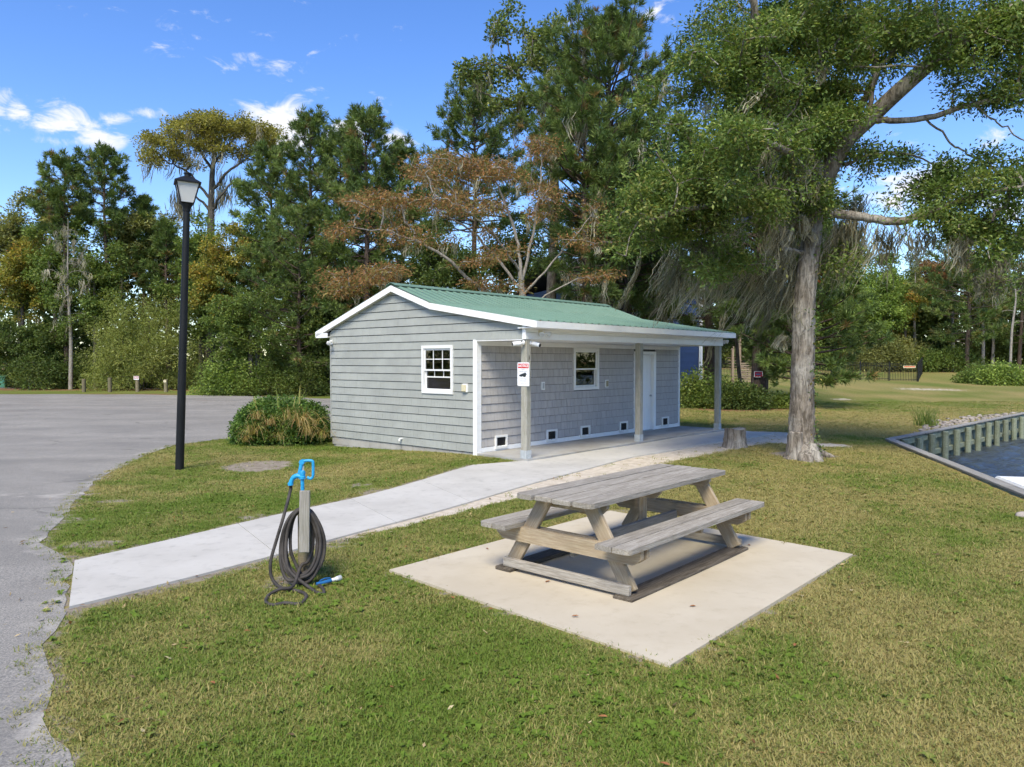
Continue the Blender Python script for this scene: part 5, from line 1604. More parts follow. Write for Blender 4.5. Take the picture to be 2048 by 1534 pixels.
G_MID = [((0.055, 0.085, 0.020), 4), ((0.085, 0.115, 0.026), 3), ((0.125, 0.145, 0.035), 1.2)]
G_YEL = [((0.085, 0.105, 0.022), 3), ((0.155, 0.145, 0.03), 3), ((0.23, 0.175, 0.035), 1.6), ((0.26, 0.12, 0.03), .35)]
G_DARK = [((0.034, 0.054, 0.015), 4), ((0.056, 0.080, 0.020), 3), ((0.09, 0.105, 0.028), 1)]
G_OLIVE = [((0.085, 0.095, 0.032), 3), ((0.125, 0.130, 0.042), 3), ((0.165, 0.155, 0.055), 1)]
G_LIME = [((0.10, 0.145, 0.030), 3), ((0.15, 0.19, 0.042), 2), ((0.065, 0.10, 0.025), 2)]

# ---------------------------------------------------------------- the big oak with hanging moss
OAKP = [((0.056, 0.090, 0.022), 4), ((0.084, 0.120, 0.030), 3.2), ((0.128, 0.150, 0.042), 1.6), ((0.17, 0.155, 0.05), .5)]
q = np.random.default_rng(21)
OD = 15.35
ob = gp(1604, 916); OD = float(ob[1])
oak = treeroot('oak_tree', ob, 'large leaning oak hung with grey moss beside the sidewalk end')
def oa(px, py, D): return at(px, py, D) - ob
G = Grow(q)
tk = G.limb([np.array([0, 0, -.25]), oa(1603, 880, OD), oa(1604, 800, OD), oa(1606, 700, OD), oa(1609, 600, OD), oa(1620, 500, OD), oa(1631, 420, OD), oa(1648, 358, OD)],
            [.40, .315, .265, .255, .245, .23, .215, .19], n=7, attach=False)
trunk_path = [np.array(G.P[i]) for i in tk]
G.limb([oa(1646, 365, OD), oa(1690, 285, OD - .2), oa(1745, 232, OD - .4), oa(1800, 180, OD - .7), oa(1870, 120, OD - 1), oa(1960, 55, OD - 1.4), oa(2070, -10, OD - 1.8), oa(2190, -60, OD - 2.1)],
       [.185, .17, .155, .15, .135, .10, .07, .03])
G.limb([oa(1742, 235, OD - .4), oa(1768, 242, OD - .5), oa(1850, 236, OD - .8), oa(1950, 207, OD - 1.2), oa(2060, 188, OD - 1.5), oa(2160, 200, OD - 1.7)], [.07, .06, .055, .048, .035, .02], wob=.012)
G.limb([oa(1632, 428, OD), oa(1680, 428, OD - .2), oa(1740, 436, OD - .4), oa(1800, 443, OD - .6), oa(1880, 415, OD - .9), oa(1980, 385, OD - 1.2), oa(2090, 365, OD - 1.4)], [.105, .092, .085, .08, .06, .045, .025], wob=.012)
G.limb([oa(1645, 365, OD), oa(1600, 270, OD - .2), oa(1555, 180, OD - .6), oa(1520, 60, OD - 1), oa(1490, -70, OD - 1.4)], [.15, .12, .10, .08, .05], wob=.02)
G.limb([oa(1690, 287, OD - .2), oa(1735, 190, OD - .1), oa(1752, 140, OD), oa(1720, 60, OD + .3), oa(1690, -40, OD + .6)], [.08, .07, .06, .05, .03], wob=.015)
G.limb([oa(1712, 268, OD - .3), oa(1738, 215, OD - .3), oa(1750, 150, OD - .3), oa(1790, 100, OD - .2), oa(1815, 40, OD)], [.06, .05, .042, .035, .02], wob=.015)
G.limb([oa(1625, 470, OD), oa(1560, 425, OD - .5), oa(1480, 405, OD - 1), oa(1390, 415, OD - 1.6), oa(1300, 440, OD - 2.1)], [.11, .09, .07, .05, .02], wob=.02)
G.limb([oa(1626, 468, OD), oa(1560, 440, OD + .8), oa(1470, 440, OD + 1.9), oa(1390, 465, OD + 2.8)], [.10, .08, .06, .03], wob=.02)
G.limb([oa(1640, 385, OD), oa(1600, 330, OD - 1.3), oa(1540, 285, OD - 2.4), oa(1480, 250, OD - 3.3)], [.10, .08, .055, .03], wob=.02)
G.limb([oa(1640, 385, OD), oa(1660, 320, OD + 1.2), oa(1640, 250, OD + 2.2), oa(1580, 180, OD + 3.2)], [.11, .09, .06, .03], wob=.02)
G.limb([oa(1620, 505, OD), oa(1560, 500, OD - .3), oa(1500, 520, OD - .4), oa(1420, 560, OD - .5)], [.05, .042, .03, .015], wob=.02)
G.limb([oa(1850, 236, OD - .8), oa(1905, 285, OD - .8), oa(1935, 310, OD - .7), oa(1985, 335, OD - .6), oa(2050, 390, OD - .5)], [.026, .022, .018, .014, .01], attach=False, wob=.02)
G.limb([oa(1945, 209, OD - 1.2), oa(1990, 240, OD - 1.2), oa(2030, 270, OD - 1.2), oa(2070, 300, OD - 1.2)], [.02, .017, .014, .01], attach=False, wob=.02)
G.limb([oa(1690, 330, OD - .1), oa(1760, 305, OD - .3), oa(1820, 310, OD - .4), oa(1880, 335, OD - .4)], [.035, .028, .02, .012], wob=.02)
LOB = [(1560, 90, 14.5, 180, 130, 2.2, 74), (1430, 130, 14.3, 95, 105, 1.5, 24), (1370, 190, 14.0, 50, 70, 1.0, 7), (1660, 60, 15.0, 150, 110, 2.0, 46), (1560, 255, 14.6, 165, 110, 2.4, 66), (1410, 320, 14.0, 110, 90, 2.0, 40),
       (1480, 385, 14.5, 140, 60, 2.4, 36), (1635, 250, 14.6, 70, 100, 1.8, 24), (1840, 55, 14.5, 130, 60, 1.5, 34), (1990, 95, 14.0, 110, 95, 1.6, 40), (2010, 170, 13.8, 60, 40, 1.0, 7), (1975, 352, 14.2, 110, 28, 1.1, 20), (1840, 385, 14.6, 60, 26, 1.0, 8),
       (1930, 440, 14.2, 125, 40, 1.2, 20), (2010, 500, 14.0, 60, 50, 1.1, 9), (1730, 312, 15.0, 60, 26, 1.0, 7), (1340, 420, 13.6, 70, 50, 1.3, 15), (1600, 400, 15.0, 70, 50, 1.5, 12), (1290, 440, 13.2, 40, 50, .8, 5),
       (1420, 500, 14.6, 90, 50, 1.4, 12), (1550, -110, 14.4, 260, 80, 2.4, 34), (1850, -90, 14.2, 220, 70, 2.0, 26), (2150, 80, 13.6, 70, 180, 1.6, 20), (2140, 400, 13.8, 60, 60, 1.2, 8), (1560, 200, 18.0, 150, 150, 1.2, 26), (1480, 300, 11.6, 90, 90, .9, 12), (1640, 520, 15.2, 40, 40, .6, 4)]
cs = []
for px_, py_, D_, rx_, ry_, rd, n_ in LOB:
    nc_ = max(2, int(round(n_ / 2.6)))                       # boughs, each with several leaf sprays
    v = unit(q.standard_normal((nc_, 3))) * (q.random((nc_, 1)) ** .4)
    for w in v:
        c = oa(px_ + w[0] * rx_, py_ + w[2] * ry_, D_ + w[1] * rd)
        for _ in range(5): cs.append(c + unit(q.standard_normal(3)) * q.uniform(.25, .80) * np.array([1, 1, .62]))
cs = np.array(cs)
G.reach(cs, .009, .08, .06)
# ridged trunk surface: main trunk rebuilt with more sides and buttress flare
nb = NB()
for ids in G.paths[1:]:
    P_ = np.array([G.P[i] for i in ids]); r_i = np.array([G.rad[i] for i in ids])
    if r_i[0] > r_i[1] * 1.6: r_i[0] = r_i[1] * 1.25
    V_, F2 = tube(P_, r_i, 9 if r_i.max() > .05 else 4); nb.add(V_, F2)
tp = smooth_path(trunk_path, 3); kk = 30
rt_ = np.interp(tp[:, 2], [-.25, 0, .15, .5, 1.2, 3, 5.2], [.46, .385, .315, .258, .226, .210, .17])
V_, F2 = tube(tp, rt_, kk)
V_ = V_.reshape(-1, kk, 3); th = np.arange(kk) * 2 * math.pi / kk
fl = np.clip((0.7 - tp[:, 2]) / .9, 0, 1)[:, None] ** 1.6
lob = 1 + fl * (0.28 * np.sin(4 * th + .7) + .15 * np.sin(7 * th))[None, :] + 0.035 * np.sin(9 * th)[None] + .03 * q.standard_normal((len(tp), kk))
V_ = tp[:, None, :] + (V_ - tp[:, None, :]) * lob[:, :, None]
nb.add(V_.reshape(-1, 3), F2)
for pts, r_i in (([oa(1612, 880, OD), oa(1625, 905, OD - .35), oa(1640, 930, OD - .55), oa(1660, 946, OD - .75)], [.16, .13, .09, .04]), ([oa(1604, 885, OD), oa(1610, 915, OD - .4), oa(1622, 936, OD - .65), oa(1632, 950, OD - .8)], [.17, .14, .10, .05]),
                 ([oa(1598, 890, OD), oa(1586, 908, OD - .2), oa(1576, 922, OD - .3)], [.16, .12, .05]), ([oa(1620, 885, OD), oa(1640, 905, OD + .1), oa(1668, 915, OD + .1)], [.12, .09, .03])):
    P_ = smooth_path(pts, 4); P_[:, 2] = np.maximum(P_[:, 2], -.08)
    V_, F2 = tube(P_, np.interp(np.linspace(0, 1, len(P_)), np.linspace(0, 1, len(r_i)), r_i) * (1 + .1 * q.standard_normal(len(P_))), 9); nb.add(V_, F2)
link('trunk', nb.mesh('trunk', M['oakbark'], True), None, oak)
sp_ = oa(1591, 905, OD - .22)
MB().lathe([(.19, -.2), (.17, .0), (.145, .15), (.135, .40), (.115, .42), (.06, .37)], 14).build('sawn_stem', M['oakbark'], oak, True, tuple(sp_))
nb = NB(); leaf_cloud(nb, spray_points(G, len(cs), 11, q, .75), 13, np.array([.135, .135, .085]), .080, .42, OAKP, q, up=.45, droop=.15)
# a thin scatter of leaves along the outer twigs
tw = np.array([G.P[ids[-2]] for ids in G.paths[-len(cs):]])
leaf_cloud(nb, cs, 22, np.array([.24, .24, .17]), .075, .44, OAKP, q)
link('crown', nb.mesh('crown', M['leaf']), None, oak)
# hanging moss
nb = NB()
def moss_at(spec, wind, per=34, w=.013, sp=.09):
    a = []; L = []
    for x0, x1, y0, y1, D0, D1, n_, l0, l1 in spec:
        for _ in range(n_):
            a.append(oa(q.uniform(x0, x1), q.uniform(y0, y1), q.uniform(D0, D1))); L.append(q.uniform(l0, l1))
    moss_clumps(nb, a, L, per, q, wind, w, sp, 9)
moss_at([(1500, 1560, 400, 450, 13.6, 14.6, 7, .7, 1.3), (1565, 1620, 420, 450, 14.4, 15.2, 6, .5, 1.1)], (-.08, 0), 60, .009, .06)
moss_at([(1400, 1600, 440, 540, 13.8, 17.0, 34, .6, 1.6), (1330, 1420, 480, 560, 13.8, 15.5, 8, .5, 1.3), (1480, 1600, 520, 600, 14.5, 17.0, 16, .5, 1.2)], (-.5, .05), 34, .010, .10)
moss_at([(1660, 1800, 440, 470, 14.6, 15.6, 10, .7, 1.5), (1640, 1700, 425, 500, 15.2, 16.4, 10, .5, 1.3), (1690, 1730, 380, 420, 15.0, 15.6, 4, .8, 1.3), (1800, 1850, 450, 480, 14.4, 14.8, 4, .5, .9)], (-.22, 0), 30, .013, .11)
moss_at([(1910, 1950, 460, 480, 13.9, 14.3, 4, .5, 1.0), (1990, 2040, 520, 550, 13.8, 14.2, 5, .4, .9), (1950, 1980, 540, 560, 13.8, 14.2, 3, .3, .6)], (-.1, 0), 30)
moss_at([(1330, 1480, 150, 420, 13.4, 15.5, 24, .3, .7), (1480, 1650, 120, 400, 13.0, 15.5, 20, .3, .8), (1540, 1580, 330, 380, 13.4, 14, 6, .4, .8)], (-.15, 0), 22)
moss_at([(1558, 1582, 668, 680, 15.0, 15.2, 3, .18, .35)], (-.5, 0), 50, .010, .05)
# two long ropes of moss blown down over the roof
for pts in ([(1283, 505, 14.6), (1272, 545, 14.9), (1258, 575, 15.2), (1243, 603, 15.6), (1226, 628, 15.9)], [(1395, 525, 14.6), (1362, 570, 14.8), (1335, 600, 15.0), (1318, 635, 15.2), (1311, 662, 15.3)]):
    P_ = smooth_path([oa(*p) for p in pts], 6)
    for k in range(30):
        f0, f1 = sorted(q.random(2)); i0, i1 = int(f0 * (len(P_) - 1)), int(f1 * (len(P_) - 1))
        if i1 - i0 < 3: continue
        seg_ = P_[i0:i1 + 1] + q.standard_normal(3) * np.array([.035, .035, .03]) + .01 * q.standard_normal((i1 - i0 + 1, 3))
        V_, F2 = tube(seg_, np.linspace(.010, .004, len(seg_)), 4)
        nb.add(V_, F2, np.repeat(jit(MOSSP, 1, q), len(V_), 0) * 1.25)
tag(link('hanging_moss', nb.mesh('hanging_moss', M['moss'])), kind='stuff').parent = (oak)
# creeper on the right side of the trunk
nb = NB(); vc = []
for k in range(60):
    t_ = q.uniform(.0, 4.6); i = int(np.argmin(np.abs(tp[:, 2] - t_))); a_ = q.uniform(-1.3, .35)
    vc.append(tp[i] + np.array([math.cos(a_), math.sin(a_), 0]) * (rt_[i] * .99))
leaf_cloud(nb, np.array(vc), 9, np.array([.06, .06, .10]), .06, .75, [((.05, .085, .02), 4), ((.09, .12, .03), 2), ((.14, .035, .015), .6)], q)
link('creeper', nb.mesh('creeper', M['leaf']), None, oak)

# ---------------------------------------------------------------- the brown spreading tree behind the roof
BRP = [((0.140, 0.068, 0.027), 4), ((0.195, 0.100, 0.040), 2.4), ((0.095, 0.070, 0.028), 2.2), ((0.080, 0.095, 0.026), 2.0), ((0.125, 0.118, 0.04), 1.2)]
q = np.random.default_rng(33)
mb_ = basept(1055, 27.0)
mim = treeroot('spreading_tree', mb_, 'wide spreading tree with rust brown leaves and pale bare branches behind the roof')
def mo(px, py, D): return at(px, py, D) - mb_
G = Grow(q)
G.limb([np.array([0, 0, -.2]), mo(1052, 660, 27), mo(1046, 600, 27), mo(1040, 540, 27)], [.17, .15, .12, .09], attach=False)
for pts, r_i in (([mo(1046, 640, 27), mo(1000, 610, 26.7), mo(930, 550, 26.2), mo(860, 495, 25.8), mo(780, 465, 25.4), mo(690, 455, 25)], [.10, .09, .075, .06, .04, .015]),
                 ([mo(1042, 560, 27), mo(1036, 490, 27.1), mo(1015, 420, 27.2), mo(990, 360, 27.4), mo(960, 310, 27.6)], [.085, .075, .06, .045, .02]),
                 ([mo(1044, 570, 27), mo(1060, 500, 27.2), mo(1075, 420, 27.4), mo(1080, 350, 27.5), mo(1085, 300, 27.6)], [.08, .065, .05, .035, .015]),
                 ([mo(1050, 610, 27), mo(1090, 590, 26.8), mo(1150, 560, 26.6), mo(1210, 550, 26.4)], [.06, .045, .03, .012]),
                 ([mo(1046, 590, 27), mo(1100, 530, 27), mo(1150, 470, 27), mo(1200, 410, 27)], [.06, .045, .03, .012]),
                 ([mo(1040, 575, 27), mo(980, 500, 28), mo(910, 440, 28.5), mo(830, 410, 29)], [.075, .06, .045, .015]),
                 ([mo(1048, 640, 27), mo(980, 620, 25.6), mo(880, 590, 24.8), mo(770, 570, 24.4), mo(680, 575, 24)], [.07, .055, .04, .03, .012]),
                 ([mo(1040, 545, 27), mo(990, 470, 26), mo(930, 420, 25.3), mo(870, 390, 25)], [.06, .05, .035, .015])):
    G.limb(pts, [x * .8 for x in r_i], wob=.03)
cs = []
for px_, py_, D_, rx_, ry_, rd, n_ in ((900, 335, 27.0, 95, 35, 2.0, 46), (1010, 345, 27.5, 100, 50, 2.0, 40), (1080, 290, 27.8, 45, 30, 1.2, 12), (760, 400, 25.8, 100, 22, 1.8, 36), (930, 410, 26.2, 110, 30, 2.0, 36), (1100, 400, 27.0, 90, 40, 1.8, 18),
                                       (830, 470, 25.6, 100, 26, 1.6, 18), (690, 455, 25.0, 50, 22, 1.0, 8), (760, 545, 24.8, 110, 26, 1.6, 34), (690, 580, 24.3, 50, 24, .9, 12), (980, 500, 26.0, 90, 40, 1.6, 18), (1170, 470, 26.8, 60, 50, 1.2, 10), (1190, 555, 26.5, 50, 20, .9, 7), (1000, 570, 26, 70, 25, 1.2, 9), (800, 610, 24.4, 60, 16, .8, 8)):
    v = unit(q.standard_normal((n_, 3))) * (q.random((n_, 1)) ** .45)
    for w in v: cs.append(mo(px_ + w[0] * rx_, py_ + w[2] * ry_, D_ + w[1] * rd))
cs = np.array(cs)
G.reach(cs, .0115, .03, .07)
link('trunk', G.mesh('trunk', M['paleb'], 7), None, mim)
nb = NB(); leaf_cloud(nb, spray_points(G, len(cs), 6, q, 1.3), 17, np.array([.27, .27, .08]), .115, .32, BRP, q, up=.2, droop=.6, mixp=.6)
link('crown', nb.mesh('crown', M['leaf']), None, mim)
nb = NB(); k = q.choice(len(cs), 46, False); moss_clumps(nb, cs[k] + [0, 0, -.15], .3 + .6 * q.random(46), 14, q, (-.08, 0), .014, .07)
tag(link('hanging_moss', nb.mesh('hanging_moss', M['moss'])), kind='stuff').parent = (mim)

# ---------------------------------------------------------------- tall trees behind the building
pine('pine_tree', 'tallest pine rising behind the right end of the green roof', 1215, 33, 55, 330, 520, 41, 150, .26, per=34, nl=.34, nw=.032, shape='round', moss=.25, tufts=13)
pine('pine_tree', 'lower dense pine standing in front of the tallest pine', 1170, 31, 225, 300, 600, 42, 80, .24, per=28, nl=.34, nw=.032, shape='round', moss=.35, tufts=12)
pine('pine_tree', 'pine with upright tufts behind the rusty spreading tree', 950, 44, 203, 290, 470, 43, 90, .22, per=28, nl=.38, nw=.04, shape='cone', tufts=11)
pine('pine_tree', 'dark pointed pine left of the rusty tree, taller twin', 735, 45, 243, 270, 640, 44, 120, .24, per=28, nl=.38, nw=.04, tufts=11)
pine('pine_tree', 'dark pointed pine left of the rusty tree, nearer the lamp', 625, 49.9, 250, 270, 640, 45, 120, .24, per=28, nl=.38, nw=.04, tufts=11)
pine('pine_tree', 'young dense pine low behind the left end of the building', 600, 45.5, 430, 240, 740, 46, 80, .16, per=26, nl=.32, nw=.035, tufts=10)
pine('pine_tree', 'small bright pine bough beside the left roof eave', 640, 47.0, 545, 80, 720, 47, 40, .10, per=26, nl=.26, nw=.026, tufts=7)
q = np.random.default_rng(50)
BTP = [((0.050, 0.075, 0.020), 4), ((0.085, 0.105, 0.03), 3), ((0.13, 0.135, 0.045), 1)]
bb = basept(1100, 37.0)
bt = treeroot('bare_topped_tree', bb, 'tall crooked tree with dead bare spikes at its top behind the pines')
def bo(px, py, D): return at(px, py, D) - bb
G = Grow(q)
G.limb([np.array([0, 0, -.2]), bo(1102, 600, 37), bo(1110, 400, 37), bo(1105, 260, 37), bo(1120, 160, 37), bo(1150, 90, 37)], [.32, .26, .22, .17, .12, .06], n=6)
G.limb([bo(1105, 270, 37), bo(1075, 215, 36.8), bo(1045, 160, 36.6), bo(1020, 110, 36.5), bo(1015, 70, 36.5)], [.13, .11, .08, .05, .02])
G.limb([bo(1068, 205, 36.8), bo(1030, 200, 36.5), bo(985, 195, 36.2), bo(940, 170, 36)], [.07, .06, .045, .02], wob=.06)
G.limb([bo(1045, 160, 36.6), bo(1000, 130, 36.3), bo(960, 130, 36), bo(920, 145, 35.8)], [.06, .05, .035, .015], wob=.05)
for i in range(12): G.ok[i] = False
for a in ([(1150, 95), (1143, 50), (1133, 8)], [(1154, 95), (1157, 40), (1160, -15)], [(1160, 95), (1172, 55), (1187, 22)]):
    G.limb([bo(x, y, 37) for x, y in a], [.06, .045, .02], attach=False)
cs = []
for px_, py_, rx_, ry_, n_ in ((945, 150, 45, 30, 12), (1010, 150, 40, 40, 12), (1000, 50, 24, 40, 6), (1028, 12, 14, 10, 2), (1075, 75, 40, 30, 12), (1110, 50, 22, 20, 5), (1095, 120, 50, 40, 14), (1050, 200, 40, 30, 8), (980, 210, 22, 14, 3), (1020, 250, 14, 14, 2), (1150, 140, 50, 40, 10), (1060, 240, 22, 14, 4), (1120, 230, 60, 50, 12)):
    v = unit(q.standard_normal((n_, 3))) * (q.random((n_, 1)) ** .4)
    for w in v: cs.append(bo(px_ + w[0] * rx_, py_ + w[2] * ry_, 36.7 + w[1] * 1.6))
cs = np.array(cs); G.reach(cs, .014, .06)
link('trunk', G.mesh('trunk', M['darkb'], 7), None, bt)
nb = NB(); leaf_cloud(nb, spray_points(G, len(cs), 6, q, 1.2), 16, np.array([.26, .26, .2]), .18, .6, BTP, q)
link('crown', nb.mesh('crown', M['leaf']), None, bt)
nb = NB(); k = q.choice(len(cs), 30, False); moss_clumps(nb, cs[k], .5 + .9 * q.random(30), 14, q, (-.1, 0), .022, .1)
tag(link('hanging_moss', nb.mesh('hanging_moss', M['moss'])), kind='stuff').parent = (bt)

# ---------------------------------------------------------------- left wood
q = np.random.default_rng(61)
CYP = [((0.125, 0.115, 0.028), 4), ((0.165, 0.150, 0.036), 3), ((0.085, 0.088, 0.024), 2)]
cb_ = basept(420, 62.0)
cyp = treeroot('cypress_tree', cb_, 'tall flat-topped cypress hung with moss behind the lantern')
def co_(px, py, D): return at(px, py, D) - cb_
G = Grow(q)
G.limb([np.array([0, 0, -.2]), co_(420, 600, 62), co_(422, 450, 62), co_(424, 360, 62), co_(428, 300, 62), co_(425, 250, 62)], [.5, .38, .30, .22, .13, .05], n=6)
for i in range(14): G.ok[i] = False
for a in ([(423, 400), (380, 350), (340, 325), (295, 305)], [(424, 380), (470, 330), (510, 315), (545, 290)], [(425, 340), (390, 290), (355, 260)], [(426, 330), (460, 285), (500, 260)], [(424, 420), (450, 380), (480, 360)], [(423, 430), (395, 395), (365, 400)]):
    G.limb([co_(x, y, 62 + q.uniform(-2, 2) * (j > 0)) for j, (x, y) in enumerate(a)], [.13, .09, .06, .03][:len(a)], wob=.08)
cs = []
for px_, py_, rx_, ry_, n_ in ((380, 258, 50, 22, 26), (450, 255, 60, 24, 30), (510, 272, 40, 22, 18), (330, 290, 45, 20, 20), (300, 310, 22, 12, 6), (420, 290, 60, 20, 18), (530, 285, 22, 18, 7), (360, 320, 40, 14, 8), (490, 310, 40, 14, 7), (425, 240, 40, 10, 9), (345, 440, 20, 20, 5), (480, 255, 60, 22, 16)):
    nc_ = max(2, n_ // 2)
    v = unit(q.standard_normal((nc_, 3))) * (q.random((nc_, 1)) ** .35)
    for w in v:
        c = co_(px_ + w[0] * rx_ * 1.08, py_ + w[2] * ry_, 62 + w[1] * 3.6)
        for _ in range(4): cs.append(c + q.standard_normal(3) * np.array([.55, .55, .16]))
cs = np.array(cs); G.reach(cs, .022, .02)
link('trunk', G.mesh('trunk', M['darkb'], 7), None, cyp)
nb = NB(); leaf_cloud(nb, cs, 75, np.array([.34, .34, .15]), .21, .5, CYP, q, up=.8)
link('crown', nb.mesh('crown', M['leaf']), None, cyp)
nb = NB(); k = q.choice(len(cs), 80, False); moss_clumps(nb, cs[k[:50]] + [0, 0, -.4], .7 + 1.4 * q.random(50), 14, q, (-.1, 0), .030, .22)
moss_clumps(nb, [co_(q.uniform(345, 380), q.uniform(380, 420), 62) for _ in range(10)] + [co_(q.uniform(440, 480), q.uniform(350, 390), 62) for _ in range(10)], 1.2 + 1.6 * q.random(20), 18, q, (-.1, 0), .035, .3)
tag(link('hanging_moss', nb.mesh('hanging_moss', M['moss'])), kind='stuff').parent = (cyp)

pine('pine_tree', 'slim airy pine with open crown left of the cypress', 215, 58, 305, 110, 470, 71, 46, .22, per=26, nl=.46, nw=.05, shape='round', tufts=9)
pine('pine_tree', 'bushy-topped pine at the far left of the wood', 135, 57, 325, 110, 480, 72, 46, .22, per=28, nl=.46, nw=.05, shape='round', tufts=9)
pine('pine_tree', 'short pine between the slim pine and the cypress', 290, 59.7, 402, 90, 560, 73, 46, .2, per=26, nl=.44, nw=.048, tufts=8)
pine('pine_tree', 'shadowed pine low behind the lantern pole', 335, 59.0, 450, 100, 600, 74, 46, .2, per=26, nl=.44, nw=.048, tufts=8)
broadleaf('broadleaf_tree', 'yellow-green autumn tree at the left edge of the photo', 45, 57.7, 440, 190, 700, G_YEL, 81, 120, 120, .19, .55, moss=8)
broadleaf('broadleaf_tree', 'olive crown high behind the yellow tree at left edge', 40, 60.4, 355, 280, 560, G_OLIVE, 82, 110, 110, .25, .7)
broadleaf('broadleaf_tree', 'ochre-tipped tree just right of the lamp pole', 445, 49.9, 425, 150, 720, G_YEL, 83, 120, 120, .18, .5)
broadleaf('broadleaf_tree', 'light green open tree above and right of the lamp pole', 515, 53.4, 330, 150, 620, G_LIME, 84, 90, 100, .19, .5, lobes=12)
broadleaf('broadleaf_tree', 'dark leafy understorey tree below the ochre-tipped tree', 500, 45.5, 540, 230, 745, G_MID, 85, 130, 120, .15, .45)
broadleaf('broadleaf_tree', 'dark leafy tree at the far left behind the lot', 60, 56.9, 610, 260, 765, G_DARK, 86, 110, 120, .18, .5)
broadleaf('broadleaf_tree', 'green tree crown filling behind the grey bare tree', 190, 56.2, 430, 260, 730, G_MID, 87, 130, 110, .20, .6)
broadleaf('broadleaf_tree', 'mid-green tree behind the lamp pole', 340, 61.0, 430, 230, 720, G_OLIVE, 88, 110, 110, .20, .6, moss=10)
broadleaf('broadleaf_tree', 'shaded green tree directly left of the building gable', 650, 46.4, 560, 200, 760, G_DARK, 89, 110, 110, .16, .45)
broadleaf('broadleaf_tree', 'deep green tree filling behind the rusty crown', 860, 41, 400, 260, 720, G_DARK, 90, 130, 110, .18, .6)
broadleaf('broadleaf_tree', 'dark tree behind the pale branches and roof ridge', 1000, 42, 440, 240, 720, G_DARK, 91, 100, 100, .18, .6)
pine('pine_tree', 'pine filling between the twin pines and the lamp', 545, 52, 315, 230, 640, 75, 90, .22, per=26, nl=.44, nw=.048, tufts=10)
pine('pine_tree', 'pine filling between the two dark twin pines', 685, 50, 285, 240, 640, 76, 100, .22, per=26, nl=.44, nw=.046, tufts=10)
pine('pine_tree', 'pine rising behind the left edge of the rusty crown', 805, 50, 312, 230, 640, 77, 100, .22, per=26, nl=.44, nw=.046, tufts=10)
broadleaf('broadleaf_tree', 'olive green tree between the bare tree and slim pine', 245, 59, 392, 240, 700, G_OLIVE, 78, 110, 110, .22, .6)
broadleaf('broadleaf_tree', 'leafy tree below the bushy-topped pine', 110, 58, 395, 260, 700, G_MID, 79, 110, 110, .22, .6)
broadleaf('broadleaf_tree', 'green tree below the cypress and behind the lamp pole', 400, 57, 430, 220, 700, G_MID, 80, 100, 110, .22, .6)
broadleaf('broadleaf_tree', 'dim green tree below the twin pines', 700, 47, 470, 240, 740, G_MID, 92, 130, 120, .18, .55)
broadleaf('broadleaf_tree', 'leafy tree low between pines and blue house', 1290, 40, 420, 220, 700, G_MID, 94, 110, 110, .17, .55, moss=14)
broadleaf('broadleaf_tree', 'tall green crown right of the oak trunk beyond the fence', 1715, 84, 465, 220, 745, G_MID, 211, 130, 120, .28, .8)
broadleaf('broadleaf_tree', 'tall olive crown behind the bushy pine across the canal', 1950, 90, 455, 230, 745, G_OLIVE, 212, 130, 120, .30, .85)
broadleaf('broadleaf_tree', 'tall dark crown behind the rust orange tree top', 1835, 92, 470, 210, 745, G_MID, 213, 120, 120, .30, .85)
broadleaf('broadleaf_tree', 'green crown cut by the right edge of the photo', 2065, 86, 440, 200, 745, G_MID, 214, 120, 120, .29, .8)
# bare grey tree
q = np.random.default_rng(93)
gb = basept(140, 54.8)
bare = treeroot('bare_tree', gb, 'bare grey tree with thin twigs and a little moss at left')
G = Grow(q)
Hh = zat(440, 54.8) - gb[2]
G.limb([(0, 0, -.2), (0.1, 0, Hh * .3), (-.05, 0, Hh * .6), (.05, 0, Hh)], [.16, .13, .08, .02], n=6)
for i in range(7): G.ok[i] = False
v = unit(q.standard_normal((70, 3))); cs = np.array([0, 0, Hh * .66]) + v * (0.5 + .5 * q.random((70, 1))) * np.array([1.9, 1.6, Hh * .34])
G.reach(cs, .011, .1)
link('trunk', G.mesh('trunk', M['paleb'], 6), None, bare)
nb = NB(); moss_clumps(nb, cs, .4 + .7 * q.random(70), 12, q, (-.1, 0), .02, .1)
tag(link('hanging_moss', nb.mesh('hanging_moss', M['moss'])), kind='stuff').parent = (bare)
# feathery round bush
q = np.random.default_rng(95)
WIL = [((0.105, 0.125, 0.030), 4), ((0.140, 0.158, 0.040), 3), ((0.18, 0.188, 0.055), 1.4), ((0.075, 0.09, 0.028), 1.2)]
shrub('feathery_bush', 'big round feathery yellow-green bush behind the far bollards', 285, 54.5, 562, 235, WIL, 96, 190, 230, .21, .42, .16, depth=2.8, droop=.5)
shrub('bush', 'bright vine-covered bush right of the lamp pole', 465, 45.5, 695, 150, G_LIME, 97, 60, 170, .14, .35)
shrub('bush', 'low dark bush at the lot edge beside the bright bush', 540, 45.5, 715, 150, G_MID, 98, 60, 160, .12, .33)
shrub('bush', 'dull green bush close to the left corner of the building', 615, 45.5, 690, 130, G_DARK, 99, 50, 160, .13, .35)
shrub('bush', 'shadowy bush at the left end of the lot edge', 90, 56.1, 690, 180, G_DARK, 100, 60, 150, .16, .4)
shrub('bush', 'shaded bush filling between far bollards and bare tree', 180, 57.3, 700, 120, G_DARK, 101, 45, 150, .16, .4)

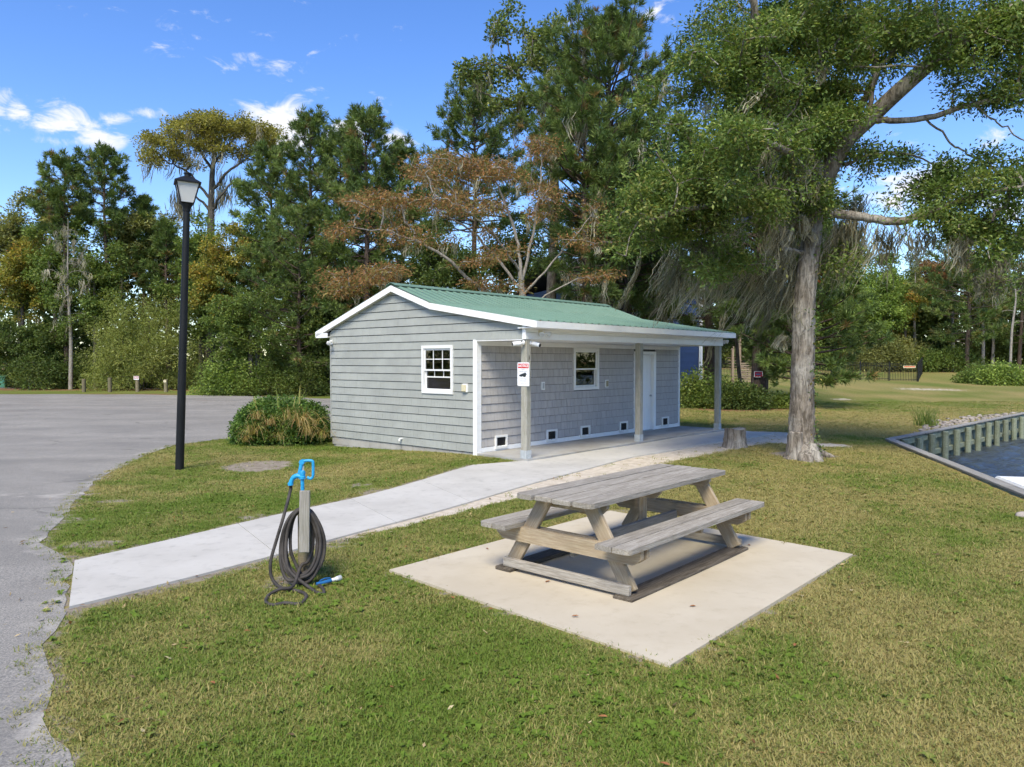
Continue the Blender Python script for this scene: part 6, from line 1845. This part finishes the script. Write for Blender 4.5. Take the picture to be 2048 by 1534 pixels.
# ---------------------------------------------------------------- right side trees
pr = gp(1513, 812)
pine('pine_tree', 'near pine trunk carrying a red sign beyond the porch', 1515, float(pr[1]), 330, 330, 640, 111, 80, .225, per=28, nl=.36, nw=.036, shape='flat', tufts=12, moss=.2)
pine('pine_tree', 'second dark pine trunk just behind the red sign', 1530, float(pr[1]) + 3.5, 380, 300, 640, 112, 50, .215, per=24, nl=.36, nw=.036, shape='flat', tufts=10)
pine('pine_tree', 'pine with drooping bough hanging right of the oak trunk', 1611, 31.5, 470, 280, 765, 113, 70, .13, per=30, nl=.34, nw=.034, shape='flat', tufts=12)
pine('pine_tree', 'pine trunk standing before the blue house', 1418, 39, 360, 260, 690, 114, 80, .30, per=24, nl=.38, nw=.038, shape='flat', tufts=10, moss=.3)
pine('pine_tree', 'mossy pine trunk behind the roof before the blue house', 1255, 36, 330, 260, 640, 115, 90, .26, per=24, nl=.38, nw=.038, shape='flat', tufts=10, moss=.6)
pine('pine_tree', 'bushy green pine in the wood beyond the canal', 1935, 74.0, 470, 190, 690, 116, 80, .22, per=28, nl=.5, nw=.055, shape='round', tufts=10, pal=[((0.055, 0.085, 0.022), 4), ((0.085, 0.11, 0.03), 3), ((0.12, 0.105, 0.035), .8)])
pine('pine_tree', 'dim tall pine at the right edge of the wood', 2040, 78.0, 480, 150, 690, 117, 50, .2, per=26, nl=.5, nw=.055, shape='round', tufts=9)
sg = empty('red_sign', (pr[0] - .02, pr[1] - .262, pr[2] + 1.42), R(2), 'red sign with pale frame nailed to the near pine trunk', 'sign')
MB().box(-.17, .17, -.008, 0, -.11, .11).build('plate', M['maroon'], sg)
for a in ((-.19, .19, .11, .13), (-.19, -.17, -.12, .11), (.17, .19, -.09, .11), (-.13, .10, -.135, -.115)): MB().box(a[0], a[1], -.014, 0.0, a[2], a[3]).build('frame', M['signwhite'], sg)
MB().box(-.12, .10, -.0105, -.0082, -.03, .02).build('mark', M['navy'], sg)
# thin leaning tree
lb = gp(1484, 800)
G = Grow(np.random.default_rng(5)); lt = treeroot('leaning_tree', lb, 'thin dark leaning trunk between the far porch post and red sign')
G.limb([np.array([0, 0, -.2]), at(1474, 700, lb[1]) - lb, at(1468, 620, lb[1]) - lb, at(1466, 520, lb[1]) - lb], [.11, .085, .07, .04])
cs = lobed_centers(np.random.default_rng(6), at(1470, 560, lb[1]) - lb, (1.8, 1.5, 1.2), 30, 5); G.reach(cs, .012)
link('trunk', G.mesh('trunk', M['darkb'], 7), None, lt); nb = NB(); leaf_cloud(nb, cs, 90, np.array([.35, .35, .25]), .11, .5, G_MID, np.random.default_rng(7)); link('crown', nb.mesh('crown', M['leaf']), None, lt)
broadleaf('broadleaf_tree', 'light green tree with yellow tips behind the fence', 1765, 78.0, 500, 200, 730, G_LIME, 121, 110, 120, .24, .65)
broadleaf('broadleaf_tree', 'rust orange tree top beyond the fence corner', 1868, 86.0, 505, 110, 590, [((0.15, 0.068, 0.032), 4), ((0.13, 0.085, 0.034), 2), ((.08, .08, .03), 1)], 122, 40, 110, .26, .7)
broadleaf('broadleaf_tree', 'yellowing slender tree right of the oak trunk beyond the fence', 1810, 80.0, 560, 90, 735, G_YEL, 123, 60, 110, .24, .55)
broadleaf('broadleaf_tree', 'dark tree between the pines beyond the canal', 1865, 84.0, 560, 150, 740, G_DARK, 124, 80, 110, .26, .7)
broadleaf('broadleaf_tree', 'dark green tree at the far right behind pine trunks', 2000, 82.0, 600, 150, 735, G_DARK, 125, 80, 110, .26, .65)
broadleaf('broadleaf_tree', 'green tree seen below the moss behind the fence', 1630, 82.0, 560, 230, 735, G_MID, 126, 100, 110, .26, .7)
q = np.random.default_rng(131)
gb = basept(2020, 58.0)
bare = treeroot('bare_tree', gb, 'bare grey trunk with broken top at the right edge')
G = Grow(q); Hh = zat(560, 58) - gb[2]
G.limb([(0, 0, -.2), (.1, 0, Hh * .5), (.35, 0, Hh * .8), (.2, 0, Hh)], [.11, .09, .06, .03], n=5)
G.reach(np.array([(0.9, .2, Hh * .9), (-.6, .1, Hh * .97), (.8, -.3, Hh * .6), (-.5, .3, Hh * .7)]), .02)
link('trunk', G.mesh('trunk', M['paleb'], 6), None, bare)
for i, (px_, D_) in enumerate(((1965, 77), (1905, 79), (1985, 80), (1828, 82))):
    lab = ('slender pale trunk under the bushy pine', 'slender pale trunk left of the bushy pine', 'slender pale trunk right of the bushy pine', 'slender pale trunk near the yellowing tree')[i]
    broadleaf('slender_tree', lab, px_, D_, 520, 70, 640, G_OLIVE, 140 + i, 22, 90, .26, .6, bark='paleb', tr=.16, group='slender trunks in the right wood', trunk_to=.9)
shrub('hedge_bush', 'long leafy olive bush mass behind the right of the fence', 1775, 76.5, 668, 200, G_OLIVE, 151, 110, 150, .20, .6, depth=1.8)
shrub('hedge_bush', 'leafy dark bush just left of the fence corner', 1690, 78.0, 690, 120, G_MID, 152, 60, 140, .22, .6, depth=1.8)
shrub('hedge_bush', 'green bush right of the fence corner', 1890, 75.5, 690, 130, G_MID, 153, 70, 140, .20, .55, depth=2)
shrub('hedge_bush', 'round yellow-green bush on the lawn near the right edge', 2008, 55, 728, 90, G_LIME, 154, 50, 150, .17, .42, depth=1.5)
shrub('hedge_bush', 'low bush beside the round yellow-green bush', 1958, 58, 738, 70, G_MID, 155, 36, 140, .17, .4, depth=1.3)
shrub('hedge_bush', 'dim bush behind the fence and second pine trunk', 1600, 79.0, 700, 150, G_MID, 156, 60, 130, .22, .6, depth=2)
sh1 = gp(1400, 828)
shrub('bush', 'leafy green bush seen under the porch roof', 1405, 31.5, 750, 120, G_MID, 161, 60, 170, .12, .26, dome=.3)
shrub('bush', 'straggly bush between the far porch post and the red-signed pine', 1470, 31.0, 770, 120, G_DARK, 162, 70, 150, .12, .32)
shrub('bush', 'low fern-like bush right of the red-signed pine', 1548, 31.5, 795, 70, G_MID, 163, 40, 140, .12, .25)
# mound of creeper with long dry grass beside the building
q = np.random.default_rng(171)
mp = gp(562, 884)
mound = treeroot('creeper_mound', mp, 'rounded green mound of creeper and dry grass at the left building corner', None, 'shrub')
MP_ = [((0.045, 0.088, 0.020), 4), ((0.075, 0.118, 0.026), 3), ((0.12, 0.165, 0.035), 1.6), ((0.03, 0.06, 0.016), 2)]
nd = 420; v = unit(q.standard_normal((nd, 3))); v[:, 2] = np.abs(v[:, 2])
hd_ = zat(803, float(mp[1])) - mp[2]
cs = np.sign(v) * np.abs(v) ** .78 * np.array([1.18, .85, hd_]) * (.90 + .10 * q.random((nd, 1))) * (1 + .06 * np.sin(5 * np.arctan2(v[:, 1], v[:, 0]))[:, None])
G = Grow(q); G.limb([(0, 0, -.05), (0, 0, .3), (.05, 0, .6)], [.04, .03, .02], n=3); G.reach(cs[:90] * .9, .005)
link('stems', G.mesh('stems', M['darkb'], 4), None, mound)
nb = NB(); leaf_cloud(nb, cs, 70, np.array([.10, .10, .08]), .066, .62, MP_, q, up=.4)
leaf_cloud(nb, cs * .72, 30, np.array([.16, .16, .14]), .07, .62, MP_, q)
link('foliage', nb.mesh('foliage', M['leaf']), None, mound)
nb = NB()
bl_c = []
for (px_, py_, n_, hh) in ((505, 868, 60, .5), (603, 850, 95, .7), (560, 880, 46, .4), (645, 876, 46, .45), (512, 838, 46, .42), (575, 838, 36, .5), (615, 870, 60, .5), (490, 882, 36, .3), (540, 850, 40, .45), (630, 850, 40, .45)):
    c = at(px_, py_, float(mp[1]) - 1.02 + .2 * q.random()) - np.array(mound.location); c[2] = max(0, c[2])
    for _ in range(n_):
        a = q.uniform(0, 2 * math.pi); L = hh * q.uniform(.6, 1.3); o_ = q.uniform(.4, 1.0)
        t = np.linspace(0, 1, 6)[:, None]
        dv = np.array([math.cos(a), -abs(math.sin(a)) * .9 + .1, 0])
        P_ = c + q.standard_normal(3) * [.06, .05, .02] + dv * L * o_ * t ** 1.3 + np.array([0, 0, 1.]) * (L * 1.3 * t - L * 1.55 * o_ * t ** 2.2)
        sd = np.array([-dv[1], dv[0], .1]) * .010
        w = (1 - .85 * t)
        V_ = np.stack([P_ - sd * w, P_ + sd * w], 1).reshape(-1, 3); i = np.arange(5) * 2
        cc = jit([((.24, .17, .075), 3), ((.30, .24, .11), 2), ((.17, .17, .05), 2), ((.22, .10, .05), .6)], 1, q)
        nb.add(V_, np.stack([i, i + 1, i + 3, i + 2], -1), np.repeat(cc, len(V_), 0))
for (px_, hh, lx) in ((597, 1.30, .04), (588, 1.15, .18), (556, 1.15, -.03), (517, .95, -.10)):
    c = at(px_, 860, float(mp[1]) - .5) - np.array(mound.location); c[2] = .55
    for _ in range(4):
        t = np.linspace(0, 1, 6)[:, None]; P_ = c + q.standard_normal(3) * .02 + np.array([lx * q.uniform(.5, 1.5), 0, 0]) * t ** 2 + np.array([0, 0, hh * .75 * q.uniform(.8, 1.05)]) * t
        sd = np.array([.012, 0, 0]); w = 1 - .8 * t; V_ = np.stack([P_ - sd * w, P_ + sd * w], 1).reshape(-1, 3); i = np.arange(5) * 2
        nb.add(V_, np.stack([i, i + 1, i + 3, i + 2], -1), np.repeat(jit([((.26, .23, .09), 1), ((.16, .19, .05), 1)], 1, q), len(V_), 0))
link('dry_grass', nb.mesh('dry_grass', M['leaf']), None, mound)
# tuft of tall grass beside the bulkhead and rubble behind its cap
q = np.random.default_rng(181); tp_ = gp(1853, 852)
tuft = treeroot('grass_clump', tp_, 'upright green grass clump behind the far bulkhead', None, 'grass clump')
nb = NB()
for _ in range(150):
    t = np.linspace(0, 1, 5)[:, None]; c = q.standard_normal(3) * [.13, .13, 0]; dv = q.standard_normal(3) * [.16, .16, 0]
    P_ = c + dv * t ** 1.5 + np.array([0, 0, q.uniform(.3, .62)]) * t; sd = np.array([.008, 0, 0]); w = 1 - .8 * t
    V_ = np.stack([P_ - sd * w, P_ + sd * w], 1).reshape(-1, 3); i = np.arange(4) * 2
    nb.add(V_, np.stack([i, i + 1, i + 3, i + 2], -1), np.repeat(jit(G_MID, 1, q), len(V_), 0))
link('blades', nb.mesh('blades', M['leaf']), None, tuft)
rubble = MB()
dF = (BF - BC) / np.linalg.norm(BF - BC); nF = np.array([-dF[1], dF[0]])
for i in range(420):
    s = q.uniform(2.5, 14.5); o_ = abs(q.normal(0, .55)) + .22
    if o_ > 1.5 * (1 - abs(s - 8.5) / 7): continue
    P = BC + dF * s + nF * o_; r = q.uniform(.025, .075); z = float(g(P[0], P[1])) + r * .3
    v = unit(q.standard_normal((8, 3))) ; 
    cube = np.array([(-1, -1, -1), (1, -1, -1), (1, 1, -1), (-1, 1, -1), (-1, -1, 1), (1, -1, 1), (1, 1, 1), (-1, 1, 1)]) * .7 + q.uniform(-.3, .3, (8, 3))
    rubble.add(cube * r * [1, 1, .7] + [P[0], P[1], z], [(3, 2, 1, 0), (4, 5, 6, 7), (0, 1, 5, 4), (1, 2, 6, 5), (2, 3, 7, 6), (3, 0, 4, 7)])
tag(rubble.build('rubble', M['stone']), 'grey stone rubble scattered behind the far bulkhead cap', 'rubble', kind='stuff')

# ---------------------------------------------------------------- far wood that closes the view
q = np.random.default_rng(201)
nb = NB(); cs = []
for i in range(1700):
    x = q.uniform(-75, 105); t = q.random()
    D_ = q.uniform(82, 94) if x > 8 else q.uniform(62, 76)
    top = 5.5 + 2.0 * math.sin(x * .21 + 1) + 1.6 * math.sin(x * .53) + (4.6 if x < -8 else (1.0 if x < 20 else 1.6))
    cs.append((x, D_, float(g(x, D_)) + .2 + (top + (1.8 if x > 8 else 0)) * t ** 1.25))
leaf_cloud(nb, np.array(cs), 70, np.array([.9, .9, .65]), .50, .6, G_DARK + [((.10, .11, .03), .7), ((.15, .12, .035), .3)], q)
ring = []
for i in range(1100):                                    # unseen trees round the clearing and far bank, added to darken window reflections
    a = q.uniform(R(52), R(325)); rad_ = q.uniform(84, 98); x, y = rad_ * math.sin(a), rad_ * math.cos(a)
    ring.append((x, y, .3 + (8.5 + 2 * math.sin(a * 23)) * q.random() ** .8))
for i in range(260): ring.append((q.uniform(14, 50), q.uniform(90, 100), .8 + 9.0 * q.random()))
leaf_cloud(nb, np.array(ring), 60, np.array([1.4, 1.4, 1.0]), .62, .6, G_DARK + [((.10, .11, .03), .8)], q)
tag(link('treeline', nb.mesh('treeline', M['leaf'])), 'dark mass of distant woodland closing the view', 'woodland', kind='stuff')
# low undergrowth along the edge of the wood at left
nb = NB(); cs = []
for i in range(380):
    x = q.uniform(-50, 2); D_ = 57.5 + q.uniform(0, 5) + (0 if x < -17 else -9.0); cs.append((x, D_, abs(q.normal(0, .9)) + .2))
leaf_cloud(nb, np.array(cs), 80, np.array([.5, .5, .4]), .22, .55, G_DARK, q)
tag(link('undergrowth', nb.mesh('undergrowth', M['leaf'])), 'dark leafy undergrowth at the foot of the wood behind the lot', 'undergrowth', kind='stuff')

# ---------------------------------------------------------------- grass blades of the lawn
q = np.random.default_rng(301)
tufts_c = bpy.data.collections.new('grass_tufts')
for v_ in range(6):
    nb = NB(); nbl = 15
    for _ in range(nbl):
        c = np.array([q.normal(0, .032), q.normal(0, .032), -.004]); a = q.uniform(0, 2 * math.pi); h = q.uniform(.010, .027); L = q.uniform(.010, .034)
        d = np.array([math.cos(a), math.sin(a), 0]); sd = np.array([-d[1], d[0], 0]) * q.uniform(.0020, .0034)
        V_ = np.array([c - sd, c + sd, c + d * L * .45 + [0, 0, h * .75] + sd * .7, c + d * L * .45 + [0, 0, h * .75] - sd * .7, c + d * L + [0, 0, h] + sd * .1, c + d * L + [0, 0, h] - sd * .1])
        cc = np.array([[q.random(), q.random(), 0]])
        nb.add(V_, np.array([[0, 1, 2, 3], [3, 2, 4, 5]]), np.repeat(cc, 6, 0))
    ob_ = bpy.data.objects.new('grass_tuft', nb.mesh('grass_tuft', M['grass'])); tufts_c.objects.link(ob_)
for v_ in range(2):                                     # broad-leaved weeds
    nb = NB()
    for _ in range(9):
        a = q.uniform(0, 2 * math.pi); L = q.uniform(.02, .04); d = np.array([math.cos(a), math.sin(a), 0]); sd = np.array([-d[1], d[0], 0]) * q.uniform(.006, .010); c = np.array([0, 0, .004])
        V_ = np.array([c - sd * .2, c + sd * .2, c + d * L * .5 + [0, 0, .018] + sd, c + d * L * .5 + [0, 0, .018] - sd, c + d * L + [0, 0, .012] + sd * .2, c + d * L + [0, 0, .012] - sd * .2])
        nb.add(V_, np.array([[0, 1, 2, 3], [3, 2, 4, 5]]), np.repeat(np.array([[q.uniform(0, .25), q.random(), 0]]), 6, 0))
    ob_ = bpy.data.objects.new('weed_tuft', nb.mesh('weed_tuft', M['grass'])); tufts_c.objects.link(ob_)
def scatter_grass():
    pts = []
    D0 = 2.4
    bands = [(2.4, 5.0, 1500), (5.0, 7.5, 1150), (7.5, 11, 760), (11, 16, 440), (16, 23, 220), (23, 36, 80)]
    for a, b, dens in bands:
        w = 0.82 * b + 1.8
        n = int(dens * (b - a) * 2 * w)
        x = q.uniform(-w, w, n); y = q.uniform(a, b, n)
        k = np.abs(x) < 0.80 * y + 1.6
        pts.append(np.stack([x[k], y[k], np.full(k.sum(), 1.0 + .35 * sst((a + b) / 2, 6, 25))], -1))
    P = np.vstack(pts); x, y = P[:, 0], P[:, 1]
    ok = ~inpoly(x, y, ASPH_P) | ((pdist(x, y, ASPH) < .14) & (q.random(len(x)) < .45))
    for poly in (SLAB, HOUSE, [tuple(p) for p in WATER]): ok &= ~inpoly(x, y, poly)
    for poly in (WALK, PAD): ok &= ~inpoly(x, y, poly) | ((pdist(x, y, poly + poly[:1]) < .03) & (q.random(len(x)) < .5))
    ok &= pdist(x, y, [tuple(BN), tuple(BC), tuple(BF)]) > .15
    P = P[ok]; x, y = P[:, 0], P[:, 1]
    so, sa, li = bare_masks(x, y)
    thin = np.maximum(np.maximum(so, sa), li)
    # patchy: thin spots where the noise says so
    pn = .5 + .5 * np.sin(x * 2.1 + 1.3 * np.sin(y * 1.7)) * np.sin(y * 1.9 + 1.1 * np.sin(x * 1.3))
    keep = q.random(len(x)) < np.clip(1.08 - 1.35 * thin, 0.02, 1) * (.72 + .28 * pn)
    P = P[keep]
    # ragged border along the concrete and asphalt
    return P
P = scatter_grass()
n = len(P)
co = np.stack([P[:, 0], P[:, 1], g(P[:, 0], P[:, 1])], -1)
me = bpy.data.meshes.new('grass'); me.vertices.add(n); me.vertices.foreach_set('co', co.astype(np.float32).ravel())
at1 = me.attributes.new('rot', 'FLOAT_VECTOR', 'POINT'); at1.data.foreach_set('vector', np.stack([q.normal(0, .12, n), q.normal(0, .12, n), q.uniform(0, 6.283, n)], -1).astype(np.float32).ravel())
at2 = me.attributes.new('scl', 'FLOAT', 'POINT'); at2.data.foreach_set('value', (P[:, 2] * (.7 + .65 * q.random(n))).astype(np.float32))
at4 = me.attributes.new('dry', 'FLOAT', 'POINT'); at4.data.foreach_set('value', dryness(P[:, 0], P[:, 1]).astype(np.float32))
at3 = me.attributes.new('idx', 'INT', 'POINT'); at3.data.foreach_set('value', np.where(q.random(n) < .012 + .05 * sst(fbm(P[:, 0], P[:, 1], .7, 3), .55, .7), q.integers(6, 8, n), q.integers(0, 6, n)).astype(np.int32))
go = link('grass', me)
tag(go, 'short blades of mown grass covering the lawn', 'grass', kind='stuff')
ng = bpy.data.node_groups.new('grass_scatter', 'GeometryNodeTree')
ng.interface.new_socket('Geometry', in_out='INPUT', socket_type='NodeSocketGeometry')
ng.interface.new_socket('Geometry', in_out='OUTPUT', socket_type='NodeSocketGeometry')
gi = ng.nodes.new('NodeGroupInput'); go_ = ng.nodes.new('NodeGroupOutput')
iop = ng.nodes.new('GeometryNodeInstanceOnPoints'); ci = ng.nodes.new('GeometryNodeCollectionInfo')
ci.inputs['Collection'].default_value = tufts_c; ci.inputs['Separate Children'].default_value = True; ci.inputs['Reset Children'].default_value = True
def named(nm, dt):
    nd = ng.nodes.new('GeometryNodeInputNamedAttribute'); nd.data_type = dt; nd.inputs['Name'].default_value = nm; return nd.outputs[0]
ng.links.new(gi.outputs[0], iop.inputs['Points']); ng.links.new(ci.outputs[0], iop.inputs['Instance'])
iop.inputs['Pick Instance'].default_value = True
ng.links.new(named('idx', 'INT'), iop.inputs['Instance Index']); ng.links.new(named('rot', 'FLOAT_VECTOR'), iop.inputs['Rotation']); ng.links.new(named('scl', 'FLOAT'), iop.inputs['Scale'])
ng.links.new(iop.outputs[0], go_.inputs[0])
md = go.modifiers.new('scatter', 'NODES'); md.node_group = ng

# fine litter: bits of leaf and twig lying on grass, sand and asphalt
nb = NB(); nl_ = 1500
x = q.uniform(-8, 9, nl_); y = 3 + 22 * q.random(nl_) ** 1.4
k = (np.abs(x) < .8 * y + .5) & ~inpoly(x, y, PAD) & ~inpoly(x, y, HOUSE) & ~inpoly(x, y, SLAB) & ~inpoly(x, y, [tuple(p) for p in WATER]) & (~inpoly(x, y, WALK) | (q.random(nl_) < .06)); x, y = x[k], y[k]; nl_ = len(x)
a = unit(np.stack([q.standard_normal(nl_), q.standard_normal(nl_), .25 * q.standard_normal(nl_)], -1)); b = unit(np.cross(a, np.array([0, 0, 1.])) + .3 * q.standard_normal((nl_, 3)))
c = np.stack([x, y, g(x, y) + .020], -1); L = q.uniform(.012, .035, (nl_, 1)); w = L * q.uniform(.15, .5, (nl_, 1))
nb.add(np.stack([c - a * L, c + b * w, c + a * L, c - b * w], 1).reshape(-1, 3), np.arange(nl_ * 4).reshape(-1, 4), np.repeat(jit([((.16, .075, .03), 3), ((.25, .19, .10), 3), ((.09, .06, .035), 2), ((.30, .25, .15), 1)], nl_, q), 4, 0))
tag(link('leaf_litter', nb.mesh('leaf_litter', M['leaf'])), 'scattered bits of dead leaf and twig on the lawn', 'litter', kind='stuff')
# fallen leaves on the pad and the lawn
lf = None
LEAVES = [(1150, 1232, 'pad', 'below the table near the pad front'), (1498, 1090, 'pad', 'right of the far end of the table skid'), (1386, 1212, 'pad', 'between the table and the right pad edge'), (974, 1097, 'pad', 'left of the table near the left bench'), (1095, 1163, 'pad', 'just in front of the foot tie'),
          (905, 1195, 'lawn', 'beside the left front edge of the pad'), (982, 1218, 'lawn', 'midway along the front edge of the pad'), (425, 1365, 'lawn', 'in the left foreground'), (1590, 1290, 'lawn', 'right of the near pad corner'), (1330, 1528, 'lawn', 'at the very bottom of the frame'), (812, 1093, 'lawn', 'between the pad and the sidewalk'), (1205, 1433, 'lawn', 'in the foreground below the near pad corner')]
for i, (px_, py_, wh, where) in enumerate(LEAVES):
    p = gp(px_, py_, .028 if wh == 'pad' else .03)
    if lf is None:
        lf = MB().add([(-.045, 0, 0), (-.015, -.018, .010), (.02, -.016, .008), (.05, 0, .004), (.02, .016, .012), (-.015, .018, .008), (0, 0, -.001)], [(0, 1, 6), (1, 2, 6), (2, 3, 6), (3, 4, 6), (4, 5, 6), (5, 0, 6)]).build('fallen_leaf', paint('dead_leaf', (.26, .11, .04), .7, .25, 30))
        o = lf
    else: o = lf.copy(); COL.objects.link(o)
    o.location = tuple(p); o.rotation_euler = (0, 0, i * 1.7); o.scale = (.62,) * 3
    tag(o, ('brown leaf on the pad ' if wh == 'pad' else 'brown leaf on the grass ') + where, 'leaf', 'fallen leaves on the pad' if wh == 'pad' else 'fallen leaves on the grass')
